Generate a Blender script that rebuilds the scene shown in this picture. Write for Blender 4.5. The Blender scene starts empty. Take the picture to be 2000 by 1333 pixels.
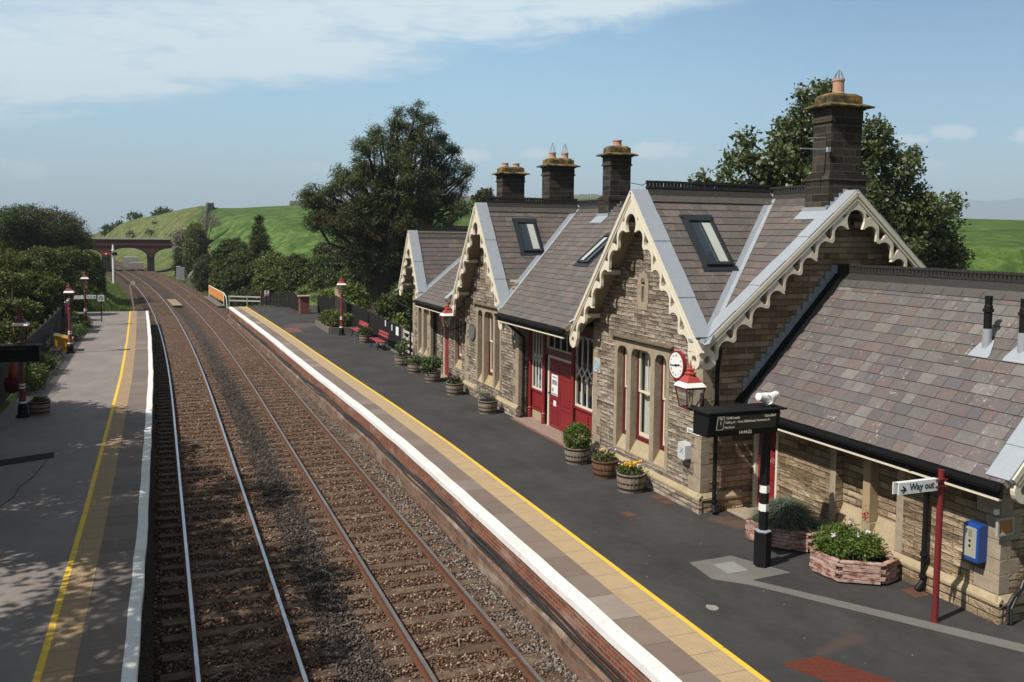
import bpy, bmesh, math, random
import numpy as np
from mathutils import Vector, Matrix
from mathutils.geometry import tessellate_polygon
random.seed(7)
RNG = np.random.default_rng(11)
S = bpy.context.scene
COL = S.collection
rad = math.radians

# ------------------------------------------------------------------ camera calibration
F, PX, PY, HC = 1781.17, 1000.0, 590.1, 5.83          # pixels of the 2000 px wide photograph
YAW, PITCH, ROLL = rad(21.271), rad(4.2519), rad(0.6089)
def cam_rows():
    cy, sy, cp, sp, c, s = math.cos(YAW), math.sin(YAW), math.cos(PITCH), math.sin(PITCH), math.cos(ROLL), math.sin(ROLL)
    r1 = np.array([[cy, -sy, 0], [sy, cy, 0], [0, 0, 1]])
    m = np.array([[1, 0, 0.], [0, -sp, -cp], [0, cp, -sp]]) @ r1
    return np.array([[c, -s, 0], [s, c, 0], [0, 0, 1]]) @ m
CAM = cam_rows()
def at(u, v, y):
    """world point at distance y along the line of the track that the photograph shows at u, v"""
    d = CAM.T @ np.array([u - PX, v - PY, F])
    d = d * (y / d[1])
    return float(d[0]), float(y), float(d[2] + HC)

# ------------------------------------------------------------------ objects
def tag(o, label=None, cat=None, group=None, kind=None):
    if label: o['label'] = label
    if cat: o['category'] = cat
    if group: o['group'] = group
    if kind: o['kind'] = kind
    return o
def empty(name, loc=(0, 0, 0), label=None, cat=None, group=None, kind=None, rz=0.0):
    o = bpy.data.objects.new(name, None)
    COL.objects.link(o)
    o.location = loc
    o.rotation_euler = (0, 0, rz)
    o.empty_display_size = 0.2
    return tag(o, label, cat, group, kind)
def link(name, me, m, parent=None):
    o = bpy.data.objects.new(name, me)
    if m is not None: me.materials.append(m)
    COL.objects.link(o)
    if parent is not None: o.parent = parent
    return o
def copy_tree(o, parent=None):
    c = o.copy(); COL.objects.link(c)
    if parent is not None: c.parent = parent
    for ch in list(o.children): copy_tree(ch, c)
    return c

class MB:
    """collects faces and links them as one mesh object; UVs are metres, box-projected"""
    def __init__(s): s.v = []; s.f = []; s.uv = {}
    def add(s, vs, fs):
        b = len(s.v); s.v += [tuple(map(float, p)) for p in vs]; s.f += [tuple(i + b for i in f) for f in fs]; return s
    def poly(s, pts, uv=None):
        b = len(s.v); s.v += [tuple(map(float, p)) for p in pts]; s.f.append(tuple(range(b, b + len(pts))))
        if uv: s.uv[len(s.f) - 1] = uv
        return s
    def box(s, x0, x1, y0, y1, z0, z1):
        return s.add([(x0,y0,z0),(x1,y0,z0),(x1,y1,z0),(x0,y1,z0),(x0,y0,z1),(x1,y0,z1),(x1,y1,z1),(x0,y1,z1)],
                     [(0,3,2,1),(4,5,6,7),(0,1,5,4),(1,2,6,5),(2,3,7,6),(3,0,4,7)])
    def cbox(s, c, sx, sy, sz, rz=0, rx=0, ry=0):
        m = Matrix.Rotation(rz, 3, 'Z') @ Matrix.Rotation(ry, 3, 'Y') @ Matrix.Rotation(rx, 3, 'X')
        P = [Vector(c) + m @ Vector((a*sx/2, b*sy/2, d*sz/2)) for d in (-1,1) for a, b in ((-1,-1),(1,-1),(1,1),(-1,1))]
        return s.add(P, [(0,3,2,1),(4,5,6,7),(0,1,5,4),(1,2,6,5),(2,3,7,6),(3,0,4,7)])
    def bar(s, a, b, w, h=None, up=(0,0,1)):
        a = Vector(a); b = Vector(b); h = h or w; d = (b - a).normalized(); u = Vector(up)
        if abs(d.dot(u)) > .98: u = Vector((1,0,0))
        r = d.cross(u).normalized(); u = r.cross(d)
        P = [p + r*(i*w/2) + u*(j*h/2) for p in (a, b) for i, j in ((-1,-1),(1,-1),(1,1),(-1,1))]
        return s.add(P, [(0,1,2,3),(7,6,5,4),(0,4,5,1),(1,5,6,2),(2,6,7,3),(3,7,4,0)])
    def tube(s, pts, r, n=8, cap=True):
        pts = [Vector(p) for p in pts]; rs = r if isinstance(r, (list, tuple)) else [r]*len(pts)
        b = len(s.v); ref = None
        for i, p in enumerate(pts):
            d = (pts[min(i+1, len(pts)-1)] - pts[max(i-1, 0)]).normalized()
            if ref is None:
                ref = d.orthogonal().normalized()
            ref = (ref - d*ref.dot(d)).normalized(); q = d.cross(ref)
            for k in range(n):
                a = 2*math.pi*k/n
                s.v.append(tuple(p + (ref*math.cos(a) + q*math.sin(a))*rs[i]))
        for i in range(len(pts)-1):
            for k in range(n):
                k2 = (k+1) % n
                s.f.append((b+i*n+k, b+i*n+k2, b+(i+1)*n+k2, b+(i+1)*n+k))
        if cap:
            s.f.append(tuple(b+k for k in reversed(range(n)))); e = b+(len(pts)-1)*n; s.f.append(tuple(e+k for k in range(n)))
        return s
    def lathe(s, prof, c=(0,0,0), n=16, sq=0.0, rot=0.0):
        """profile of (radius, z) turned about the vertical through c; n = 4 gives square work"""
        b = len(s.v)
        for r, z in prof:
            for k in range(n):
                a = 2*math.pi*k/n + rot
                s.v.append((c[0]+r*math.cos(a), c[1]+r*math.sin(a), c[2]+z))
        for i in range(len(prof)-1):
            for k in range(n):
                k2 = (k+1) % n
                s.f.append((b+i*n+k, b+i*n+k2, b+(i+1)*n+k2, b+(i+1)*n+k))
        s.f.append(tuple(b+k for k in reversed(range(n)))); e = b+(len(prof)-1)*n; s.f.append(tuple(e+k for k in range(n)))
        return s
    def panel(s, ax, a0, a1, outline, holes=()):
        """plate between a0 and a1 along axis ax ('x','y','z') with a 2-D outline and holes in the two other axes"""
        def P(p, a): return {'x': (a, p[0], p[1]), 'y': (p[0], a, p[1]), 'z': (p[0], p[1], a)}[ax]
        loops = [list(outline)] + [list(h) for h in holes]
        tris = tessellate_polygon([[Vector((p[0], p[1], 0)) for p in L] for L in loops])
        flat = [p for L in loops for p in L]
        s.add([P(p, a0) for p in flat], [tuple(t) for t in tris])
        s.add([P(p, a1) for p in flat], [tuple(reversed(t)) for t in tris])
        for L in loops:
            n = len(L)
            for i in range(n):
                p, q = L[i], L[(i+1) % n]
                s.poly([P(p, a0), P(q, a0), P(q, a1), P(p, a1)])
        return s
    def build(s, name, m, parent=None, smooth=False, bevel=0, uvscale=1.0, recalc=True):
        me = bpy.data.meshes.new(name)
        me.from_pydata(s.v, [], s.f); me.update()
        if recalc:
            bm = bmesh.new(); bm.from_mesh(me)
            bmesh.ops.recalc_face_normals(bm, faces=bm.faces); bm.to_mesh(me); bm.free()
        me.uv_layers.new(name='UVMap')
        uvs = np.zeros(len(me.loops)*2)
        co = np.empty(len(me.vertices)*3); me.vertices.foreach_get('co', co); co = co.reshape(-1, 3)
        for p in me.polygons:
            nx, ny, nz = map(abs, p.normal)
            li = list(p.loop_indices); vi = list(p.vertices)
            if p.index in s.uv and not recalc:
                for l, q in zip(li, s.uv[p.index]): uvs[2*l], uvs[2*l+1] = q
                continue
            for l, v in zip(li, vi):
                c = co[v]
                if nx >= ny and nx >= nz: uvs[2*l], uvs[2*l+1] = c[1], c[2]
                elif ny >= nz: uvs[2*l], uvs[2*l+1] = c[0]+.37, c[2]
                else: uvs[2*l], uvs[2*l+1] = c[0], c[1]
        me.uv_layers[0].data.foreach_set('uv', uvs*uvscale)
        if smooth: me.shade_smooth()
        o = link(name, me, m, parent)
        if bevel:
            b = o.modifiers.new('bevel', 'BEVEL'); b.width = bevel; b.segments = 2; b.limit_method = 'ANGLE'; b.angle_limit = rad(40)
        return o

def np_mesh(name, V, idx, per, m, parent=None):
    """mesh from numpy vertices and a flat index array of faces with `per` corners each"""
    V = np.asarray(V, dtype=np.float32); idx = np.asarray(idx, dtype=np.int32).ravel()
    me = bpy.data.meshes.new(name)
    me.vertices.add(len(V)); me.vertices.foreach_set('co', V.ravel())
    nf = len(idx)//per
    me.loops.add(len(idx)); me.loops.foreach_set('vertex_index', idx)
    me.polygons.add(nf); me.polygons.foreach_set('loop_start', np.arange(nf, dtype=np.int32)*per)
    me.update(calc_edges=True); me.validate()
    return link(name, me, m, parent)

def arch(x0, x1, z0, z1, r, n=5):
    """opening with shouldered round corners at the top"""
    pts = [(x0, z0), (x1, z0)]
    for k in range(n+1):
        a = math.pi/2*k/n; pts.append((x1-r+r*math.cos(a), z1-r+r*math.sin(a)))
    for k in range(n+1):
        a = math.pi/2*(1+k/n); pts.append((x0+r+r*math.cos(a), z1-r+r*math.sin(a)))
    return pts
def rect(x0, x1, z0, z1): return [(x0,z0),(x1,z0),(x1,z1),(x0,z1)]
def circ(cx, cz, r, n=20, ry=None): return [(cx+r*math.cos(2*math.pi*k/n), cz+(ry or r)*math.sin(2*math.pi*k/n)) for k in range(n)]
def lerp_pts(tab, y):
    if y <= tab[0][0]: return tab[0][1]
    for (a, p), (b, q) in zip(tab, tab[1:]):
        if y <= b: return p + (q-p)*(y-a)/(b-a)
    return tab[-1][1]

# ------------------------------------------------------------------ materials
class NT:
    def __init__(s, name):
        s.m = bpy.data.materials.new(name); s.m.use_nodes = True
        s.t = s.m.node_tree; s.n = s.t.nodes; s.b = s.n['Principled BSDF']; s.out = s.n['Material Output']
    def N(s, typ, **kw):
        x = s.n.new(typ)
        for k, v in kw.items():
            if k.startswith('i_'): 
                key = k[2:]
                x.inputs[int(key) if key.isdigit() else key.replace('_', ' ')].default_value = v
            else: setattr(x, k, v)
        return x
    def L(s, a, b): s.t.links.new(a, b); return s
    def uv(s): return s.N('ShaderNodeTexCoord').outputs['UV']
    def obj(s): return s.N('ShaderNodeTexCoord').outputs['Object']
    def pos(s): return s.N('ShaderNodeNewGeometry').outputs['Position']
    def rnd(s): return s.N('ShaderNodeNewGeometry').outputs['Random Per Island']
    def noise(s, vec, scale, detail=4, rough=.6, out='Fac', dist=0.0):
        x = s.N('ShaderNodeTexNoise', i_Scale=scale, i_Detail=detail, i_Roughness=rough, i_Distortion=dist)
        if vec is not None: s.L(vec, x.inputs['Vector'])
        return x.outputs[out]
    def vor(s, vec, scale, feature='F1', out='Distance', rnd=1.0):
        x = s.N('ShaderNodeTexVoronoi', feature=feature, i_Scale=scale, i_Randomness=rnd); s.L(vec, x.inputs['Vector']); return x.outputs[out]
    def scale(s, vec, v, loc=(0,0,0), rot=(0,0,0)):
        x = s.N('ShaderNodeMapping'); x.inputs['Scale'].default_value = v; x.inputs['Location'].default_value = loc; x.inputs['Rotation'].default_value = rot
        s.L(vec, x.inputs['Vector']); return x.outputs[0]
    def ramp(s, fac, stops, interp='LINEAR'):
        x = s.N('ShaderNodeValToRGB'); x.color_ramp.interpolation = interp
        e = x.color_ramp.elements
        while len(e) < len(stops): e.new(.5)
        for el, (p, c) in zip(e, stops):
            el.position = p; el.color = (c, c, c, 1) if isinstance(c, (int, float)) else (*c, 1)
        s.L(fac, x.inputs[0]); return x.outputs[0]
    def mix(s, fac, a, b, mode='MIX'):
        x = s.N('ShaderNodeMix', data_type='RGBA', blend_type=mode)
        for sock, val in ((x.inputs[0], fac), (x.inputs[6], a), (x.inputs[7], b)):
            if isinstance(val, (int, float)): sock.default_value = val if sock.type == 'VALUE' else (val, val, val, 1)
            elif isinstance(val, tuple): sock.default_value = (*val, 1)
            else: s.L(val, sock)
        return x.outputs[2]
    def math(s, op, a, b=0.0, c=0.0, clamp=False):
        x = s.N('ShaderNodeMath', operation=op, use_clamp=clamp)
        for i, val in enumerate((a, b, c)):
            if isinstance(val, (int, float)): x.inputs[i].default_value = val
            else: s.L(val, x.inputs[i])
        return x.outputs[0]
    def bump(s, h, strength=.5, dist=.02, prev=None):
        x = s.N('ShaderNodeBump', i_Strength=strength, i_Distance=dist); s.L(h, x.inputs['Height'])
        if prev is not None: s.L(prev, x.inputs['Normal'])
        return x.outputs[0]
    def brick(s, vec, w, h, mortar=.008, c1=(0,0,0), c2=(1,1,1), mc=(.5,.5,.5), offset=.5, bias=0.0, smooth=.1, freq=2):
        x = s.N('ShaderNodeTexBrick', offset=offset, offset_frequency=freq)
        for k, v in dict(Scale=1.0, Mortar_Size=mortar, Brick_Width=w, Row_Height=h, Bias=bias, Mortar_Smooth=smooth).items(): x.inputs[k.replace('_', ' ')].default_value = v
        x.inputs['Color1'].default_value = (*c1, 1); x.inputs['Color2'].default_value = (*c2, 1); x.inputs['Mortar'].default_value = (*mc, 1)
        s.L(vec, x.inputs['Vector']); return x.outputs['Color'], x.outputs['Fac']
    def done(s, col=None, rough=.8, normal=None, spec=.3, metal=0.0):
        b = s.b
        if isinstance(col, tuple): b.inputs['Base Color'].default_value = (*col, 1)
        elif col is not None: s.L(col, b.inputs['Base Color'])
        if isinstance(rough, (int, float)): b.inputs['Roughness'].default_value = rough
        else: s.L(rough, b.inputs['Roughness'])
        b.inputs['Specular IOR Level'].default_value = spec; b.inputs['Metallic'].default_value = metal
        if normal is not None: s.L(normal, b.inputs['Normal'])
        return s.m

def paint(name, c, rough=.45, wear=.12, spec=.4, dirt=(.08,.07,.055)):
    t = NT(name); p = t.obj()
    n = t.noise(p, 3.5, 6, .65); n2 = t.noise(p, 40, 3)
    col = t.mix(t.ramp(n, [(.45, 0.0), (.8, wear)]), tuple(c), dirt)
    col = t.mix(t.ramp(n2, [(.3, .12), (.7, 0.0)]), col, tuple(x*.7 for x in c))
    return t.done(col, t.ramp(n, [(.3, rough), (.8, min(1, rough+.3))]), t.bump(n2, .08, .004), spec)

M = {}
def stone_wall(name, a, b, c, w=.36, h=.118, bumpd=.035, lichen=(.42,.41,.36)):
    t = NT(name); uv = t.uv()
    wob = t.noise(uv, 2.2, 2); 
    sh = t.N('ShaderNodeVectorMath', operation='MULTIPLY_ADD'); sh.inputs[1].default_value = (.05, .03, 0); t.L(t.noise(uv, 1.7, 2, .5, 'Color'), sh.inputs[0]); t.L(uv, sh.inputs[2])
    col, fac = t.brick(sh.outputs[0], w, h, .007, offset=.43, smooth=.35)
    col2, f2 = t.brick(sh.outputs[0], w*1.31, h, .007, offset=.6, smooth=.3)
    n = t.noise(uv, 9, 6, .7); big = t.noise(uv, .9, 3)
    v = t.math('ADD', t.math('MULTIPLY', t.mix(.5, col, col2), .95), t.math('MULTIPLY', n, .35))
    base = t.ramp(v, [(.2, a), (.55, b), (.95, c)])
    base = t.mix(t.ramp(big, [(.35, 0.0), (.75, .55)]), base, tuple(x*.55 for x in a))
    base = t.mix(t.math('MULTIPLY', fac, .7), base, (.085,.066,.047))
    spots = t.ramp(t.vor(uv, 6.5), [(.10, .85), (.17, 0.0)])
    gate = t.ramp(t.noise(uv, 1.3, 2), [(.58, 0.0), (.68, 1.0)])
    base = t.mix(t.math('MULTIPLY', spots, gate), base, lichen)
    face = t.noise(t.scale(uv, (5, 11, 1)), 1.0, 5, .62)
    sp_ = t.N('ShaderNodeSeparateXYZ'); t.L(sh.outputs[0], sp_.inputs[0]); fv = t.math('FRACT', t.math('DIVIDE', sp_.outputs[1], h))
    bulge = t.ramp(fv, [(.0, .0), (.13, .9), (.45, 1.0), (.85, .55), (1.0, .15)])
    base = t.mix(t.math('MULTIPLY', t.ramp(fv, [(.02, 1.0), (.14, 0.0)]), t.ramp(n, [(.44, .0), (.62, .7)])), base, (.07,.052,.035))
    hgt = t.math('SUBTRACT', t.math('ADD', t.math('ADD', t.math('MULTIPLY', face, 1.2), t.math('MULTIPLY', bulge, .28)), t.math('MULTIPLY', col, .4)), t.math('MULTIPLY', fac, .8))
    return t.done(base, .92, t.bump(hgt, 1.0, bumpd), .2)
M['stone'] = stone_wall('sandstone_rubble', (.120,.092,.070), (.315,.253,.196), (.50,.425,.345), bumpd=.085, h=.100, w=.33)
M['stone_end'] = stone_wall('sandstone_rubble_brown', (.125,.088,.054), (.335,.245,.155), (.52,.405,.275), .40, .125, .085)
def dressed(name, a, b, stain=(.30,.235,.11)):
    t = NT(name); uv = t.uv(); n = t.noise(uv, 5, 6, .7); g = t.noise(uv, 60, 2); l = t.noise(uv, 1.6, 3)
    c = t.ramp(n, [(.25, a), (.75, b)])
    c = t.mix(t.ramp(l, [(.5, 0.0), (.75, .55)]), c, stain)
    c = t.mix(t.ramp(g, [(.35, .25), (.6, 0.0)]), c, (.1,.08,.055))
    return t.done(c, .9, t.bump(t.math('ADD', n, t.math('MULTIPLY', g, .3)), .5, .012), .2)
M['dressed'] = dressed('dressed_sandstone', (.25,.20,.145), (.42,.35,.262), (.23,.18,.12))
M['drip'] = dressed('sooty_sandstone', (.085,.066,.048), (.17,.135,.10), (.07,.055,.04))
M['sill'] = dressed('lichened_sandstone', (.30,.235,.145), (.45,.375,.25))
def slate(name, cols, row, spots=.5):
    t = NT(name); r = t.rnd(); p = t.pos(); n = t.noise(p, 7, 6, .7); f = t.noise(t.scale(p, (3, 3, 30)), 1.0, 4); big = t.noise(p, .55, 3)
    c = t.ramp(r, [(i/(len(cols)-1), k) for i, k in enumerate(cols)])
    c = t.mix(t.ramp(n, [(.4, 0.0), (.75, .5)]), c, (.075,.065,.06))
    c = t.mix(t.ramp(big, [(.4, 0.0), (.7, .45)]), c, (.10,.095,.075))
    li = t.math('MULTIPLY', t.ramp(t.noise(p, 13, 6, .7), [(.57, 0.0), (.66, 1.0)]), t.ramp(t.noise(p, 1.9, 3), [(.47, 0.0), (.64, spots+.1)]))
    c = t.mix(li, c, (.40,.36,.32))
    return t.done(c, t.ramp(n, [(.3, .5), (.8, .78)]), t.bump(t.math('ADD', n, f), .35, .008), .4)
M['slate'] = slate('roof_slate', [(.125,.095,.090),(.088,.080,.082),(.150,.112,.100),(.105,.092,.085),(.165,.135,.120),(.095,.090,.094),(.135,.098,.092)], .2, .45)
M['slate_low'] = slate('roof_slate_purple', [(.125,.092,.090),(.090,.085,.092),(.150,.112,.104),(.108,.094,.098),(.150,.138,.132),(.106,.095,.108),(.140,.098,.094),(.104,.098,.096),(.195,.178,.166),(.118,.094,.090)], .2, .85)
def simple(name, c, rough=.6, spec=.4, metal=0, nscale=12, amt=.35, b=.15, dark=None):
    t = NT(name); p = t.obj(); n = t.noise(p, nscale, 5, .65)
    dk = dark or tuple(x*.55 for x in c)
    col = t.mix(t.ramp(n, [(.35, 0.0), (.8, amt)]), tuple(c), dk)
    return t.done(col, rough, t.bump(n, b, .006), spec, metal)
M['lead'] = simple('lead_sheet', (.37,.40,.435), .42, .5, .25, 6, .4, .12, (.26,.29,.33))
M['lead_blue'] = simple('weathered_lead', (.31,.355,.41), .6, .3, 0, 9, .7, .2, (.07,.085,.11))
M['ridge'] = simple('black_ridge_tile', (.022,.021,.020), .75, .3, 0, 14, .6, .3, (.05,.048,.042))
M['ridge_slate'] = simple('ridge_slate', (.085,.078,.070), .8, .3, 0, 9, .6, .3, (.045,.04,.036))
M['cream'] = paint('cream_paint', (.66,.60,.485), .5, .22, .35, (.33,.25,.16))
M['soffit'] = paint('buff_boarding', (.36,.29,.20), .7, .3, .2, (.16,.12,.08))
M['white'] = paint('white_paint', (.80,.80,.77), .4, .12)
M['post_red'] = paint('sign_post_red', (.15,.014,.016), .4, .2, .45, (.05,.012,.012))
M['red'] = paint('crimson_paint', (.225,.017,.020), .36, .18, .5, (.07,.012,.012))
M['red_lamp'] = paint('lamp_red_paint', (.36,.045,.036), .4, .15, .5, (.12,.03,.025))
M['maroon'] = paint('maroon_paint', (.10,.010,.012), .4, .15, .5, (.03,.01,.01))
M['black'] = paint('black_paint', (.007,.007,.008), .45, .1, .22, (.02,.02,.02))
M['black_matt'] = simple('black_metal', (.009,.009,.0095), .7, .15, 0, 14, .3, .1)
yt = NT('worn_yellow_line'); yp = yt.pos(); ya = yt.noise(yp, 9, 6, .75); yb = yt.noise(yp, 1.2, 4, .6)
yc = yt.mix(yt.ramp(yb, [(.4, 0.0), (.7, .45)]), (.70,.46,.045), (.50,.35,.09)); yc = yt.mix(yt.ramp(ya, [(.58, 0.0), (.68, .9)]), yc, (.14,.12,.095)); M['yellow_paint'] = yt.done(yc, .75, yt.bump(ya, .2, .004), .2)
M['fence'] = simple('black_creosoted_timber', (.013,.012,.0115), .85, .2, 0, 20, .5, .4, (.034,.031,.029))
def glass(name='window_glass', tint=(.9,.93,.93), base=.10):
    t = NT(name); g = t.N('ShaderNodeBsdfGlossy', i_Roughness=.03); tr = t.N('ShaderNodeBsdfTransparent'); tr.inputs[0].default_value = (*tint, 1)
    fr = t.N('ShaderNodeLayerWeight'); mx = t.N('ShaderNodeMixShader'); fz = t.math('POWER', fr.outputs['Facing'], 4.0)
    t.L(t.math('ADD', t.math('MULTIPLY', fz, .75), base*.4, clamp=True), mx.inputs[0]); t.L(tr.outputs[0], mx.inputs[1]); t.L(g.outputs[0], mx.inputs[2]); t.L(mx.outputs[0], t.out.inputs[0]); return t.m
M['glass'] = glass()
M['lamp_glass'] = glass('lantern_glass', (.82,.84,.80), .3)
M['sky_glass'] = simple('skylight_glazing', (.030,.042,.052), .04, .9, 0, 2, .2, .0)
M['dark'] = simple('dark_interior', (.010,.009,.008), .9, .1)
M['curtain'] = simple('net_curtain', (.78,.74,.64), .9, .1, 0, 4, .3, .3)
M['terracotta'] = simple('terracotta_pot', (.45,.27,.19), .8, .2, 0, 8, .4, .2, (.30,.17,.12))
M['paper'] = simple('paper', (.72,.73,.74), .7, .2, 0, 5, .1, 0)
M['ink'] = simple('black_ink', (.02,.02,.022), .6, .2, 0, 5, .1, 0)
def chim_stone():
    t = NT('sooty_ashlar'); uv = t.uv(); col, fac = t.brick(uv, .62, .165, .008, smooth=.2)
    n = t.noise(uv, 6, 6, .7); c = t.ramp(t.math('ADD', t.math('MULTIPLY', col, .5), t.math('MULTIPLY', n, .6)), [(.25, (.018,.015,.013)), (.7, (.052,.043,.034)), (1.0, (.10,.085,.065))])
    c = t.mix(t.math('MULTIPLY', fac, .6), c, (.13,.12,.105))
    return t.done(c, .9, t.bump(t.math('SUBTRACT', n, fac), .6, .015), .2)
M['chimney'] = chim_stone()
def chim_cap():
    t = NT('lichened_coping'); p = t.pos(); n = t.noise(p, 4.5, 5, .7); c = t.ramp(n, [(.36, (.035,.029,.022)), (.5, (.10,.08,.045)), (.62, (.27,.165,.035)), (.8, (.19,.16,.11))])
    return t.done(c, .95, t.bump(n, .6, .02), .15)
M['chim_cap'] = chim_cap()
def asphalt(name, a, b, tint=None):
    t = NT(name); p = t.pos(); g = t.noise(p, 160, 3, .8); n = t.noise(t.scale(p, (1, .55, 1)), .75, 6, .68); m = t.noise(p, 6, 5, .7)
    c = t.ramp(t.math('ADD', t.math('MULTIPLY', n, 1.05), t.math('SUBTRACT', t.math('MULTIPLY', m, .35), .15)), [(.3, a), (.75, b)])
    c = t.mix(t.ramp(g, [(.35, .45), (.62, 0.0)]), c, tuple(x*.45 for x in a))
    c = t.mix(t.ramp(t.vor(p, 3.3), [(.028, 1.0), (.042, 0.0)]), c, (.34,.33,.31))
    c = t.mix(t.math('MULTIPLY', t.ramp(t.vor(t.scale(p, (1, 1, 1), (3.7, 1.3, 0)), 1.1), [(.012, 1.0), (.03, 0.0)]), .8), c, (.30,.29,.27))
    for x0, y0, x1, y1, r, k in tint or ():
        A = t.N('ShaderNodeVectorMath', operation='SUBTRACT'); t.L(p, A.inputs[0]); A.inputs[1].default_value = (x0, y0, 0); d = Vector((x1-x0, y1-y0, 0))
        D = t.N('ShaderNodeVectorMath', operation='DOT_PRODUCT'); t.L(A.outputs[0], D.inputs[0]); D.inputs[1].default_value = d/d.length_squared; h = t.math('MINIMUM', t.math('MAXIMUM', D.outputs['Value'], 0.0), 1.0)
        Sx = t.N('ShaderNodeVectorMath', operation='SCALE'); Sx.inputs[0].default_value = d; t.L(h, Sx.inputs['Scale']); B = t.N('ShaderNodeVectorMath', operation='DISTANCE'); t.L(A.outputs[0], B.inputs[0]); t.L(Sx.outputs[0], B.inputs[1])
        q = t.math('SUBTRACT', B.outputs['Value'], t.math('MULTIPLY', t.math('SUBTRACT', m, .5), r*1.6)); q = t.math('SUBTRACT', q, t.math('MULTIPLY', h, r*.6))
        c = t.mix(t.math('MULTIPLY', t.ramp(t.math('DIVIDE', q, r*2), [(.15, 1.0), (.75, 0.0)]), .75), c, k)
    return t.done(c, .88, t.bump(t.math('ADD', g, t.math('MULTIPLY', m, .4)), .5, .008), .25)
M['asphalt'] = asphalt('platform_tarmac', (.030,.029,.029), (.068,.065,.064), ((8.60,10.0,9.42,10.22,.09,(.075,.053,.043)),(10.7,15.6,10.95,15.2,.2,(.11,.07,.05)),(7.9,56.5,8.6,58,.7,(.11,.07,.06))))
M['asphalt_old'] = asphalt('worn_tarmac', (.185,.162,.150), (.275,.240,.220))
M['concrete'] = asphalt('concrete_patch', (.13,.125,.115), (.20,.19,.175))
def paving(name, cols, w, h, joint, jc):
    t = NT(name); uv = t.uv(); p = t.pos(); col, fac = t.brick(uv, w, h, joint, offset=0.0, smooth=.1)
    n = t.noise(p, 3.5, 6, .7); g = t.noise(p, 90, 2, .7)
    c = t.ramp(t.math('ADD', t.math('MULTIPLY', col, .8), t.math('MULTIPLY', n, .3)), [(i/(len(cols)-1), k) for i, k in enumerate(cols)])
    c = t.mix(t.ramp(g, [(.32, .4), (.6, 0.0)]), c, tuple(x*.4 for x in cols[0]))
    c = t.mix(t.math('MULTIPLY', fac, .8), c, jc)
    return t.done(c, .9, t.bump(t.math('SUBTRACT', t.math('ADD', n, t.math('MULTIPLY', g, .25)), t.math('MULTIPLY', fac, 1.2)), .5, .012), .2)
M['coping'] = paving('sandstone_coping', [(.130,.098,.082),(.235,.180,.148),(.185,.150,.132),(.36,.295,.255)], 9, .92, .012, (.12,.095,.08))
M['coping_old'] = paving('worn_coping', [(.125,.100,.088),(.195,.158,.138),(.160,.134,.122),(.25,.205,.18)], 9, .80, .012, (.24,.20,.175))
def tactile(name, c):
    t = NT(name); uv = t.uv(); p = t.pos(); col, fac = t.brick(uv, 9, .62, .010, offset=0.0)
    d = t.N('ShaderNodeTexVoronoi', feature='F1', i_Scale=15.0, i_Randomness=0.0); t.L(uv, d.inputs['Vector'])
    dots = t.ramp(d.outputs['Distance'], [(.22, 1.0), (.36, 0.0)])
    n = t.noise(p, 4, 5, .7)
    k = t.mix(t.ramp(n, [(.35, 0.0), (.8, .5)]), c, tuple(x*.6 for x in c)); k = t.mix(t.math('MULTIPLY', col, .18), k, tuple(min(1, x*1.25) for x in c)); k = t.mix(t.math('MULTIPLY', fac, .6), k, tuple(x*.4 for x in c))
    return t.done(k, .85, t.bump(t.math('SUBTRACT', dots, fac), .45, .006), .2)
M['tactile'] = tactile('buff_tactile_paving', (.40,.295,.175))
M['tactile_old'] = tactile('buff_tactile_paving_worn', (.32,.225,.135))
def brickwork(name, a, b, mc, w=.23, h=.078, white=.35):
    t = NT(name); uv = t.uv(); col, fac = t.brick(uv, w, h, .009, smooth=.15); n = t.noise(uv, 5, 6, .7); big = t.noise(t.scale(uv, (.6, 2.2, 1)), 1.1, 5, .7)
    c = t.ramp(t.math('ADD', t.math('MULTIPLY', col, .55), t.math('MULTIPLY', n, .5)), [(.2, a), (.85, b)])
    c = t.mix(t.math('MULTIPLY', fac, .75), c, mc)
    c = t.mix(t.ramp(big, [(.52, 0.0), (.7, white)]), c, (.38,.33,.29)); c = t.mix(t.ramp(t.noise(uv, 2.1, 5, .7), [(.5, 0.0), (.72, .7)]), c, (.06,.045,.035))
    return t.done(c, .92, t.bump(t.math('SUBTRACT', n, t.math('MULTIPLY', fac, 1.3)), .6, .012), .2)
M['brick'] = brickwork('red_brick', (.13,.040,.022), (.25,.085,.050), (.26,.21,.17), white=.55)
M['brick_old'] = brickwork('brown_stone_brick', (.11,.060,.040), (.20,.125,.085), (.2,.17,.14), .35, .14, .75)
M['brick_bridge'] = brickwork('bridge_brick', (.085,.026,.021), (.14,.046,.036), (.07,.04,.035), white=.05)
M['bridge_dark'] = simple('blue_engineering_brick', (.030,.024,.024), .8, .3, 0, 5, .5, .2)
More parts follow.
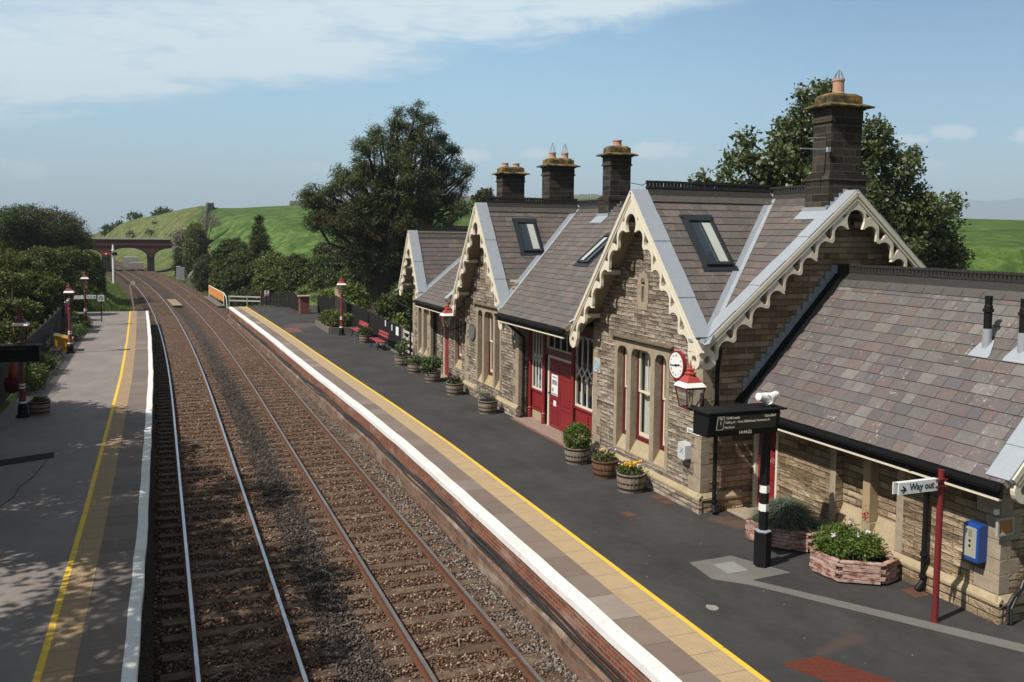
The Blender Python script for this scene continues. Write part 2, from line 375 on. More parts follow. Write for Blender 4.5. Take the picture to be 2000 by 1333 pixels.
def ballast():
    t = NT('ballast'); p = t.pos(); d = t.vor(p, 19.0); cr = t.vor(p, 19.0, out='Color'); n = t.noise(p, 1.1, 4); m = t.noise(t.scale(p, (1.7, .25, 1)), 1.0, 4)
    sep = t.N('ShaderNodeSeparateColor'); t.L(cr, sep.inputs[0])
    c = t.ramp(sep.outputs[0], [(0, (.040,.021,.014)), (.35, (.080,.042,.026)), (.7, (.130,.074,.048)), (1, (.21,.145,.105))])
    # grey, oily six-foot between the tracks and dark cess, following the line
    sx = t.N('ShaderNodeSeparateXYZ'); t.L(p, sx.inputs[0])
    yy = t.math('MAXIMUM', t.math('SUBTRACT', sx.outputs[1], 35.0), 0.0)
    lat = t.math('ADD', sx.outputs[0], t.math('MULTIPLY', t.math('MULTIPLY', yy, yy), 1/2360))
    six = t.ramp(t.math('ABSOLUTE', t.math('SUBTRACT', t.math('ADD', lat, t.math('MULTIPLY', m, .7)), 3.25)), [(.30, 1.0), (.62, 0.0)])
    c = t.mix(t.math('MULTIPLY', six, .8), c, t.ramp(sep.outputs[1], [(0, (.018,.017,.016)), (1, (.075,.070,.064))]))
    cess = t.ramp(t.math('SUBTRACT', lat, t.math('MULTIPLY', m, .3)), [(.0, 1.0), (.45, 0.0)])
    c = t.mix(t.math('MULTIPLY', cess, .75), c, (.045,.034,.026))
    c = t.mix(t.ramp(n, [(.45, 0.0), (.75, .6)]), c, (.050,.033,.025))
    return t.done(c, .9, t.bump(t.math('MULTIPLY', d, -1.0), 1.0, .05), .25)
M['ballast'] = ballast()
def stones():
    t = NT('ballast_stone'); r = t.rnd(); p = t.pos(); n = t.noise(p, 30, 3); sx = t.N('ShaderNodeSeparateXYZ'); t.L(p, sx.inputs[0])
    m = t.noise(t.scale(p, (1.7, .25, 1)), 1.0, 4)
    c = t.ramp(r, [(0, (.036,.018,.011)), (.3, (.080,.040,.024)), (.6, (.140,.076,.047)), (.85, (.22,.140,.095)), (1, (.38,.31,.25))])
    six = t.ramp(t.math('ABSOLUTE', t.math('SUBTRACT', t.math('ADD', sx.outputs[0], t.math('MULTIPLY', m, .7)), 3.25)), [(.30, 1.0), (.62, 0.0)])
    c = t.mix(t.math('MULTIPLY', six, .8), c, t.ramp(r, [(0, (.016,.015,.014)), (1, (.085,.078,.070))]))
    g = t.ramp(sx.outputs[0], [(5.5, 0.0), (5.7, 1.0)])
    grey = t.math('GREATER_THAN', t.math('ADD', sx.outputs[0], t.math('MULTIPLY', m, .4)), 5.75)
    c = t.mix(t.math('MULTIPLY', grey, .7), c, t.ramp(r, [(0, (.06,.055,.048)), (1, (.30,.275,.24))]))
    return t.done(c, .88, t.bump(n, .3, .01), .25)
M['stones'] = stones()
def rail():
    t = NT('rail_head_steel'); p = t.obj(); n = t.noise(t.scale(p, (20, 1.5, 20)), 1.0, 3); return t.done(t.ramp(n, [(.3, (.34,.36,.40)), (.7, (.50,.52,.56))]), .28, None, .5, .85)
M['rail_head'] = rail()
rh = NT('worn_brown_rail_head'); rp = rh.obj(); rn = rh.noise(rh.scale(rp, (20, 1.5, 20)), 1.0, 3); M['rail_head_brown'] = rh.done(rh.ramp(rn, [(.3, (.20,.185,.18)), (.7, (.31,.295,.29))]), .42, None, .4, .7)
M['maroon_frame'] = paint('window_maroon', (.125,.012,.014), .4, .15, .4, (.04,.01,.01))
M['rust'] = simple('rusted_steel', (.115,.052,.030), .85, .2, 0, 16, .7, .3, (.055,.028,.018))
def sleeper():
    t = NT('sleeper_timber'); p = t.pos(); r = t.N('ShaderNodeObjectInfo').outputs['Random']; n = t.noise(t.scale(p, (2, 18, 18)), 1.0, 5, .65); f = t.noise(p, 7, 5)
    c = t.ramp(n, [(.3, (.055,.036,.023)), (.7, (.150,.108,.070))]); c = t.mix(t.math('MULTIPLY', t.math('POWER', r, 2.0), .6), c, (.23,.175,.118)); c = t.mix(t.ramp(f, [(.36, 0.0), (.58, .85)]), c, (.080,.048,.034))
    return t.done(c, .9, t.bump(n, .5, .012), .2)
M['sleeper'] = sleeper()
def grass(name, a, b, c2, dark=(.018,.036,.010), fine=5.0):
    t = NT(name); p = t.pos(); n = t.noise(p, .045, 5, .6); m = t.noise(p, .6, 5, .7); f = t.noise(t.scale(p, (1, .55, 1)), fine, 4, .75)
    c = t.ramp(t.math('ADD', t.math('MULTIPLY', n, .6), t.math('MULTIPLY', m, .4)), [(.3, a), (.5, b), (.72, c2)])
    tu = t.noise(t.scale(p, (1, .6, 1)), .35, 5, .75); c = t.mix(t.ramp(tu, [(.42, .85), (.54, 0.0)]), c, dark); c = t.mix(t.ramp(f, [(.38, .85), (.56, 0.0)]), c, dark)
    return t.done(c, .95, t.bump(t.math('ADD', f, m), .8, .25), .1)
M['field'] = grass('pasture', (.066,.112,.026), (.098,.152,.038), (.140,.180,.060), (.034,.066,.014), .9)
M['rough_grass'] = grass('rough_grass', (.082,.122,.034), (.130,.152,.050), (.21,.195,.10), (.06,.075,.024), 1.5)
def leaf(name, stops, trans=.35, rough=.5, spec=.4):
    t = NT(name); r = t.rnd(); p = t.pos(); big = t.noise(p, .5, 3)
    c = t.ramp(t.math('ADD', t.math('MULTIPLY', r, .65), t.math('MULTIPLY', big, .4)), stops)
    t.done(c, rough, None, spec)
    tr = t.N('ShaderNodeBsdfTranslucent'); t.L(t.mix(.5, c, (.16,.22,.03)), tr.inputs[0]); mx = t.N('ShaderNodeMixShader', i_0=trans)
    t.L(t.b.outputs[0], mx.inputs[1]); t.L(tr.outputs[0], mx.inputs[2]); t.L(mx.outputs[0], t.out.inputs[0]); return t.m
G = lambda *k: [(i/(len(k)-1), c) for i, c in enumerate(k)]
M['leaf_syc'] = leaf('sycamore_leaf', G((.026,.042,.012),(.056,.078,.022),(.095,.115,.038),(.24,.25,.15)), .28, .45, .5)
M['leaf_pine'] = leaf('pine_needle', G((.018,.030,.012),(.042,.062,.020),(.080,.098,.032),(.12,.125,.050)), .12, .6)
M['leaf_hedge'] = leaf('hawthorn_leaf', G((.022,.032,.008),(.060,.074,.017),(.112,.124,.034),(.24,.23,.095)), .20, .6, .2)
M['leaf_dark'] = leaf('dark_shrub_leaf', G((.020,.033,.009),(.040,.060,.014),(.066,.090,.022),(.12,.145,.05)), .18, .55, .25)
M['leaf_bright'] = leaf('bright_shrub_leaf', G((.045,.070,.012),(.085,.120,.022),(.130,.165,.036),(.21,.23,.075)), .26, .55, .25)
M['leaf_grey'] = leaf('grey_tree_leaf', G((.034,.038,.018),(.058,.060,.030),(.09,.09,.05),(.14,.13,.08)), .25, .7, .15)
M['leaf_box'] = leaf('box_leaf', G((.040,.075,.010),(.075,.125,.016),(.115,.165,.028),(.16,.20,.06)), .35, .5)
M['leaf_pot'] = leaf('bedding_leaf', G((.035,.060,.018),(.065,.10,.03),(.10,.14,.05),(.19,.22,.13)), .3, .5)
M['leaf_blue'] = leaf('blue_fescue_blade', G((.060,.082,.058),(.105,.135,.100),(.165,.195,.155),(.25,.28,.23)), .3, .6)
M['leaf_lav'] = leaf('lavender_leaf', G((.09,.10,.085),(.15,.155,.135),(.20,.20,.19),(.26,.24,.26)), .3, .6)
M['blossom'] = leaf('hawthorn_blossom', G((.10,.10,.06),(.20,.19,.13),(.32,.29,.23),(.42,.38,.32)), .3, .6)
M['petal_y'] = simple('yellow_petal', (.68,.40,.02), .6, .3, 0, 9, .4, .1)
M['petal_p'] = simple('purple_petal', (.20,.085,.14), .6, .3, 0, 9, .4, .1)
M['petal_w'] = simple('pale_petal', (.55,.50,.55), .6, .3, 0, 9, .4, .1)
M['petal_r'] = simple('red_petal', (.42,.05,.05), .6, .3, 0, 9, .4, .1)
M['grass_blade'] = leaf('grass_blade', G((.070,.120,.026),(.110,.175,.038),(.155,.20,.055),(.26,.24,.12)), .35, .6)
M['bark'] = simple('bark', (.075,.058,.044), .95, .15, 0, 9, .8, .8, (.03,.024,.018))
M['twig'] = simple('dry_stem', (.36,.31,.25), .8, .2, 0, 9, .5, .2)
M['soil'] = simple('soil', (.022,.015,.011), .95, .1, 0, 20, .6, .6)
M['barrel'] = simple('barrel_oak', (.27,.225,.18), .8, .25, 0, 7, .8, .3, (.12,.092,.07))
M['barrel_warm'] = simple('barrel_oak_brown', (.19,.095,.052), .7, .3, 0, 7, .8, .3, (.055,.030,.02))
M['hoop'] = simple('rusty_hoop', (.040,.022,.018), .65, .35, 0.3, 10, .6, .2)
M['bench'] = paint('bench_red', (.30,.040,.050), .42, .25, .4, (.35,.16,.16))
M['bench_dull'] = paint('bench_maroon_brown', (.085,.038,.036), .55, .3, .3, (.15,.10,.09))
M['cable'] = simple('black_cable', (.013,.013,.013), .5, .4, 0, 6, .5, .2, (.05,.048,.045))
# ================================================================== STATION BUILDING
ST = empty('station_building', (13.9, 23.0, 0), 'long sandstone station building with steep slate gables, cream fretwork bargeboards and red doors', 'station')
class OffsetParent:            # parts are modelled in world metres; the parent inverse keeps them there
    pass
def PB(mb, name, m, parent=None, **k):
    o = mb.build(name, m, None, **k)
    p = parent or ST
    o.parent = p
    o.matrix_parent_inverse = base_matrix(p).inverted()
    return o
def base_matrix(o):
    m = Matrix.LocRotScale(o.location, o.rotation_euler, o.scale)
    if o.parent: m = base_matrix(o.parent) @ o.matrix_parent_inverse @ m
    return m
def adopt(o, p):
    o.parent = p; o.matrix_parent_inverse = base_matrix(p).inverted(); return o

def text(name, s, size, loc, face, m, parent=None, align='LEFT', ext=.0015, spin=0.0, sx=1.0, bold=0.0):
    cu = bpy.data.curves.new(name, 'FONT'); cu.body = s; cu.size = size; cu.extrude = ext; cu.align_x = align; cu.align_y = 'CENTER'; cu.offset = bold; cu.resolution_u = 3
    tmp = bpy.data.objects.new('tmp', cu); COL.objects.link(tmp); bpy.context.view_layer.update()
    me = bpy.data.meshes.new_from_object(tmp); bpy.data.objects.remove(tmp)
    R = {'-x': Matrix(((0,0,-1),(-1,0,0),(0,1,0))), '-y': Matrix(((1,0,0),(0,0,-1),(0,1,0))), '+y': Matrix(((-1,0,0),(0,0,1),(0,1,0)))}[face]
    R = R @ Matrix.Rotation(spin, 3, 'Z') @ Matrix.Diagonal((sx, 1, 1))
    me.transform(Matrix.Translation(loc) @ R.to_4x4())
    o = link(name, me, m)
    if parent is not None: adopt(o, parent)
    return o

# ------------------------------------------------------------------ geometry of the roofs
XB, YE = 10.08, 15.60                         # outer faces of the front and end bargeboards
XR, ZR, SM = 13.93, 6.82, .85                 # main ridge and slope
XE = 9.88
g1 = dict(c=18.42, z=6.85, s=1.105)
g2 = dict(c=29.30, z=6.86, s=1.32)
g3 = dict(c=38.14, z=5.93, s=1.55)
ZL, SL = 5.93, .70                            # lower north range
ZW, SW, XW = 5.05, 1.075, 11.38               # wing in front
def zm(x): return ZR - SM*abs(XR-x)
def clip(poly, fn):
    out = []
    for i in range(len(poly)):
        a, b = poly[i], poly[(i+1) % len(poly)]; fa, fb = fn(a), fn(b)
        if fa >= 0: out.append(a)
        if (fa >= 0) != (fb >= 0):
            t = fa/(fa-fb); out.append((a[0]+(b[0]-a[0])*t, a[1]+(b[1]-a[1])*t))
    return out
def clip_convex(poly, C):
    area = sum(C[i][0]*C[(i+1) % len(C)][1]-C[(i+1) % len(C)][0]*C[i][1] for i in range(len(C)))
    if area < 0: C = C[::-1]
    for i in range(len(C)):
        a, b = C[i], C[(i+1) % len(C)]
        poly = clip(poly, lambda p: (b[0]-a[0])*(p[1]-a[1])-(b[1]-a[1])*(p[0]-a[0]))
        if len(poly) < 3: return []
    return poly
def slates(O, U, V, poly, m, row=.215, w=.31, name='slates', deck=True):
    O, U, V = Vector(O), Vector(U), Vector(V).normalized(); N = U.cross(V)
    if N.z < 0: N = -N
    mb = MB(); us = [p[0] for p in poly]; vs = [p[1] for p in poly]
    v = min(vs); P = lambda u, v, n: O + U*u + V*v + N*n
    while v < max(vs)-.01:
        u = min(us) - random.random()*w; v1 = v + row*1.12; jit = random.uniform(-.002, .002)
        while u < max(us):
            ww = w*random.choice((.72, .85, 1, 1, 1.1, 1.3)); lo = v + random.uniform(-.006, .004)
            q = clip_convex([(u+.0035, lo), (u+ww-.0035, lo), (u+ww-.0035, v1), (u+.0035, v1)], poly)
            if len(q) >= 3:
                a = .016 + jit + random.uniform(-.002, .004); tilt = random.uniform(-.0025, .0025)
                n = lambda p: a*(1-(p[1]-v)/(v1-v)) + .002 + tilt*((p[0]-u)/ww-.5)
                b = len(mb.v); mb.v += [tuple(P(p[0], p[1], n(p))) for p in q]; mb.f.append(tuple(range(b, b+len(q))))
                low = [i for i, p in enumerate(q) if abs(p[1]-lo) < 1e-5]
                if len(low) == 2:
                    i, j = low; e = len(mb.v); mb.v += [tuple(P(q[k][0], q[k][1], -.003)) for k in (i, j)]; mb.f.append((b+i, e, e+1, b+j))
            u += ww
        v += row
    o = mb.build(name, m, None, recalc=False)
    for p in o.data.polygons: pass
    bm = bmesh.new(); bm.from_mesh(o.data)
    for f in bm.faces:
        if f.normal.dot(N) < -.2: f.normal_flip()
    bm.to_mesh(o.data); bm.free()
    return o
def slab(O, U, V, poly, n0, n1, mb):
    O, U, V = Vector(O), Vector(U), Vector(V).normalized(); N = U.cross(V)
    if N.z < 0: N = -N
    k = len(poly); a = [O+U*p[0]+V*p[1]+N*n0 for p in poly]; b = [O+U*p[0]+V*p[1]+N*n1 for p in poly]
    return mb.add(a+b, [tuple(range(k)), tuple(range(2*k-1, k-1, -1))]+[(i, (i+1) % k, k+(i+1) % k, k+i) for i in range(k)])
def roof_x(xe, xr, zr, s, polyxy):
    """slope whose eave runs along y; polyxy are plan points"""
    sgn = 1 if xr > xe else -1; c = 1/math.hypot(1, s); O = (xe, 0, zr - s*abs(xr-xe)); V = (sgn*c, 0, s*c); poly = [(p[1], abs(p[0]-xe)/c) for p in polyxy]
    return O, (0, 1, 0), V, poly
def roof_y(g, side, polyxy):
    c = 1/math.hypot(1, g['s']); half = 3.3; ye = g['c'] - side*half; O = (0, ye, g['z'] - g['s']*half); V = (0, side*c, g['s']*c)
    return O, (1, 0, 0), V, [(p[0], side*(p[1]-ye)/c) for p in polyxy]
def valley(g, x, side, zr=ZR, s=SM):      # y of the valley at x
    return g['c'] + side*((g['z']-zr) + s*(XR-x))/g['s']
Y0, Y1, Y2 = 15.62, 32.3, 39.75
xl = 9.88
planes = [
 ('roof', roof_x(XE, XR, ZR, SM, [(XB+.25, Y0), (XR, valley(g1, XR, -1)), (XR, Y0)]), M['slate']),
 ('roof', roof_x(XE, XR, ZR, SM, [(XE, valley(g1, XE, 1)), (XR, valley(g1, XR, 1)), (XR, valley(g2, XR, -1)), (XE, valley(g2, XE, -1))]), M['slate']),
 ('roof', roof_x(XE, XR, ZR, SM, [(XE, valley(g2, XE, 1)), (XR, valley(g2, XR, 1)), (XR, Y1), (XE, Y1)]), M['slate']),
 ('roof', roof_x(17.9, XR, ZR, SM, [(17.9, Y0), (XR, Y0), (XR, Y1), (17.9, Y1)]), M['slate']),
 ('roof', roof_y(g1, 1, [(XB, YE), (XB, g1['c']), (XR, g1['c']), (XB, valley(g1, XB, -1))]), M['slate']),
 ('roof', roof_y(g1, -1, [(XB, 21.66), (XB, g1['c']), (XR, g1['c'])]), M['slate']),
 ('roof', roof_y(g2, 1, [(XB, 26.5), (XB, g2['c']), (XR, g2['c'])]), M['slate']),
 ('roof', roof_y(g2, -1, [(XB, 32.1), (XB, g2['c']), (XR, g2['c'])]), M['slate']),
 ('roof', roof_x(xl, XR, ZL, SL, [(xl, Y1), (XR, Y1), (XR, valley(g3, XR, -1, ZL, SL)), (xl, valley(g3, xl, -1, ZL, SL))]), M['slate']),
 ('roof', roof_x(18.0, XR, ZL, SL, [(18.0, Y1), (XR, Y1), (XR, Y2), (18.0, Y2)]), M['slate']),
 ('roof', roof_x(xl, XR, ZL, SL, [(xl, valley(g3, xl, 1, ZL, SL)), (XR, valley(g3, XR, 1, ZL, SL)), (XR, Y2)]), M['slate']),
 ('roof', roof_y(g3, 1, [(XB, valley(g3, XB, -1, ZL, SL)), (XB, g3['c']), (XR, g3['c'])]), M['slate']),
 ('roof', roof_y(g3, -1, [(XB, valley(g3, XB, 1, ZL, SL)), (XB, g3['c']), (XR, g3['c'])]), M['slate']),
 ('roof', roof_x(XW, 13.95, ZW, SW, [(XW, 9.5), (13.95, 9.5), (13.95, 16.13), (XW, 16.13)]), M['slate_low']),
 ('roof', roof_x(16.5, 13.95, ZW, SW, [(16.5, 9.5), (13.95, 9.5), (13.95, 16.13), (16.5, 16.13)]), M['slate_low']),
]
for nm, (O, U, V, poly), m in planes:
    mb = MB(); slab(O, U, V, poly, -.10, -.006, mb)
    r = PB(mb, 'roof', M['soffit'])
    s = slates(O, U, V, poly, m, *((.235, .33) if m is M['slate_low'] else (.215, .31)))
    adopt(s, r)

# valleys, verges and flashings in lead
def strip(mb, A, B, ref, n1, w=.13, lift=.022):
    A, B, ref = Vector(A), Vector(B), Vector(ref); D = (B-A).normalized(); Np = D.cross(ref-A).normalized()
    if Np.z < 0: Np = -Np
    q = (ref-A) - D*(ref-A).dot(D); q.normalize()
    mb.poly([A+Np*lift, B+Np*lift, B+q*w+Np*(lift+.002), A+q*w+Np*(lift+.002)])
    mb.poly([A+q*w+Np*(lift+.002), B+q*w+Np*(lift+.002), B+q*w-Np*.01, A+q*w-Np*.01])
for g, side, zr, s, x0 in ((g1, -1, ZR, SM, XB+.1), (g1, 1, ZR, SM, XE+.15), (g2, -1, ZR, SM, XE+.1), (g2, 1, ZR, SM, XE+.1), (g3, -1, ZL, SL, xl+.1), (g3, 1, ZL, SL, xl+.1)):
    A = (x0, valley(g, x0, side, zr, s), zr - s*(XR-x0)); B = (XR, valley(g, XR, side, zr, s), zr)
    mb = MB(); strip(mb, A, B, (XR, A[1]+side*1.0, zr), 0); strip(mb, A, B, (A[0], g['c'], g['z']), 0)
    PB(mb, 'valley_flashing', M['lead'], recalc=False)
def verge(g_axis, apex, s, L, wdir, w=.36, sgn=1, start=0.0):
    """lead capping along a verge in overlapped lengths"""
    c = 1/math.hypot(1, s); mb = MB(); t = start; ap = Vector(apex)
    D = Vector((0, sgn*c, -s*c)) if g_axis == 'x' else Vector((sgn*c, 0, -s*c)); Wd = Vector(wdir); N = D.cross(Wd)
    if N.z < 0: N = -N
    k = 0
    while t < L-.02:
        t1 = min(L, t+.78); h = .042+.014*(k % 2); a = ap+D*t; b = ap+D*(t1+.012)
        p = [a-Wd*.045, b-Wd*.045, b+Wd*w, a+Wd*w]
        mb.add([q-N*.05 for q in p[:2]]+[q+N*.0 for q in p[2:]]+[q+N*h for q in p], [(0,3,2,1),(4,5,6,7),(0,1,5,4),(1,2,6,5),(2,3,7,6),(3,0,4,7)])
        t = t1; k += 1
    return PB(mb, 'verge_flashing', M['lead'])
def vlen(s, h): return h*math.hypot(1, s)
for g, hl, hr in ((g1, 3.24, 2.78), (g2, 2.83, 2.8), (g3, 1.65, 1.65)):
    ap = (XB, g['c'], g['z'])
    verge('x', ap, g['s'], vlen(g['s'], hl), (1,0,0), sgn=1); verge('x', ap, g['s'], vlen(g['s'], hr), (1,0,0), sgn=-1)
verge('y', (XR, YE, ZR), SM, vlen(SM, 3.82), (0,1,0), .34, -1); verge('y', (XR, YE, ZR), SM, vlen(SM, 3.97), (0,1,0), .34, 1)
verge('y', (XR, Y1+.02, ZR), SM, vlen(SM, 4.0), (0,-1,0), .3, -1); verge('y', (XR, Y1+.02, ZR), SM, vlen(SM, 3.9), (0,-1,0), .3, 1)
verge('y', (13.95, 9.48, ZW), SW, vlen(SW, 2.52), (0,1,0), .36, -1); verge('y', (13.95, 9.48, ZW), SW, vlen(SW, 2.52), (0,1,0), .36, 1)
# boxed corner where the two bargeboards meet
mb = MB(); mb.panel('z', 3.50, 3.70, [(XB-.05, YE+.26), (XB-.05, YE+.12), (XB+.12, YE-.05), (XB+.26, YE-.05), (XB+.26, YE+.26)])
PB(mb, 'corner_box', M['cream'], bevel=.006)
mb = MB(); mb.panel('z', 3.70, 3.76, [(XB-.07, YE+.24), (XB-.07, YE+.11), (XB+.11, YE-.07), (XB+.24, YE-.07), (XB+.24, YE+.24)])
PB(mb, 'corner_flashing', M['lead'], bevel=.006)
# stepped flashing where the wing roof meets the end wall
mb = MB(); k = 0; x = 11.55
while x < 13.9:
    z = ZW - SW*(13.95-x); mb.box(x, x+.155, 16.085-.004*(k % 2), 16.14, z+.0, z+.37+.01*(k % 3)); x += .148; k += 1
PB(mb, 'step_flashing', M['lead_blue'])
mb = MB(); slab((XW, 0, ZW-SW*(13.95-XW)), (0,1,0), (1, 0, SW), [(15.88, .05), (16.13, .05), (16.13, 3.72), (15.94, 3.72)], .02, .05, mb)
PB(mb, 'abutment_gutter_shade', M['black_matt'])  # black strip beside the steps, partly shadow put into its colour

def ridge(p0, p1, s):
    p0, p1 = Vector(p0), Vector(p1); D = (p1-p0); L = D.length; D.normalize(); R = D.cross(Vector((0,0,1))).normalized(); mb = MB(); c = 1/math.hypot(1, s)
    for sg in (1, -1):
        e = (R*sg*c + Vector((0,0,-s*c)))
        a = [p0+Vector((0,0,.06)), p1+Vector((0,0,.06)), p1+e*.19+Vector((0,0,.05)), p0+e*.19+Vector((0,0,.05))]
        mb.add(a+[q-Vector((0,0,.045)) for q in a], [(0,1,2,3),(7,6,5,4),(0,4,5,1),(1,5,6,2),(2,6,7,3),(3,7,4,0)])
    up = Vector((0,0,1))
    t = 0.0
    while t < L-.01:
        l = min(.46, L-t); a, b = p0+D*(t+.004), p0+D*(t+l-.004); dz = random.uniform(-.006, .006)
        mb.bar(a+up*(.075+dz), b+up*(.075+dz), .055, .045); mb.bar(a+up*(.205+dz), b+up*(.205+dz), .06, .05)
        n = max(1, round(l/.092))
        for i in range(n):
            q = a+(b-a)*((i+.5)/n); mb.cbox(q+up*(.14+dz), .066 if abs(D.x) > .5 else .035, .035 if abs(D.x) > .5 else .066, .12)
        t += l
    PB(mb, 'ridge_tiles', M['ridge'])
    for sg in (1, -1):
        mb = MB(); e = (R*sg*c + up*(-s*c)); nn = e.cross(D); nn = nn if nn.z > 0 else -nn; t = 0.0
        while t < L-.01:
            l = min(.45, L-t); a = p0+D*(t+.006); b = p0+D*(t+l-.006)
            mb.poly([a+e*.17+nn*.036, b+e*.17+nn*.036, b+e*.37+nn*.040, a+e*.37+nn*.040]); mb.poly([a+e*.37+nn*.040, b+e*.37+nn*.040, b+e*.37+nn*.012, a+e*.37+nn*.012]); t += l
        PB(mb, 'ridge_slates', M['ridge_slate'], recalc=False)
for g in (g1, g2, g3): ridge((XB+.34, g['c'], g['z']), (XR-.1, g['c'], g['z']), g['s'])
ridge((XR, 16.75, ZR-.02), (XR, 26.15, ZR-.02), SM); ridge((XR, 27.2, ZR-.02), (XR, Y1-.3, ZR-.02), SM); ridge((XR, Y1+.05, ZL-.02), (XR, Y2, ZL-.02), SL)
ridge((13.95, 9.85, ZW-.02), (13.95, 16.1, ZW-.02), SW)

# ------------------------------------------------------------------ bargeboards
def barge(ax, pos, c, zp, s, hl, hr, foot=(True, True), unit=1.12):
    th = math.atan(s); ct, sn = math.cos(th), math.sin(th); mb = MB(); ex = -1
    d0, d1 = pos-.035, pos+.035
    tn = .455; s0 = (.20+tn*sn)/ct
    P = lambda q, sg, t: (c+sg*(q*ct-t*sn), zp-q*sn-t*ct)
    top = .0
    ar = .235; zc = zp-s0*sn-tn*ct+.14
    archp = [(c+ar*math.cos(a), zc+ar*math.sin(a)) for a in [rad(-25+230*k/12) for k in range(13)]]
    mb.panel(ax, d0, d1, [(c, zp), P(s0, 1, 0), P(s0, 1, tn)]+archp+[P(s0, -1, tn), P(s0, -1, 0)],
             holes=[[P(s0-.02, sg, .17), P(s0-.02, sg, .23), P(s0-.10, sg, .235), P(s0-.17, sg, .185)] for sg in (1, -1)])
    prof = [(0,.455),(.015,.50),(.045,.475),(.065,.39),(.11,.315),(.17,.275),(.24,.265),(.30,.285),(.355,.335),(.40,.40),(.44,.445),(.49,.455),(.53,.43),(.565,.365),(.61,.305),(.67,.27),(.74,.262),(.81,.285),(.87,.335),(.925,.40),(.965,.44)]
    mould = MB(); mould2 = MB()
    for sg, h, ft in ((1, hr, foot[1]), (-1, hl, foot[0])):
        L = h/ct; n = max(1, round((L-s0-.22)/unit)); un = (L-s0-.22)/n
        for i in range(n):
            a = s0+i*un; o = [P(a, sg, 0)]+[P(a+u*un, sg, t) for u, t in prof]+[P(a+un, sg, .455), P(a+un, sg, 0)]
            H = [[P(a+u*un, sg, t) for u, t in hh] for hh in (((.22,.140),(.53,.140),(.532,.27),(.51,.345),(.465,.362),(.415,.322),(.355,.235),(.29,.172)), ((.70,.140),(.985,.140),(.985,.33),(.955,.348),(.905,.292),(.85,.212),(.78,.165)))]
            mb.panel(ax, d0, d1, o, H)
        a = s0+n*un
        if ft:
            cx = P(a+.17, sg, .30); rr = .205
            mb.panel(ax, d0, d1, [P(a, sg, 0), P(a, sg, .455), P(a+.03, sg, .44), P(a+.10, sg, .20), P(L, sg, .16), P(L, sg, 0)])
            mb.panel(ax, d0-.006, d1+.006, circ(cx[0], cx[1], rr), [circ(cx[0], cx[1], .085, 14)])
        q = P(L, sg, 0); q2 = P(0, sg, 0); up = (1,0,0) if ax == 'x' else (0,1,0)
        W = lambda p, o: (o, p[0], p[1]) if ax == 'x' else (p[0], o, p[1])
        mould.bar(W(P(.03, sg, .03), pos-.045), W(P(L, sg, .03), pos-.045), .085, .03, up)
        mould.bar(W(P(.14, sg, .128), pos-.042), W(P(L-.02, sg, .128), pos-.042), .03, .02, up)
        # boarded soffit under the overhang and purlin ends
        inn = .46 if ax == 'x' else .5
        for t in [x for x in (.55, .55+(L-.5)*.36, .55+(L-.5)*.72) if x < L-.3]:
            p = P(t+.3, sg, .20)
            b0, b1 = W(p, pos+.03), W(p, pos+inn); mould2.bar(b0, b1, .20, .11); 
    o = PB(mb, 'bargeboard', M['cream'], bevel=.006)
    PB(mould, 'moulding', M['cream'], o); PB(mould2, 'purlin_end', M['cream'])
    return o
barge('x', XB, g1['c'], g1['z'], g1['s'], 3.02, 3.24)
barge('x', XB, g2['c'], g2['z'], g2['s'], 2.80, 2.83)
barge('x', XB, g3['c'], g3['z'], g3['s'], 1.65, 1.65, unit=.85)
barge('y', YE, XR, ZR, SM, 3.86, 3.95)
barge('y', 9.46, 13.95, ZW, SW, 2.50, 2.5)

# ------------------------------------------------------------------ walls
XF, YN = 10.58, 16.14
def wall(ax, a0, a1, outline, holes=(), m='stone', name='wall'):
    mb = MB(); mb.panel(ax, a0, a1, outline, holes); return PB(mb, name, M[m])
def below(g, y, d=.12): return g['z']-d-g['s']*abs(y-g['c'])
S1, S2, S3 = (17.47, 20.08, .56, 3.30), (28.13, 30.66, .60, 3.30), (36.88, 38.55, .62, 2.80)
vent = lambda y, z: [(y-.20, z-.46), (y+.20, z-.46), (y+.26, z-.25), (y+.27, z), (y+.24, z+.22), (y+.15, z+.38), (y, z+.45), (y-.15, z+.38), (y-.24, z+.22), (y-.27, z), (y-.26, z-.25)]
gable1 = [(16.14, 0), (21.28, 0), (21.28, below(g1, 21.28)), (18.42, 6.7), (16.14, below(g1, 16.14))]
wall('x', XF, XF+.45, gable1, [rect(*S1), circ(18.73, 4.55, .2)])
gable2 = [(26.55, 0), (31.95, 0), (31.95, below(g2, 31.95)+.25), (29.3, 6.65), (26.55, below(g2, 26.55)+.25)]
wall('x', XF, XF+.45, gable2, [rect(*S2), circ(29.45, 4.55, .2)])
gable3 = [(36.5, 0), (39.35, 0), (39.35, below(g3, 39.35)), (38.14, 5.75), (36.5, below(g3, 36.5))]
wall('x', XF, XF+.45, gable3, [rect(*S3)])
RW, RD = (32.98, 33.98, .55, 2.62), (34.72, 35.60, 0, 2.30)
wall('x', 10.82, 11.2, [(31.95, 0), (36.5, 0), (36.5, 3.5), (31.95, 3.5)], [rect(*RW), [(34.72, -.001), (35.6, -.001), (35.6, 2.3), (34.72, 2.3)]])
endw = [(XF+.451, 0), (17.3, 0), (17.3, zm(17.3)-.11), (XR, ZR-.12), (11.05, zm(11.05)-.11), (XF+.451, below(g1, YN)-.05)]
wall('y', YN, YN+.45, endw, m='stone_end')
mb = MB(); mb.box(XF+.0015, XF+.4505, YN-.0015, YN+.10, 0, below(g1, YN)-.05); PB(mb, 'wall', M['stone_end'])
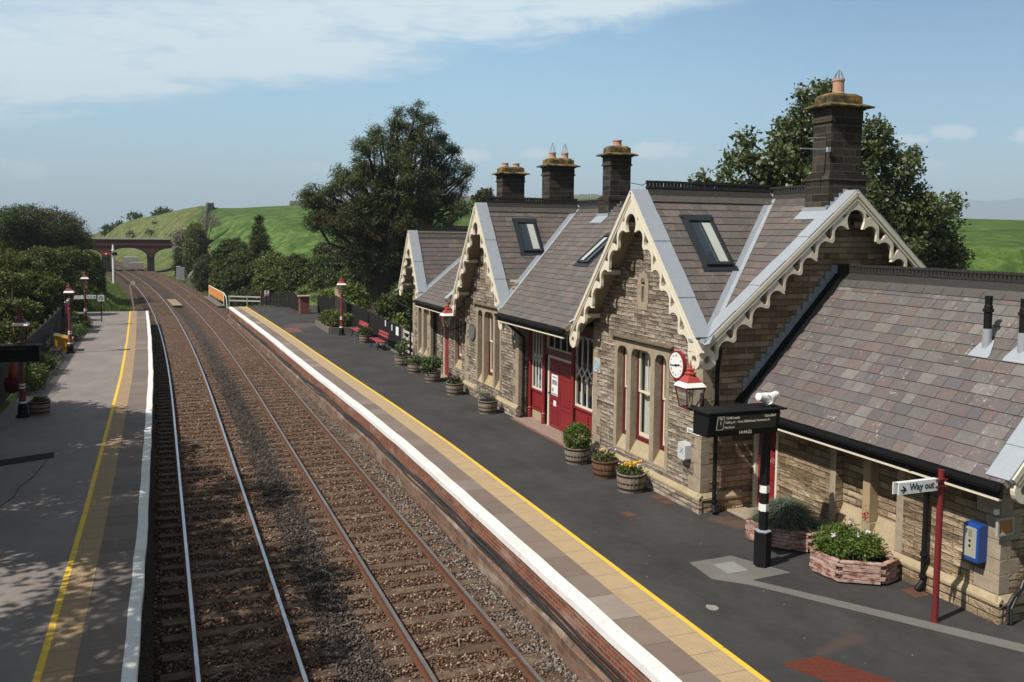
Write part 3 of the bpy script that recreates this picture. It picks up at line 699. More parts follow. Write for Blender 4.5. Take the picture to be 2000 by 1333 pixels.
wall('x', 16.9, 17.3, [(16.6, 0), (39.3, 0), (39.3, 3.4), (16.6, 3.4)])
wall('y', Y1-.45, Y1, [(11.1, 3.0), (16.9, 3.0), (16.9, zm(16.9)-.11), (XR, ZR-.12), (11.1, zm(11.1)-.11)])
wall('y', 38.95, 39.33, [(11.03, 0), (16.9, 0), (16.9, 3.6), (XR, 5.7), (11.03, 3.6)])
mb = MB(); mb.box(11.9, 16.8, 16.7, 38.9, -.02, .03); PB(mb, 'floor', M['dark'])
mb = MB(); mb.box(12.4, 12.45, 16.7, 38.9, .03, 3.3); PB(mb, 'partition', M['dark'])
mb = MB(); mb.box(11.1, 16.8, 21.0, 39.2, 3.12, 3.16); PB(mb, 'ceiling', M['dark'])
# wing
WX = 11.85
WW = (12.0, 13.52, .36, 2.30)
wall('x', WX, WX+.4, [(9.9, 0), (15.24, 0), (15.24, 2.72), (9.9, 2.72)], [rect(*WW)], 'stone_end')
wall('x', WX, WX+.4, [(16.06, 0), (16.14, 0), (16.14, 2.72), (16.06, 2.72)], m='stone_end')
wall('x', WX, WX+.4, [(15.24, 2.05), (16.06, 2.05), (16.06, 2.72), (15.24, 2.72)], m='stone_end')
wall('y', 9.9, 10.3, [(WX+.401, 0), (12.42, 0), (12.42, 2.1), (13.2, 2.1), (13.2, 0), (16.05, 0), (16.05, 2.74), (13.95, 4.93), (WX+.401, 2.66)], m='stone_end')
mb = MB(); mb.box(WX+.002, WX+.4005, 9.8985, 9.95, 0, 2.7); PB(mb, 'wall', M['stone_end'])
wall('x', 15.65, 16.05, [(10.31, 0), (16.1, 0), (16.1, 2.7), (10.31, 2.7)], m='stone_end')
mb = MB(); mb.box(WX+.18, WX+.26, 12.0, 13.52, .3, 2.3); PB(mb, 'blocked_window', M['stone_end'])

# plinth, quoins
def plinth_x(x, y0, y1, ztop=.42, m='stone'):
    mb = MB(); mb.box(x-.07, x, y0, y1, 0, ztop-.15); PB(mb, 'plinth', M[m])
    mb = MB(); mb.add([(x-.085,y0,ztop-.15),(x,y0,ztop-.15),(x,y1,ztop-.15),(x-.085,y1,ztop-.15),(x-.085,y0,ztop-.10),(x-.003,y0,ztop),(x-.003,y1,ztop),(x-.085,y1,ztop-.10)], [(0,3,2,1),(4,5,6,7),(0,1,5,4),(1,2,6,5),(2,3,7,6),(3,0,4,7)])
    PB(mb, 'plinth_course', M['sill'], bevel=.008)
def plinth_y(y, x0, x1, ztop=.42, m='stone_end'):
    mb = MB(); mb.box(x0, x1, y-.07, y, 0, ztop-.15); PB(mb, 'plinth', M[m])
    mb = MB(); mb.add([(x0,y-.085,ztop-.15),(x1,y-.085,ztop-.15),(x1,y,ztop-.15),(x0,y,ztop-.15),(x0,y-.085,ztop-.10),(x1,y-.085,ztop-.10),(x1,y-.003,ztop),(x0,y-.003,ztop)], [(0,3,2,1),(4,5,6,7),(0,1,5,4),(1,2,6,5),(2,3,7,6),(3,0,4,7)])
    PB(mb, 'plinth_course', M['sill'], bevel=.008)
plinth_x(XF, YN-.085, 21.28); plinth_x(XF, 26.55, 31.95); plinth_x(XF, 36.5, 39.35); plinth_y(YN, XF-.068, 11.62)
plinth_x(WX, 9.815, 15.1, .42, 'stone_end'); plinth_y(9.9, WX-.068, 12.4)
def quoins(x, y, sy, h=3.3, both=True, side='y', z0=.42):
    """dressed corner stones, long and short, on the corner x, y running in +y for sy = 1"""
    mb = MB(); z = z0; k = 0
    while z < h-.1:
        hh = min(random.choice((.24, .36, .30)), h-z); l = (.46, .26)[k % 2]; d = (.22, .42)[k % 2]
        y0, y1 = (y-.003, y+l) if sy > 0 else (y-l, y+.003)
        mb.box(x-.005, x+(d if both else .2), y0, y1, z+.004, z+hh-.004); z += hh; k += 1
    PB(mb, 'quoins', M['dressed'], bevel=.008)
quoins(XF, YN, 1, below(g1, YN)-.1); quoins(XF, 21.28, -1, 3.4); quoins(XF, 26.55, 1, 3.4); quoins(XF, 31.95, -1, 3.3); quoins(XF, 36.5, 1, 3.2, False); quoins(XF, 39.35, -1, 3.3)
quoins(WX, 9.9, 1, 2.65)

# ------------------------------------------------------------------ windows of the gables
def diag(mb, x, y0, y1, z0, z1, step=.05, w=.045, slope=1.35, sg=1, t=.045):
    """diagonal matchboarding raised on a panel in the plane x"""
    k = -8.0
    while k < 8:
        seg = []
        for (a, b) in ((y0, None), (y1, None), (None, z0), (None, z1)):
            if a is not None: zz = z0+sg*slope*(a-y0)+k; p = (a, zz)
            else: p = (y0+(b-z0-k)/(sg*slope), b)
            if y0-1e-6 <= p[0] <= y1+1e-6 and z0-1e-6 <= p[1] <= z1+1e-6: seg.append(p)
        if len(seg) >= 2:
            a, b = min(seg), max(seg)
            if math.dist(a, b) > .03: mb.bar((x, *a), (x, *b), t, w, (0, -(b[1]-a[1]), b[0]-a[0]))
        k += step*1.9
def sash(y0, y1, z0, z1, x, bars=1, meet=.52, parent=None):
    mb = MB(); mb.panel('x', x-.03, x+.09, rect(y0-.04, y1+.04, z0-.05, z1+.05), [rect(y0+.045, y1-.045, z0+.05, z1-.03)])
    w = PB(mb, 'window', M['maroon_frame'])
    zm_ = z0+(z1-z0)*meet; a, b = y0+.045, y1-.045; mb = MB()
    mb.panel('x', x-.012, x+.03, rect(a, b, zm_-.02, z1-.03), [rect(a+.05, b-.05, zm_+.025, z1-.09)])
    mb.panel('x', x+.02, x+.06, rect(a, b, z0+.05, zm_+.02), [rect(a+.05, b-.05, z0+.14, zm_-.02)])
    if bars:
        for k in range(bars):
            yy = a+(b-a)*(k+1)/(bars+1); mb.box(x-.006, x+.016, yy-.011, yy+.011, zm_+.02, z1-.07)
    PB(mb, 'sash', M['cream'], w, bevel=.004)
    mb = MB(); mb.box(x+.034, x+.038, a+.02, b-.02, z0+.1, z1-.06); PB(mb, 'pane', M['glass'], w)
    mb = MB(); n = 14
    for i in range(n):
        u0, u1 = a+(b-a)*i/n, a+(b-a)*(i+1)/n; dx = lambda i: .16+.02*math.sin(i*1.7)
        mb.poly([(x+dx(i), u0, z0+.05), (x+dx(i+1), u1, z0+.05), (x+dx(i+1), u1, z1), (x+dx(i), u0, z1)])
    PB(mb, 'curtain', M['curtain'], w)
    return w
def lights(S, L, z0, z1, x=XF, sill_z=.60, deep=.20, bars=None):
    mb = MB(); mb.panel('x', x-.006, x+.30, rect(S[0]+.002, S[1]-.002, S[2]+.002, S[3]-.002), [arch(a, b, sill_z, z1, min(.2, (b-a)/2-.01)) for a, b in L])
    PB(mb, 'window_surround', M['dressed'], bevel=.012)
    for i, (a, b) in enumerate(L):
        mb = MB(); mb.add([(x+.004,a+.001,sill_z),(x+deep+.02,a+.001,sill_z),(x+deep+.02,a+.001,z0),(x+.004,b-.001,sill_z),(x+deep+.02,b-.001,sill_z),(x+deep+.02,b-.001,z0)], [(0,1,2),(5,4,3),(0,2,5,3),(0,3,4,1),(1,4,5,2)])
        PB(mb, 'sill', M['sill'])
        sash(a+.012, b-.012, z0, z1, x+deep, bars=1 if (bars or [1]*9)[i] else 0)
def drip(y0, y1, z, x=XF):
    mb = MB(); mb.add([(x-.10,y0,z),(x,y0,z-.02),(x,y0,z+.08),(x-.10,y0,z+.035),(x-.10,y1,z),(x,y1,z-.02),(x,y1,z+.08),(x-.10,y1,z+.035)], [(0,1,2,3),(7,6,5,4),(0,4,5,1),(1,5,6,2),(2,6,7,3),(3,7,4,0)])
    PB(mb, 'drip_mould', M['drip'], bevel=.008)
lights(S1, [(17.60, 18.11), (18.30, 19.23), (19.42, 19.93)], .96, 3.14, bars=[0, 1, 0]); drip(17.3, 20.2, 3.34)
lights(S2, [(28.25, 28.72), (28.92, 29.81), (30.0, 30.5)], .97, 3.15, bars=[0, 1, 0]); drip(28.05, 30.85, 3.34)
lights(S3, [(37.02, 37.58), (37.87, 38.40)], 1.0, 2.64, sill_z=.66, bars=[0, 0]); drip(36.78, 38.82, 2.86)
for y, x in ((18.73, XF), (29.45, XF)):
    mb = MB(); mb.panel('x', x-.014, x+.12, vent(y, 4.55), [circ(y, 4.74, .10, 14), [(y-.06, 4.28), (y+.06, 4.28), (y+.055, 4.645), (y-.055, 4.645)]]); PB(mb, 'vent_stone', M['dressed'], bevel=.01)
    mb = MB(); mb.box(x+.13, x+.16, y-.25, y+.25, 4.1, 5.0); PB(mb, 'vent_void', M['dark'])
# window and door of the recessed bay between the second and third gables
mb = MB(); mb.panel('x', 10.815, 11.05, rect(RW[0]+.002, RW[1]-.002, RW[2], RW[3]), [rect(33.06, 33.90, .62, 2.55)]); PB(mb, 'window_surround', M['dressed'], bevel=.01)
mb = MB(); mb.add([(10.82,33.06,.62),(11.02,33.06,.62),(11.02,33.06,1.0),(10.82,33.9,.62),(11.02,33.9,.62),(11.02,33.9,1.0)], [(0,1,2),(5,4,3),(0,2,5,3),(0,3,4,1),(1,4,5,2)]); PB(mb, 'sill', M['sill'])
sash(33.07, 33.89, 1.0, 2.55, 10.97)
def door_leaf(name, x, y0, y1, z0, z1, parent=ST, m='red', sg=1, panels=((.05,.30),(.36,.72),(.78,.97))):
    mb = MB(); mb.box(x, x+.05, y0, y1, z0, z1); d = PB(mb, name, M[m], parent if parent is not ST else None)
    mb = MB(); h = z1-z0; fr = MB(); r = .055
    for a, b in panels: diag(mb, x-.002, y0+.085, y1-.085, z0+h*a+.02, z0+h*b-.02, sg=sg)
    PB(mb, 'matchboarding', M[m], d)
    fr.box(x-.018, x-.0005, y0+.003, y0+.075, z0, z1); fr.box(x-.018, x-.0005, y1-.075, y1-.003, z0, z1)
    zs = [z0]+[z0+h*(panels[i][1]+panels[i+1][0])/2 for i in range(len(panels)-1)]+[z1]
    for i, z in enumerate(zs): fr.box(x-.016, x-.0008, y0+.075, y1-.075, max(z0, z-.045), min(z1, z+.045))
    PB(fr, 'door_rail', M[m], d, bevel=.005)
    mb = MB(); mb.lathe([(.012,0),(.012,.03),(.026,.035),(.03,.05),(.018,.06)], (0,0,0), 10); hnd = PB(mb, 'handle', M['black'], d)
    hnd.rotation_euler = (0, -math.pi/2, 0); hnd.location = Vector((x-.018, (y0+.04) if sg > 0 else (y1-.04), z0+1.0))
    hnd.matrix_parent_inverse = base_matrix(d).inverted()
    return d
mb = MB(); mb.panel('x', 10.86, 10.98, [(34.74, 0), (34.82, 0), (34.82, 2.2), (35.50, 2.2), (35.50, 0), (35.58, 0), (35.58, 2.28), (34.74, 2.28)]); PB(mb, 'door_frame', M['cream'], bevel=.006)
door_leaf('door', 10.93, 34.83, 35.49, .06, 2.19)
mb = MB(); mb.box(10.45, 10.95, 34.6, 35.7, 0, .06); PB(mb, 'doorstep', M['dressed'], bevel=.01)
# wing: door, blocked lancets with a timber post, sills
mb = MB(); mb.panel('x', WX-.01, WX+.14, [(15.25, 0), (15.31, 0), (15.31, 1.98), (15.97, 1.98), (15.97, 0), (16.05, 0), (16.05, 2.04), (15.25, 2.04)]); PB(mb, 'door_frame', M['cream'], bevel=.006)
door_leaf('door', WX+.07, 15.32, 15.96, .04, 1.97)
mb = MB(); mb.box(WX+.05, WX+.062, 15.42, 15.70, 1.12, 1.22); PB(mb, 'notice', M['paper'])
mb = MB(); mb.box(11.20, 11.95, 15.0, 16.05, 0, .05); PB(mb, 'doorstep', M['dressed'], bevel=.012)
mb = MB(); mb.box(WX-.02, WX+.20, 12.62, 12.80, .72, 2.30); PB(mb, 'window_mullion', simple('buff_stone_mullion', (.36,.275,.165), .85, .2, 0, 5, .3, .2), bevel=.012)
mb = MB()
for a, b in ((12.02, 12.60), (12.82, 13.50)): mb.add([(WX-.012,a,.37),(WX+.19,a,.37),(WX+.19,a,.86),(WX-.012,b,.37),(WX+.19,b,.37),(WX+.19,b,.86)], [(0,1,2),(5,4,3),(0,2,5,3),(0,3,4,1),(1,4,5,2)])
mb.box(WX-.012, WX+.19, 12.601, 12.819, .37, .72); PB(mb, 'sill', M['sill'], bevel=.008)
for a, b in ((11.84, 11.998), (13.522, 13.68)): mb = MB(); mb.box(WX-.006, WX+.10, a, b, .42, 2.4); PB(mb, 'window_surround', M['dressed'], bevel=.008)
mb = MB(); mb.box(10.05, 10.12, 12.44, 13.18, .02, 2.08)
d = MB(); d.box(12.44, 13.18, 10.05, 10.10, .03, 2.08); dd = PB(d, 'door', M['maroon'])
d = MB()
for k in range(5): d.box(12.46+k*.145, 12.585+k*.145, 10.03, 10.049, .05, 2.05)
PB(d, 'matchboarding', M['maroon'], dd)

# ------------------------------------------------------------------ glazed timber front between the first two gables
SX = 11.0
def post(y, z1):
    mb = MB(); mb.lathe([(.075,.0),(.075,.28),(.062,.31),(.085,.33),(.085,.36),(.058,.40),(.058,1.9),(.07,1.93),(.07,1.98),(.085,2.02),(.085,2.06),(.055,2.1),(.055,z1)], (SX-.05, y, 0), 12)
    PB(mb, 'column', M['red'], smooth=False)
for y in (21.36, 23.29, 25.36, 26.48): post(y, 3.1)
mb = MB(); mb.box(SX+.02, SX+.30, 25.42, 26.55, 0, .36); PB(mb, 'stall_riser', M['sill'], bevel=.015); mb = MB(); mb.box(SX+.02, SX+.30, 21.28, 23.24, 0, .36); PB(mb, 'stall_riser', M['sill'], bevel=.015)
mb = MB(); mb.box(10.42, SX+.35, 21.9, 26.54, 0, .045); PB(mb, 'doorstep', simple('pink_sandstone_step', (.27,.20,.165), .9, .2, 0, 6, .4, .2), bevel=.01)
mb = MB(); mb.box(10.34, 10.42, 21.9, 26.6, 0, .02); PB(mb, 'step_edging', M['brick'])
mb = MB(); mb.box(SX-.02, SX+.28, 21.28, 26.55, 3.0, 3.30); PB(mb, 'fascia', M['maroon']); mb = MB(); mb.box(SX-.05, SX+.1, 23.24, 25.42, 2.22, 2.40); PB(mb, 'transom', M['maroon'])
for y0, y1 in ((21.40, 23.23), (25.42, 26.43)):
    mb = MB(); mb.box(SX+.02, SX+.08, y0, y1, .34, .97); p = PB(mb, 'dado_panel', M['red'])
    mb = MB(); n = 2 if y1-y0 > 1.5 else 1
    for k in range(n): diag(mb, SX+.012, y0+(y1-y0)*k/n+.06, y0+(y1-y0)*(k+1)/n-.06, .44, .86, slope=1.2)
    PB(mb, 'matchboarding', M['red'], p)
    mb = MB(); mb.box(SX-.03, SX+.10, y0-.02, y1+.02, .93, 1.0); mb.box(SX-.01, SX+.06, y0, y1, .34, .42); PB(mb, 'dado_rail', M['red'], p, bevel=.006)
    # window above: cream frame, arched head, bars and a band of lattice
    mb = MB(); mb.panel('x', SX+.0, SX+.06, rect(y0, y1, 1.0, 3.0), [arch(y0+.045, y1-.045, 1.05, 2.97, min(.4, (y1-y0)/2-.06), 8)]); w = PB(mb, 'window', M['cream'])
    n = 4 if y1-y0 < 1.5 else 5
    mb = MB(); ys = [y0+.045+(y1-y0-.09)*k/n for k in range(n+1)]; za, zb = 1.82, 2.14
    for k in range(n+1):
        if 0 < k < n:
            mb.box(SX+.005, SX+.04, ys[k]-.017, ys[k]+.017, 1.05, za); mb.box(SX+.005, SX+.04, ys[k]-.017, ys[k]+.017, zb, 2.95)
        if k < n:
            m_ = (ys[k]+ys[k+1])/2; e = .155
            for q in range(2):
                mb.bar((SX+.018+.004*q, ys[k], za if q else zb), (SX+.018+.004*q, ys[k+1], zb if q else za), .036, .036, (1,0,0))
    PB(mb, 'glazing_bars', M['white'], w)
    mb = MB(); mb.box(SX+.044, SX+.048, y0+.03, y1-.03, 1.02, 2.98); PB(mb, 'pane', M['glass'], w)
    bl = MB(); bl.box(SX+.07, SX+.075, y0+.3, y0+.62, 1.12, 1.30); bl.box(SX+.07, SX+.075, y1-.38, y1-.16, 1.10, 1.42); PB(bl, 'window_notice', simple('pale_leaflet', (.50,.58,.62), .6, .2, 0, 25, .6, 0), w)
    bl = MB(); bl.box(SX+.068, SX+.073, y0+.40, y0+.55, 1.48, 1.72); PB(bl, 'window_sticker', simple('pink_sticker', (.60,.22,.26), .6, .2, 0, 6, .5, 0), w)
# doors and fanlight
mb = MB(); mb.panel('x', SX-.01, SX+.08, [(23.36, .045), (23.42, .045), (23.42, 2.14), (25.07, 2.14), (25.07, .045), (25.17, .045), (25.17, 2.23), (23.36, 2.23)]); PB(mb, 'door_frame', M['cream'], bevel=.006)
door_leaf('door', SX+.02, 24.25, 25.05, .06, 2.13, sg=-1); door_leaf('door', SX+.02, 23.44, 24.23, .06, 2.13, sg=1)
mb = MB(); mb.panel('x', SX, SX+.06, rect(23.36, 25.30, 2.40, 3.0), [arch(23.42, 25.22, 2.45, 2.96, .38, 8)]); w = PB(mb, 'window', M['cream'])
mb = MB()
for k in range(1, 4): yy = 23.42+1.8*k/4; mb.box(SX+.01, SX+.04, yy-.011, yy+.011, 2.44, 2.97)
PB(mb, 'glazing_bars', M['white'], w); mb = MB(); mb.box(SX+.044, SX+.048, 23.4, 25.25, 2.42, 2.98); PB(mb, 'pane', M['glass'], w)

# ------------------------------------------------------------------ gutters, pipes
def gutter(x, y0, y1, z, fx=.10, cream=True):
    mb = MB(); pts = [(-.055, .05), (-.06, 0), (-.04, -.045), (0, -.062), (.04, -.045), (.06, 0), (.055, .05), (.04, .05), (.03, -.02), (0, -.035), (-.03, -.02), (-.04, .05)]
    mb.panel('y', y0, y1, [(x+a, z+b) for a, b in pts]); o = PB(mb, 'gutter', M['black'])
    mb = MB(); mb.box(x+.065, x+.11, y0, y1, z-.17, z+.04); PB(mb, 'fascia', M['black_matt'])
    mb = MB(); mb.box(x+.055, x+.125, y0+.02, y1-.02, z-.205, z-.17); PB(mb, 'eaves_moulding', M['cream'])
gutter(XE-.07, 21.62, 26.58, zm(XE)-.06); gutter(xl-.07, 32.2, 36.4, ZL-SL*(XR-xl)-.06); gutter(XW-.07, 9.55, 15.95, ZW-SW*(13.95-XW)-.06)
def pipe(pts, r=.045, shoe=(-.12, 0)):
    mb = MB(); mb.tube(pts, r, 10); e = Vector(pts[-1])
    for z in (.25, .62, 1.9, 2.3):
        if z < pts[0][2]-.2: mb.lathe([(r*1.35,-.03),(r*1.5,0),(r*1.35,.03)], (e.x, e.y, z), 10)
    mb.tube([e, (e.x+shoe[0]*.6, e.y+shoe[1]*.6, e.z-.08), (e.x+shoe[0], e.y+shoe[1], e.z-.13)], r*1.15, 10)
    PB(mb, 'downpipe', M['black'])
zg = zm(XE)-.1
pipe([(XE-.05, 26.35, zg-.02), (XE+.15, 26.4, zg-.15), (10.5, 26.46, zg-.5), (10.72, 26.47, zg-.7), (10.72, 26.47, .16)])
pipe([(10.88, 15.98, 3.5), (10.86, 16.0, 3.2), (10.86, 16.03, 2.95), (10.86, 16.03, .16)], shoe=(-.05, -.12))
pipe([(9.95, 36.3, 3.0), (10.4, 36.45, 2.8), (10.72, 36.42, 2.6), (10.72, 36.42, .16)])
pipe([(9.9, 40.0, 2.9), (10.2, 39.7, 2.6), (10.5, 39.45, 2.45), (10.5, 39.45, .16)])
pipe([(XW-.05, 11.25, 2.16), (XW+.08, 11.25, 2.0), (11.70, 11.25, 1.86), (11.74, 11.25, 1.7), (11.74, 11.25, .16)])
mb = MB(); mb.tube([(12.42, 9.84, 1.0), (12.3, 9.84, .62), (12.22, 9.82, .5), (12.05, 9.80, .42), (11.92, 9.78, .3), (11.90, 9.76, .05)], .028, 8); mb.tube([(12.46, 9.84, 1.0), (12.36, 9.83, .55), (12.1, 9.79, .40), (11.97, 9.76, .25), (11.95, 9.74, .02)], .024, 8); PB(mb, 'conduit', M['cable'])

# ------------------------------------------------------------------ chimneys
def chimney(x, y, sx, sy, z0, zt, pots, aerial=False, base=None, spikes=False):
    """shaft from z0 to the top of its coping zt; pots are y/x offsets with height"""
    mb = MB(); B = lambda g, a, b: mb.box(x-sx/2-g, x+sx/2+g, y-sy/2-g, y+sy/2+g, a, b)
    H = zt
    if base: mb.box(x-sx/2-.09, x+sx/2+.09, y-sy/2-.09, y+sy/2+.09, z0, base); B(.11, base, base+.10); B(.05, base+.10, base+.15)
    B(0, z0+.001, H-.62); B(.035, H-.62, H-.56); B(.012, H-.56, H-.34); B(.05, H-.34, H-.28)
    c = PB(mb, 'chimney', M['chimney'], bevel=.012)
    mb = MB(); a, b = sx/2, sy/2
    def fr(g0, z_0, g1, z_1): mb.add([(x-a-g0,y-b-g0,z_0),(x+a+g0,y-b-g0,z_0),(x+a+g0,y+b+g0,z_0),(x-a-g0,y+b+g0,z_0),(x-a-g1,y-b-g1,z_1),(x+a+g1,y-b-g1,z_1),(x+a+g1,y+b+g1,z_1),(x-a-g1,y+b+g1,z_1)], [(0,3,2,1),(4,5,6,7),(0,1,5,4),(1,2,6,5),(2,3,7,6),(3,0,4,7)])
    fr(.17, H-.30, .18, H-.265); fr(.179, H-.264, .01, H-.20); fr(-.005, H-.20, -.01, H-.045); fr(-.009, H-.045, -.10, H+.02)
    PB(mb, 'coping', M['chim_cap'], c, bevel=.01)
    for px, py, h, r, sp in pots:
        mb = MB(); mb.lathe([(r*1.15,0),(r*1.1,.05),(r,.08),(r*.95,h-.05),(r*1.08,h-.04),(r*1.08,h),(r*.85,h),(r*.85,h-.1)], (x+px, y+py, H-.02), 14); p = PB(mb, 'chimney_pot', M['terracotta'], c, smooth=False)
        if sp:
            mb = MB()
            for k in range(8):
                q = 2*math.pi*k/8; mb.tube([(x+px+r*.9*math.cos(q), y+py+r*.9*math.sin(q), H+h-.04), (x+px+r*.6*math.cos(q), y+py+r*.6*math.sin(q), H+h+sp*.5), (x+px, y+py, H+h+sp)], .008, 4)
            PB(mb, 'bird_guard', M['lead_blue'], p)
    return c
chimney(XR+.02, 16.27, .84, .58, 6.35, 8.93, [(-.02, 0, .36, .125, .20)], base=7.05)
chimney(XR, 26.55, .74, .55, 6.3, 8.68, [(0, 0, .23, .14, 0)], base=6.95)
chimney(XR, 31.2, 1.0, .70, 6.2, 8.62, [(-.24, 0, .25, .13, .34), (.26, 0, .25, .13, .34)], base=6.7)
chimney(XR, 36.1, 1.0, .70, 5.6, 8.62, [(-.25, 0, .20, .14, 0), (.25, 0, .20, .14, 0)], base=6.3)
mb = MB(); mb.tube([(13.5, 16.1, 7.98), (12.95, 16.0, 7.93)], .012, 5); mb.tube([(13.5, 16.1, 7.72), (12.72, 15.95, 7.70)], .014, 5); mb.box(13.42, 13.5, 15.93, 15.99, 7.66, 7.76); PB(mb, 'aerial', M['lead'])
for y, sx in ((16.27, .84), (26.55, .74)):
    mb = MB(); z = ZR-SM*(sx/2+.09)
    mb.box(XR-sx/2-.13, XR-sx/2-.092, y-.40, y+.40, z-.10, z+.10); slab((XE, 0, zm(XE)), (0,1,0), (1,0,SM), [(y-.42, 4.72), (y+.42, 4.72), (y+.42, 4.35), (y-.42, 4.35)], .02, .035, mb)
    for k in range(5): mb.box(XR-sx/2-.12+k*.11, XR-sx/2+.0+k*.11, y-.40, y-.375, z-.05+k*.09, z+.13+k*.09)
    PB(mb, 'chimney_flashing', M['lead'])
mb = MB(); mb.tube([(XR-.35, 26.3, 7.62), (11.5, 20.5, 7.10), (10.5, g1['c']+.02, 7.06)], .010, 5); PB(mb, 'stay_wire', M['black_matt'])

# ------------------------------------------------------------------ rooflights and vent pipes
def skylight(O, U, V, u0, u1, v0, v1):
    O, U, V = Vector(O), Vector(U), Vector(V).normalized(); N = U.cross(V); N = N if N.z > 0 else -N
    mb = MB(); A = lambda pl, a, b: slab(O, U, V, pl, a, b, mb)
    A(rect(u0, u1, v0, v0+.06), .02, .09); A(rect(u0, u1, v1-.12, v1), .02, .10); A(rect(u0, u0+.06, v0+.06, v1-.12), .02, .09); A(rect(u1-.06, u1, v0+.06, v1-.12), .02, .09)
    um = (u0+u1)/2; A(rect(um-.012, um+.012, v0+.06, v1-.12), .05, .085)
    A(rect(u0-.12, u1+.12, v0-.14, v0-.005), .022, .032); A(rect(u0-.09, u0-.005, v0, v1), .02, .03); A(rect(u1+.005, u1+.09, v0, v1), .02, .03); A(rect(u0-.1, u1+.1, v1+.005, v1+.10), .02, .045)
    s = PB(mb, 'skylight', simple('anthracite_cladding', (.030,.034,.040), .45, .4, .2, 9, .3, .05))
    mb = MB(); A = slab(O, U, V, rect(u0+.06, u1-.06, v0+.06, v1-.12), .03, .056, mb); PB(mb, 'glazing', M['sky_glass'], s)
    mb = MB(); slab(O, U, V, rect(um+.02, u1-.07, v0+.10, v1-.16), .057, .062, mb); PB(mb, 'sky_reflection', simple('cream_sky_reflection', (.42,.44,.40), .3, .6, 0, 3, .2, 0), s)  # pale plate over half the glazing, a sky reflection put into colour
O, U, V, poly = roof_y(g1, 1, [(11.03, 16.9), (11.72, 17.84)]); skylight(O, U, V, 11.08, 11.74, poly[0][1], poly[1][1])
O, U, V, poly = roof_y(g2, 1, [(11.03, 28.07), (11.72, 28.85)]); skylight(O, U, V, 11.30, 11.98, poly[0][1], poly[1][1])
O, U, V, poly = roof_x(XE, XR, ZR, SM, [(11.76, 24.1), (12.75, 24.8)]); skylight(O, U, V, 24.05, 24.78, poly[0][1], poly[1][1])
for y in (11.33, 10.65):
    z = ZW-SW*(13.95-13.0); mb = MB(); mb.lathe([(.065,.30),(.065,.58),(.088,.585),(.088,.63),(.068,.64),(.068,.68),(.058,.70),(.062,.85)], (13.0, y, z), 14); v = PB(mb, 'vent_pipe', M['black'])
    mb = MB(); mb.lathe([(.075,-.08),(.075,.30)], (13.0, y, z), 14); slab((XW, 0, ZW-SW*(13.95-XW)), (0,1,0), (1,0,SW), [(y-.2, 2.12), (y+.2, 2.12), (y+.2, 2.2), (y+.1, 2.5), (y-.1, 2.5), (y-.2, 2.2)], .022, .034, mb); PB(mb, 'lead_collar', M['lead'], v)
# ================================================================== GROUND, TRACKS, PLATFORMS
def xc(y): return 2.92 - max(0.0, y-35.0)**2/2360.0
def dxc(y): return -2*max(0.0, y-35.0)/2360.0
ER = [(-8,6.02),(10,6.07),(16,6.14),(24,6.20),(30,6.12),(37,5.95),(45,5.78),(53,5.64),(62,5.40),(73.3,5.06)]
EL = [(-8,-.34),(12,-.34),(20,-.26),(30,-.23),(39,-.22),(46,-.28),(53,-.36),(62,-.5),(71,-.66)]
er = lambda y: lerp_pts(ER, y)
el = lambda y: lerp_pts(EL, y)
def sm(a, b, x): t = min(1, max(0, (x-a)/(b-a))); return t*t*(3-2*t)
AZ = [(-40,-.002,230),(-8,-.008,260),(-4.1,-.007,305),(-3.1,.0025,303),(-2.1,.009,300),(-1.2,.0112,295),(.05,.0150,288),(1.3,.0215,275),(2.65,.0268,262),(3.3,.0240,258),(4.5,.0240,255),(8.6,.0284,240),(15,.034,245),(26.1,.0399,260),(36,.030,210),(48,.0191,170),(52,.0174,165),(70,.01,160),(140,.0,160)]
def height(x, y):
    r = math.hypot(x, y); az = math.degrees(math.atan2(x, y)); e = lerp_pts([(a, b) for a, b, c in AZ], az); rc = lerp_pts([(a, c) for a, b, c in AZ], az)
    zc = HC+rc*e; z0 = lerp_pts([(-60,.4),(3,-.6),(26,-.3),(34,.8),(41,2.6),(60,2.6),(90,-.3)], az); r0 = lerp_pts([(-60,60),(26,66),(41,44),(60,44)], az)
    t = min(1, max(0, (r-r0)/(rc-r0))); p = .72
    h = z0+(zc-z0)*(t**.85*(1.35-.35*t) if t < 1 else 1)
    h = min(h, zc) if r < rc else zc-(r-rc)*.055
    h += .35*math.sin(x*.11+1.3)*math.sin(y*.07)*sm(80, 140, r)*(1-sm(rc-40, rc, r)*.6)
    h = max(h, -34.0)
    yy = min(y, 330); d = x-xc(yy)
    if y < -20: return -1.6+min(0, 0)
    if y > 330: return h
    if d > 0:
        k = sm(4.6, 20 if y > 90 else 13, d)
        if y < 78: h = min(h, lerp_pts([(4,-1.3),(7,-.55),(30,-.25),(60,3)], d) if r < 75 else h)
        return -1.32*(1-k)+h*k
    d = -d
    if y < 74:
        return -1.3*(1-sm(3.4, 8.4, d))+sm(3.4, 8.4, d)*(.1+.12*max(0, d-8))
    bank = -1.3+2.9*sm(4.3, 9.0, d)
    k = sm(14, 30, d); return bank*(1-k)+max(bank, min(h, 3.5))*k
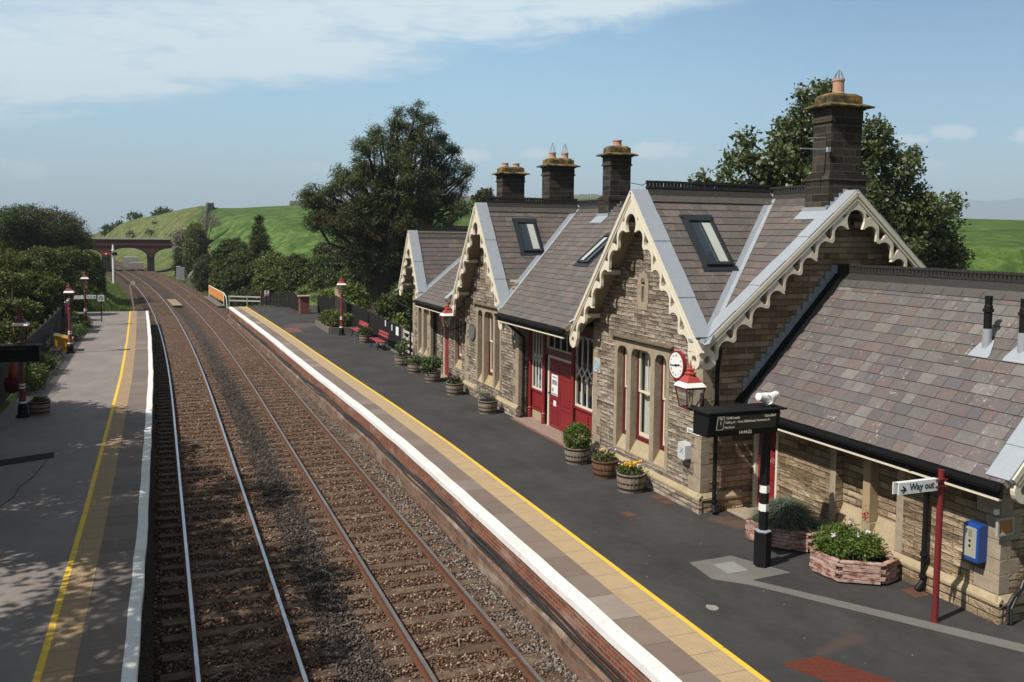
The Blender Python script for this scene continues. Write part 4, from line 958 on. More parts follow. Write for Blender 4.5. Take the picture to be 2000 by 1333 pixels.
def ground():
    az = np.radians(np.concatenate([np.arange(-110, -24, 4.0), np.arange(-24, 56, .5), np.arange(56, 132, 4.0)]))
    rr = np.concatenate([np.linspace(3, 60, 24), np.geomspace(63, 420, 84), np.geomspace(460, 15000, 22)])
    V = []
    for r in rr:
        for a in az:
            x, y = r*math.sin(a), r*math.cos(a); V.append((x, y, height(x, y)))
    n = len(az); idx = []
    for i in range(len(rr)-1):
        for j in range(n-1): idx += [i*n+j, i*n+j+1, (i+1)*n+j+1, (i+1)*n+j]
    t = NT('grassland'); 
    o = np_mesh('ground', V, idx, 4, None); o.data.materials.append(M['field']); o.data.materials.append(M['rough_grass']); o.data.shade_smooth()
    mi = np.zeros(len(o.data.polygons), dtype=np.int32)
    for p in o.data.polygons:
        c = p.center; r = math.hypot(c.x, c.y); a = math.degrees(math.atan2(c.x, c.y)); d = c.x-xc(min(c.y, 330))
        if r < 70 or a < 2.9-.012*max(0, 262-r)*.9 or (d < 13 and d > -60): mi[p.index] = 1
    o.data.polygons.foreach_set('material_index', mi)
    tag(o, kind='structure')
ground()
def loft(mb, prof, edge, ys, sgn=1, closed=False):
    b = len(mb.v); n = len(prof)
    for y in ys:
        for o, z in prof: mb.v.append((edge(y)+sgn*o, y, z))
    for i in range(len(ys)-1):
        for j in range(n if closed else n-1):
            k = (j+1) % n; mb.f.append((b+i*n+j, b+i*n+k, b+(i+1)*n+k, b+(i+1)*n+j))
    mb.f.append(tuple(b+j for j in range(n))); mb.f.append(tuple(b+(len(ys)-1)*n+j for j in range(n)))
    return mb
# trackbed
def bed():
    lat = [-5.6,-5.0,-4.4,-3.8]+list(np.linspace(-3.4, 3.5, 30))+[3.9,4.5,5.1,5.7]; ys = np.concatenate([np.arange(3, 45, .25), np.arange(45, 320, 1.5)])
    V = []
    for y in ys:
        for l in lat:
            z = -1.075+.03*sm(36, 62, y)-.05*math.exp(-((l-.05)/.35)**2)-(.05 if l < -2.6 else 0)
            if abs(l) > 3.6 and y > 71: z -= (abs(l)-3.6)*.28
            if abs(l) > 3.6 and y <= 74: z = -1.12
            z += random.uniform(-.012, .012); V.append((xc(y)+l, y, z))
    n = len(lat); idx = []
    for i in range(len(ys)-1):
        for j in range(n-1): idx += [i*n+j, i*n+j+1, (i+1)*n+j+1, (i+1)*n+j]
    tag(np_mesh('trackbed', V, idx, 4, M['ballast']), kind='structure')
bed()
def stones():
    n = 135000; y = 9.5*np.exp(RNG.random(n)*math.log(84/9.5)); x = RNG.uniform(-.15, 6.05, n); off = np.array([xc(v)-2.92 for v in y]); z = np.full(n, -1.068)+RNG.uniform(-.012, .02, n)
    keep = np.ones(n, bool)
    for c in (1.22, 4.55):
        for g in (-.7525, .7525): keep &= np.abs(x-c-g) > .075
        on = ((y-9.0) % .7 < .26) & (np.abs(x-c) < 1.27); keep &= ~(on & (RNG.random(n) < .86)); z[on] += .02
    z[(x < .3)] -= .05; z[np.abs(x-2.95) < .35] -= .03
    keep &= RNG.random(n) < np.clip(1.35-y/62, 0, 1)
    x = x+off; x, y, z = x[keep], y[keep], z[keep]; n = len(x)
    s = RNG.uniform(.014, .036, n)*(1+.008*(y-10))
    d = np.array([(1,0,0),(-1,0,0),(0,1,0),(0,-1,0),(0,0,1),(0,0,-1)], float)
    f = np.array([(0,2,4),(2,1,4),(1,3,4),(3,0,4),(2,0,5),(1,2,5),(3,1,5),(0,3,5)])
    P = d[None]*RNG.uniform(.65, 1.35, (n, 6, 1))+RNG.uniform(-.25, .25, (n, 6, 3)); a = RNG.random(n)*6.28; ca, sa = np.cos(a)[:, None], np.sin(a)[:, None]
    Q = np.stack([P[..., 0]*ca-P[..., 1]*sa, P[..., 0]*sa+P[..., 1]*ca, P[..., 2]*.75], -1)*s[:, None, None]+np.stack([x, y, z], -1)[:, None]
    I = (f[None]+np.arange(n)[:, None, None]*6).ravel()
    tag(np_mesh('ballast_stones', Q.reshape(-1, 3), I, 3, M['stones']), 'loose brown and grey ballast stones lying between the rails', 'ballast', kind='stuff')
stones()
def track(c, lab, head):
    root = empty('railway_track', (xc(9)+c, 9, -1.0), lab, 'railway track', 'railway tracks between the platforms')
    ys = list(np.arange(4, 60, 4.0))+list(np.arange(60, 300, 3.0))
    for g in (-.7525, .7525):
        mb = MB(); e = lambda y: xc(y)+c+g; loft(mb, [(-.07,-1.04),(.07,-1.04),(.07,-1.025),(.012,-1.01),(.012,-.935),(.036,-.92),(.036,-.893),(-.036,-.893),(-.036,-.92),(-.012,-.935),(-.012,-1.01),(-.07,-1.025)], e, ys, closed=True)
        r = PB(mb, 'rail', M['rust'], root); mb = MB(); loft(mb, [(-.033,-.8925),(.033,-.8925),(.03,-.889),(-.03,-.889)], e, ys, closed=True); PB(mb, 'rail_head', M[head], r)
    sb = MB(); sb.box(-1.28, 1.28, -.125, .125, -.16, 0); sl = sb.build('sleeper', M['sleeper'], None, bevel=.012); far = MB(); y = 9.0; k = 0
    while y < 262:
        a = math.atan(dxc(y)); jx = random.uniform(-.04, .04)
        if k < 100:
            o = sl if k == 0 else sl.copy()
            if k: COL.objects.link(o)
            o.location = (xc(y)+c+jx, y, -1.043+random.uniform(-.008, .006)); o.rotation_euler = (0, 0, -a+random.uniform(-.012, .012)); adopt(o, root)
        else: far.cbox((xc(y)+c+jx, y, -1.10), 2.56, .25, .13, -a)
        y += .70; k += 1
    tag(PB(far, 'sleeper', M['sleeper'], root), kind='stuff')
track(-1.70, 'left hand railway track with shiny rails beside the shaded left platform', 'rail_head')
track(1.63, 'right hand railway track with brown rails beside the brick faced platform', 'rail_head_brown')
def chairs_cover(): pass
# dry stems lying on the ballast
mb = MB()
for k in range(110):
    y = 10.5*math.exp(random.random()*1.1); x = random.choice((random.uniform(.6, 1.9), random.uniform(2.1, 3.7), random.uniform(3.9, 5.9))); a = random.uniform(0, 6.28); L = random.uniform(.12, .45); pts = []
    for i in range(5): pts.append((x+L*i/4*math.cos(a), y+L*i/4*math.sin(a), -1.0+.03*math.sin(i*1.2+k))); a += random.uniform(-.35, .35)
    mb.tube(pts, random.uniform(.004, .008), 4)
tag(mb.build('dry_stems', M['twig'], None), 'pale dry weed stems scattered over the ballast', 'dry stems', kind='stuff')

# platforms
YS_R = list(np.arange(-6, 73.3, 1.1))+[73.3]; YS_L = list(np.arange(-6, 71, 1.1))+[71.0]
def platform(edge, ys, sgn, wn, tile0, tile1, yl, outer, mats, loc):
    P = empty('platform', loc, kind='structure')
    dz = lambda: 0
    mb = MB(); loft(mb, [(yl+.09,0),(outer,0),(outer,-1.3),(yl+.09,-1.3)], edge, ys, sgn, True); PB(mb, 'tarmac_surface', mats['tarmac'], P)
    mb = MB(); loft(mb, [(yl,.004),(yl+.095,.004),(yl+.095,-.05),(yl,-.05)], edge, ys, sgn, True); PB(mb, 'yellow_line', M['yellow_paint'], P)
    mb = MB(); loft(mb, [(tile0,.006),(yl,.006),(yl,-.05),(tile0,-.05)], edge, ys, sgn, True); PB(mb, 'tactile_paving', mats['tactile'], P)
    mb = MB(); loft(mb, [(wn,0),(tile0,0),(tile0,-.15),(wn,-.15)], edge, ys, sgn, True); PB(mb, 'coping', mats['coping'], P)
    mb = MB(); j = {y: random.uniform(-.012, .012) for y in ys}
    loft(mb, [(0,-.012),(.02,.002),(wn,.002),(wn,-.14),(0,-.13)], lambda y: edge(y)+j.get(y, 0), ys, sgn, True); PB(mb, 'white_edge', mats['white'], P)
    return P
wt = NT('worn_white_edge_paint'); p = wt.pos(); n = wt.noise(p, 7, 6, .7); c = wt.mix(wt.ramp(n, [(.55, 0.0), (.75, .65)]), (.70,.69,.67), (.34,.29,.25)); c = wt.mix(wt.ramp(wt.noise(p, .9, 4), [(.5, 0.0), (.7, .3)]), c, (.45,.41,.37)); M['white_edge'] = wt.done(c, .7, wt.bump(n, .2, .006), .3)
PR = platform(er, YS_R, 1, .25, .74, 1.25, 1.25, 7.2, dict(tarmac=M['asphalt'], tactile=M['tactile'], coping=M['coping'], white=M['white_edge']), (9, 35, 0))
PL = platform(el, YS_L, -1, .19, .78, 1.17, 1.17, 5.6, dict(tarmac=M['asphalt_old'], tactile=M['tactile_old'], coping=M['coping_old'], white=M['white_edge']), (-3, 35, 0))
mb = MB(); loft(mb, [(.06,-.13),(.06,-.62),(.3,-.62),(.3,-.13)], er, YS_R, 1, True); PB(mb, 'platform_wall', M['brick'], PR)
mb = MB(); jj = {y: random.uniform(-.03, .03) for y in YS_R}; loft(mb, [(-.05,-.66),(-.08,-.70),(-.08,-1.25),(.25,-1.25),(.25,-.62),(-.02,-.62)], lambda y: er(y)+jj.get(y, 0), YS_R, 1, True); PB(mb, 'platform_footing', M['brick_old'], PR)
mb = MB(); loft(mb, [(.08,-.13),(.08,-1.25),(.4,-1.25),(.4,-.13)], el, YS_L, -1, True); PB(mb, 'platform_wall', M['brick_old'], PL)
# patches let into the tarmac
mb = MB(); mb.poly([(8.78,13.68,.004),(9.7,13.72,.004),(10.2,12.66,.004),(9.35,12.60,.004),(9.20,12.40,.004),(8.72,12.86,.004)]); PB(mb, 'concrete_patch', M['concrete'], PR)
mb = MB(); mb.poly([(9.12,13.45,.008),(9.55,13.45,.008),(9.55,12.98,.008),(9.12,12.98,.008)]); PB(mb, 'concrete_cover', simple('pale_concrete_cover', (.24,.235,.225), .9, .2, 0, 9, .3, .2), PR)
mb = MB(); mb.poly([(9.20,12.40,.004),(9.35,12.60,.004),(11.08,9.95,.004),(12.2,8.2,.004),(11.95,8.05,.004),(10.86,9.75,.004)]); PB(mb, 'trench_patch', M['concrete'], PR)
mb = MB(); mb.poly([(-2.6,26.3,.004),(-2.55,25.6,.004),(-4.9,24.6,.004),(-5.0,25.3,.004)]); PB(mb, 'tarmac_patch', simple('black_tarmac_patch', (.018,.017,.017), .9, .2, 0, 30, .4, .3), PL)
mb = MB(); mb.tube([(-2.7,25.4,.003),(-2.8,23.8,.003),(-3.0,22.9,.003),(-3.0,22.1,.003),(-3.35,20.6,.003),(-3.6,18.8,.003)], .012, 4); PB(mb, 'crack', M['ink'], PL)
# cables slung along the brick face
def cable(z, off, r, lab, ph):
    pts = []
    y = 6.0
    while y < 72: pts.append((er(y)+off+.02*math.sin(y*.9+ph), y, z+.05*math.sin(y*.55+ph)*math.sin(y*.21)+.012*math.sin(y*2.3+ph))); y += .45
    mb = MB(); mb.tube(pts, r, 6); tag(mb.build('lineside_cable', M['cable'], None), lab, 'cable', 'cables along the brick platform face')
cable(-.555, -.03, .030, 'thickest black lineside cable sagging along the brick platform face', 0)
cable(-.50, .015, .022, 'thin black lineside cable lying uppermost against the brick platform face', .8)
cable(-.60, -.05, .024, 'black lineside cable lowest and outermost on the ledge of the brick platform face', 2.0)

# hills on the horizon
def far_hills():
    V = []; idx = []; az = np.radians(np.arange(-30, 75, .5)); n = len(az)
    for k, (r, zf) in enumerate(((8200, 0), (8700, .7), (9400, 1.0), (11500, .5), (13500, 0))):
        for a in az:
            d = math.degrees(a); e = lerp_pts([(-30,-.002),(20,.004),(40,.028),(46,.037),(49,.0385),(52,.037),(60,.026),(75,.01)], d)+.0012*math.sin(d*1.9)+.0007*math.sin(d*5.3)
            V.append((r*math.sin(a), r*math.cos(a), -60+zf*(9400*e+65)))
    for i in range(4):
        for j in range(n-1): idx += [i*n+j, i*n+j+1, (i+1)*n+j+1, (i+1)*n+j]
    o = np_mesh('hills', V, idx, 4, simple('moorland', (.075,.085,.055), .95, .1, 0, .002, .5, 0)); o.data.shade_smooth(); tag(o, kind='structure')
far_hills()
# ================================================================== THINGS ON AND AROUND THE PLATFORMS
def gp(u, v, z=0.0):
    d = CAM.T @ np.array([u-PX, v-PY, F]); d = d*((z-HC)/d[2]); return float(d[0]), float(d[1])

# ------------------------------------------------------------------ lanterns
def lantern(root, z0, dull=False):
    red = M['maroon_lamp'] if dull else M['red_lamp']
    a, b, h = .145, .215, .40
    C = [(-1,-1),(1,-1),(1,1),(-1,1)]; mb = MB()
    for sx, sy in C: mb.bar((sx*a, sy*a, z0), (sx*b, sy*b, z0+h), .022, .022)
    for i in range(4):
        p, q = C[i], C[(i+1) % 4]
        mb.bar((p[0]*a, p[1]*a, z0), (q[0]*a, q[1]*a, z0), .024, .024); mb.bar((p[0]*b, p[1]*b, z0+h), (q[0]*b, q[1]*b, z0+h), .03, .035)
    PB(mb, 'lantern_frame', M['maroon'], root)
    mb = MB()
    for i in range(4):
        p, q = C[i], C[(i+1) % 4]; k = .985
        mb.poly([(p[0]*a*k, p[1]*a*k, z0), (q[0]*a*k, q[1]*a*k, z0), (q[0]*b*k, q[1]*b*k, z0+h), (p[0]*b*k, p[1]*b*k, z0+h)])
    PB(mb, 'lantern_glass', M['lamp_glass'], root)
    mb = MB(); mb.lathe([(.30,h+.012),(.33,h+.018),(.335,h+.03),(.248,h+.112)], (0,0,z0), 4, rot=math.pi/4); PB(mb, 'roof_band', M['white'], root)
    mb = MB(); mb.lathe([(.2475,h+.113),(.10,h+.262),(.085,h+.27)], (0,0,z0), 4, rot=math.pi/4); PB(mb, 'lantern_roof', red, root)
    mb = MB(); n = 24; prof = [(.075,.262),(.105,.268),(.112,.29),(.07,.315),(.055,.335),(.085,.355),(.085,.37),(.04,.385),(.03,.41),(.045,.425),(.02,.45),(.004,.56)]
    b0 = len(mb.v)
    for i, (r, z) in enumerate(prof):
        for k in range(n):
            t = 2*math.pi*k/n; rr = r*(1+(.10*math.cos(8*t) if i in (1, 2, 5, 6) else 0)); mb.v.append((rr*math.cos(t), rr*math.sin(t), z0+h+z))
    for i in range(len(prof)-1):
        for k in range(n): mb.f.append((b0+i*n+k, b0+i*n+(k+1) % n, b0+(i+1)*n+(k+1) % n, b0+(i+1)*n+k))
    PB(mb, 'finial', red, root)
    mb = MB(); mb.tube([(0,0,z0+.0), (0,0,z0+.22)], .016, 8); mb.lathe([(.03,.2),(.045,.26),(.02,.33)], (0,0,z0), 8); PB(mb, 'gas_burner', M['lead_blue'], root)
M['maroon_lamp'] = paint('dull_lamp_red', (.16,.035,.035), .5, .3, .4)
def lamp_post(x, y, lab, dull):
    r = empty('lamp_post', (0, 0, 0), lab, 'lamp post', 'platform lamp posts')
    mb = MB(); mb.lathe([(.20,0),(.20,.06),(.15,.10),(.14,.34),(.12,.38),(.118,.44)], n=8); PB(mb, 'base', M['black'], r)
    mb = MB(); mb.lathe([(.105,.50),(.10,.60),(.085,.66),(.085,.90),(.075,1.06),(.066,1.10),(.050,2.02),(.075,2.05),(.08,2.10),(.05,2.14),(.05,2.20),(.085,2.24),(.06,2.29),(.05,2.34)], n=12); PB(mb, 'column', M['maroon_lamp'] if dull else M['red'], r)
    for q, a, b in ((.122,.44,.50),(.092,.90,.955),(.086,.995,1.05)): mb = MB(); mb.lathe([(q,a),(q,b)], n=12); PB(mb, 'white_band', M['white'], r)
    mb = MB()
    for k in range(4):
        a = math.pi/4+k*math.pi/2; c, s = math.cos(a), math.sin(a); mb.tube([(.04*c,.04*s,2.28), (.13*c,.13*s,2.30), (.19*c,.19*s,2.36), (.203*c,.203*s,2.44)], .012, 5)
    mb.bar((-.22,0,2.17), (.22,0,2.17), .022, .022); PB(mb, 'lantern_cradle', M['black'], r)
    lantern(r, 2.44, dull); r.location = (x, y, 0); return r
lamp_post(9.69, 51.5, 'red lamp post in full sun beside the red benches and raised flower bed', False)
lamp_post(-3.97, 31.57, 'shaded maroon lamp post rising behind the black display on the left platform', True)
lamp_post(-3.90, 47.45, 'shaded maroon lamp post beside the yellow grit bin on the left platform', True)
lamp_post(-4.11, 60.7, 'maroon lamp post carrying a white fingerboard at the far end of the left platform', True)
def wall_lantern(x, y, dx, dy, lab):
    r = empty('wall_lantern', (0, 0, 0), lab, 'wall lamp', 'red topped lanterns on the station wall')
    lantern(r, 0, False); mb = MB()
    mb.tube([(0,0,-.02), (0,0,-.06), (dx*.25,dy*.25,-.10), (dx*.6,dy*.6,-.03), (dx,dy,.10)], .018, 6); mb.tube([(dx*.45,dy*.45,-.05), (dx*.7,dy*.7,-.17), (dx,dy,-.22)], .014, 6); mb.cbox((dx,dy,-.04), .06, .06, .42); mb.cbox((0,0,-.012), .27, .27, .02)
    PB(mb, 'bracket', M['black'], r); r.location = (x, y, 2.40); return r
wall_lantern(9.93, 15.60, .60, .48, 'red and white topped lantern on the near corner of the station beneath the bargeboards')
wall_lantern(9.90, 31.95, .66, -.10, 'red and white topped lantern bracketed from the second stone gable')

# ------------------------------------------------------------------ wall furniture of the station
def gthing(name, lab, cat, loc, group=None): return empty(name, loc, lab, cat, group)
c = gthing('wall_clock', 'round red rimmed clock with white face on the stone wall below the corner bargeboards', 'clock', (10.56, 17.08, 3.02))
def disc(x0, x1, y, z, r, n=32): mb = MB(); mb.panel('x', x0, x1, circ(y, z, r, n)); return mb
mb = MB(); mb.panel('x', 10.50, 10.578, circ(17.08, 3.02, .315, 32), [circ(17.08, 3.02, .278, 32)]); PB(mb, 'rim', M['red'], c, bevel=.02)
PB(disc(10.50, 10.57, 17.08, 3.02, .281), 'face', simple('clock_white', (.80,.80,.78), .4, .4, 0, 3, .1, 0), c)
mb = MB()
for a, l, w in ((rad(180+2), .22, .022), (rad(-88+180-1), .0, .0)):
    pass
def hand(ang, L, w):   # clockwise from twelve as read from the platform (right is -y)
    s, co = math.sin(ang), math.cos(ang); mb.bar((10.49, 17.08+s*.05, 3.02-co*.05), (10.49, 17.08-s*L, 3.02+co*L), w, .006, (1,0,0))
hand(rad(44*6), .235, .020); hand(rad(14.73*30), .16, .030); mb.panel('x', 10.483, 10.498, circ(17.08, 3.02, .026, 12)); PB(mb, 'hands', M['ink'], c)
for i, s in enumerate(['XII','I','II','III','IV','V','VI','VII','VIII','IX','X','XI']):
    a = math.radians(30*i); text('numeral', s, .068, (10.498, 17.08-.21*math.sin(a), 3.02+.21*math.cos(a)), '-x', M['ink'], c, 'CENTER', spin=-a, sx=.8)
p = gthing('blue_plaque', 'small round blue plaque on a pale square beside the glazed front', 'plaque', (10.57, 21.02, 2.47))
mb = MB(); mb.box(10.556, 10.574, 20.84, 21.20, 2.28, 2.66); PB(mb, 'backing', simple('pale_backing', (.45,.43,.38), .8), p, bevel=.01)
PB(disc(10.546, 10.556, 21.02, 2.47, .16), 'plate', simple('blue_enamel', (.16,.29,.40), .35, .5, 0, 40, .25, 0, (.45,.5,.55)), p)
mb = MB(); mb.panel('x', 10.542, 10.546, circ(21.02, 2.47, .148, 28), [circ(21.02, 2.47, .136, 28)])
for k in range(5): mb.box(10.542, 10.546, 21.02-.09+.012*abs(k-2), 21.02+.09-.012*abs(k-2), 2.545-k*.036, 2.555-k*.036)
PB(mb, 'lettering', M['white'], p)
p = gthing('oval_plaque', 'dark grey oval plaque with faint lettering on the second stone gable', 'plaque', (10.56, 31.05, 2.30))
mb = MB(); mb.panel('x', 10.53, 10.572, circ(31.05, 2.30, .33, 32, .31)); PB(mb, 'plate', simple('slate_plaque', (.10,.105,.105), .6, .3), p, bevel=.008)
mb = MB()
for k in range(7): w = .25-.03*abs(k-3); mb.box(10.525, 10.530, 31.05-w, 31.05+w, 2.475-k*.057, 2.487-k*.057)
PB(mb, 'lettering', simple('grey_lettering', (.24,.25,.25), .6), p)
p = gthing('sanitiser_dispenser', 'pale grey rounded hand sanitiser dispenser on the station corner wall', 'dispenser', (10.5, 16.65, 1.22))
mb = MB(); mb.panel('x', 10.42, 10.574, [(16.50,1.08),(16.55,1.04),(16.75,1.04),(16.80,1.08),(16.80,1.36),(16.74,1.42),(16.56,1.42),(16.50,1.36)]); PB(mb, 'case', simple('pale_grey_plastic', (.50,.52,.53), .35, .5, 0, 3, .1, 0), p, bevel=.03)
mb = MB(); mb.bar((10.415, 16.58, 1.30), (10.415, 16.70, 1.18), .012, .004, (1,0,0)); mb.bar((10.415, 16.70, 1.30), (10.415, 16.58, 1.18), .012, .004, (1,0,0)); PB(mb, 'mark', simple('grey_mark', (.2,.21,.22)), p)
p = gthing('wall_sign', 'narrow white sign strip with small print at the station corner', 'sign', (10.56, 16.4, 1.68))
mb = MB(); mb.box(10.552, 10.57, 16.18, 16.66, 1.63, 1.73); PB(mb, 'board', M['paper'], p)
mb = MB(); mb.box(10.549, 10.552, 16.22, 16.62, 1.685, 1.70); mb.box(10.549, 10.552, 16.22, 16.62, 1.655, 1.668); PB(mb, 'print', M['ink'], p)
p = gthing('poster', 'white poster with dark print on the left red door', 'poster', (SX, 24.6, 1.34))
mb = MB(); mb.box(SX-.012, SX+.0, 24.42, 24.88, 1.04, 1.66); PB(mb, 'sheet', M['paper'], p)
mb = MB(); mb.box(SX-.014, SX-.012, 24.47, 24.83, 1.36, 1.50); mb.box(SX-.014, SX-.012, 24.72, 24.83, 1.14, 1.25); mb.box(SX-.014, SX-.012, 24.45, 24.85, 1.06, 1.10); mb.box(SX-.014, SX-.012, 24.47, 24.83, 1.57, 1.60); PB(mb, 'print', simple('grey_print', (.16,.16,.17), .7, .2, 0, 30, .8, 0, (.5,.5,.5)), p)
tag(MB().box(SX-.012, SX, 24.53, 24.72, .72, .88).build('notice', M['paper'], None), 'small blank white notice low on the left red door', 'notice')
p = gthing('help_point', 'blue passenger help point box with grey panel on the brown stone wall', 'help point', (11.8, 10.27, 1.14))
mb = MB(); mb.panel('y', 10.13, 10.42, [(11.66,.86),(11.84,.86),(11.84,1.44),(11.72,1.44),(11.66,1.41)]); PB(mb, 'case', simple('blue_help_point', (.014,.062,.26), .3, .5, 0, 4, .2, 0), p, bevel=.02)
mb = MB(); mb.box(11.652, 11.66, 10.17, 10.39, .92, 1.39); PB(mb, 'front_panel', simple('brushed_panel', (.42,.45,.45), .4, .5, .3, 6, .2, 0), p)
mb = MB(); mb.box(11.648, 11.652, 10.23, 10.33, .93, 1.38); PB(mb, 'strip', simple('buff_strip', (.36,.34,.24), .6), p)
mb = MB()
for z in (1.10, 1.18): mb.panel('x', 11.635, 11.648, circ(10.28, z, .018, 12))
for k in range(6): mb.box(11.6465, 11.6485, 10.245, 10.315, 1.24+k*.02, 1.247+k*.02)
PB(mb, 'button', M['ink'], p)
p = gthing('framed_notice', 'small grey framed orange notice on the shaded end wall of the wing', 'notice', (11.9, 9.88, 1.5))
mb = MB(); mb.panel('y', 9.855, 9.897, rect(11.72, 12.06, 1.36, 1.64), [rect(11.755, 12.025, 1.395, 1.605)]); PB(mb, 'frame', simple('grey_frame', (.36,.36,.36), .5), p)
mb = MB(); mb.box(11.75, 12.03, 9.87, 9.895, 1.39, 1.61); PB(mb, 'sheet', simple('faded_orange_notice', (.42,.19,.065), .6, .3, 0, 7, .4, 0), p)
tag(MB().box(11.66, 11.74, 9.86, 9.895, 1.70, 1.78).build('wall_switch', M['paper'], None), 'tiny white switch box above the orange notice', 'switch')

# ------------------------------------------------------------------ departure displays
led = NT('led_text'); led.b.inputs['Emission Color'].default_value = (.62,.58,.44,1); led.b.inputs['Emission Strength'].default_value = .25; M['led'] = led.done((.25,.24,.2), .6)
M['screen'] = simple('dark_screen', (.050,.044,.030), .5, .4, 0, 3, .1, 0)
d = gthing('departure_display', 'black departure display on a black post with two white bands beside the doorstep', 'display', (9.93, 13.12, 0))
mb = MB(); mb.lathe([(.150,0),(.150,.62),(.14,.64)], (9.93, 13.12, 0), 6, rot=.3); mb.lathe([(.085,.64),(.085,2.5)], (9.93, 13.12, 0), 6, rot=.3); PB(mb, 'post', M['black'], d)
mb = MB(); mb.lathe([(.145,.622),(.15,.645),(.09,.66)], (9.93, 13.12, 0), 6, rot=.3); PB(mb, 'collar', M['lead'], d)
for a, b in ((1.0, 1.13), (1.33, 1.46)): mb = MB(); mb.lathe([(.09,a),(.09,b)], (9.93, 13.12, 0), 6, rot=.3); PB(mb, 'white_band', M['white'], d)
mb = MB(); mb.panel('x', 8.58, 10.02, [(12.93,2.44),(13.35,2.44),(13.35,2.84),(12.88,2.84),(12.86,2.80)]); mb.box(8.53, 10.15, 12.84, 13.40, 2.845, 2.875); PB(mb, 'case', M['black'], d, bevel=.008)
mb = MB(); mb.add([(8.72,12.899,2.545),(9.95,12.899,2.545),(9.95,12.852,2.795),(8.72,12.852,2.795)], [(0,1,2,3)]); PB(mb, 'screen', M['screen'], d)
scy = lambda z: 12.925-.07*(z-2.44)/.36
for s, z, x, h, al in (('15:40 Leeds', 2.765, 8.90, .062, 'LEFT'), ('Cancelled', 2.765, 9.91, .062, 'RIGHT'), ('Calling at :  Dent, Ribblehead, Horton-in-Ri', 2.69, 8.90, .056, 'LEFT'), ('Northern', 2.60, 8.90, .056, 'LEFT'), ('Plat', 2.76, 8.81, .05, 'CENTER'), ('1', 2.68, 8.81, .09, 'CENTER'), ('14:44:22', 2.495, 9.33, .085, 'CENTER')):
    text('lettering', s, h, (x, scy(z+h*.45)-.008, z), '-y', M['led'], d, al, sx=.92, bold=.0008)
mb = MB()
for a, b in (((8.745,2.565),(8.745,2.795)),((8.875,2.565),(8.875,2.795)),((8.745,2.795),(8.875,2.795)),((8.745,2.565),(8.875,2.565))): mb.bar((a[0], scy(a[1])-.007, a[1]), (b[0], scy(b[1])-.007, b[1]), .006, .006)
PB(mb, 'screen_box', M['led'], d)
for k, (dx, a) in enumerate(((-.09, 2.2), (.09, -.75))):
    s = empty('loudspeaker', (0, 0, 0), ('left white horn loudspeaker on top of the departure display' if k == 0 else 'right white horn loudspeaker on top of the departure display'), 'loudspeaker', 'loudspeakers on the departure display')
    mb = MB(); mb.lathe([(.04,-.15),(.068,-.14),(.074,-.06),(.090,.06),(.098,.15),(.085,.15),(.05,.03)], (0,0,0), 14); o = PB(mb, 'horn', M['white'], s, smooth=False)
    s.rotation_euler = (rad(78), 0, 0); o2 = MB(); o2.tube([(0, -.05, 0), (-.02, -.13, .01), (0, -.15, .02)], .010, 5); PB(o2, 'bracket', M['white'], s)
    s.rotation_mode = 'ZYX' if False else 'XYZ'; s.rotation_euler = (rad(100), 0, a-.4); s.location = (9.93+dx, 13.10, 3.03)
mb = MB(); mb.tube([(9.84,13.10,2.98),(9.93,13.12,2.86),(10.02,13.10,2.98)], .010, 5); PB(mb, 'speaker_mount', M['white'], d)
d = gthing('departure_display', 'black departure display hung on the shaded lamp post of the left platform', 'display', (-4.4, 31.4, 2))
mb = MB(); mb.panel('x', -5.55, -3.42, [(31.15,1.78),(31.52,1.78),(31.52,2.26),(31.10,2.26),(31.08,2.22)]); mb.box(-5.6, -3.36, 31.04, 31.55, 2.262, 2.29); PB(mb, 'case', M['black_matt'], d)
mb = MB(); mb.add([(-5.3,31.13,1.95),(-3.75,31.13,1.95),(-3.75,31.08,2.21),(-5.3,31.08,2.21)], [(0,1,2,3)]); PB(mb, 'screen', M['screen'], d)
text('lettering', '14:44:22', .09, (-4.1, 31.138, 1.86), '-y', simple('dim_lettering', (.05,.05,.045)), d, 'CENTER')

# ------------------------------------------------------------------ signs
w = gthing('way_out_sign', 'white Way out sign with arrow on a tall red post by the wing', 'sign', (10.96, 10.24, 0))
mb = MB(); mb.tube([(10.96,10.24,0),(10.96,10.24,2.36)], .048, 14); mb.lathe([(.058,0),(.058,.02)], (10.96,10.24,0), 14); PB(mb, 'post', M['post_red'], w)
mb = MB()
for z in (2.12, 2.22): mb.lathe([(.056,-.018),(.06,0),(.056,.018)], (10.96,10.24,z), 12); mb.cbox((11.0,10.18,z), .04, .03, .025); mb.cbox((10.87,10.19,z), .12, .03, .025)
PB(mb, 'clamp', M['post_red'], w)
mb = MB(); mb.box(10.10, 10.86, 10.20, 10.215, 2.06, 2.24); mb.box(10.06, 10.86, 10.265, 10.28, 2.06, 2.24); mb.box(10.10, 10.86, 10.215, 10.265, 2.235, 2.24); PB(mb, 'board', simple('white_sign', (.72,.74,.75), .35, .5, 0, 3, .05, 0), w)
text('lettering', 'Way out', .150, (10.31, 10.197, 2.155), '-y', M['ink'], w, 'LEFT', sx=.88, bold=.0015)
mb = MB(); mb.panel('y', 10.196, 10.199, [(10.135,2.139),(10.205,2.139),(10.165,2.185),(10.195,2.185),(10.255,2.13),(10.195,2.085),(10.165,2.085),(10.205,2.121),(10.135,2.121)]); PB(mb, 'arrow', M['ink'], w)
f = gthing('fingerboard', 'white fingerboard with black arrow fixed to the farthest maroon lamp post', 'sign', (-4.1, 60.6, 1.75))
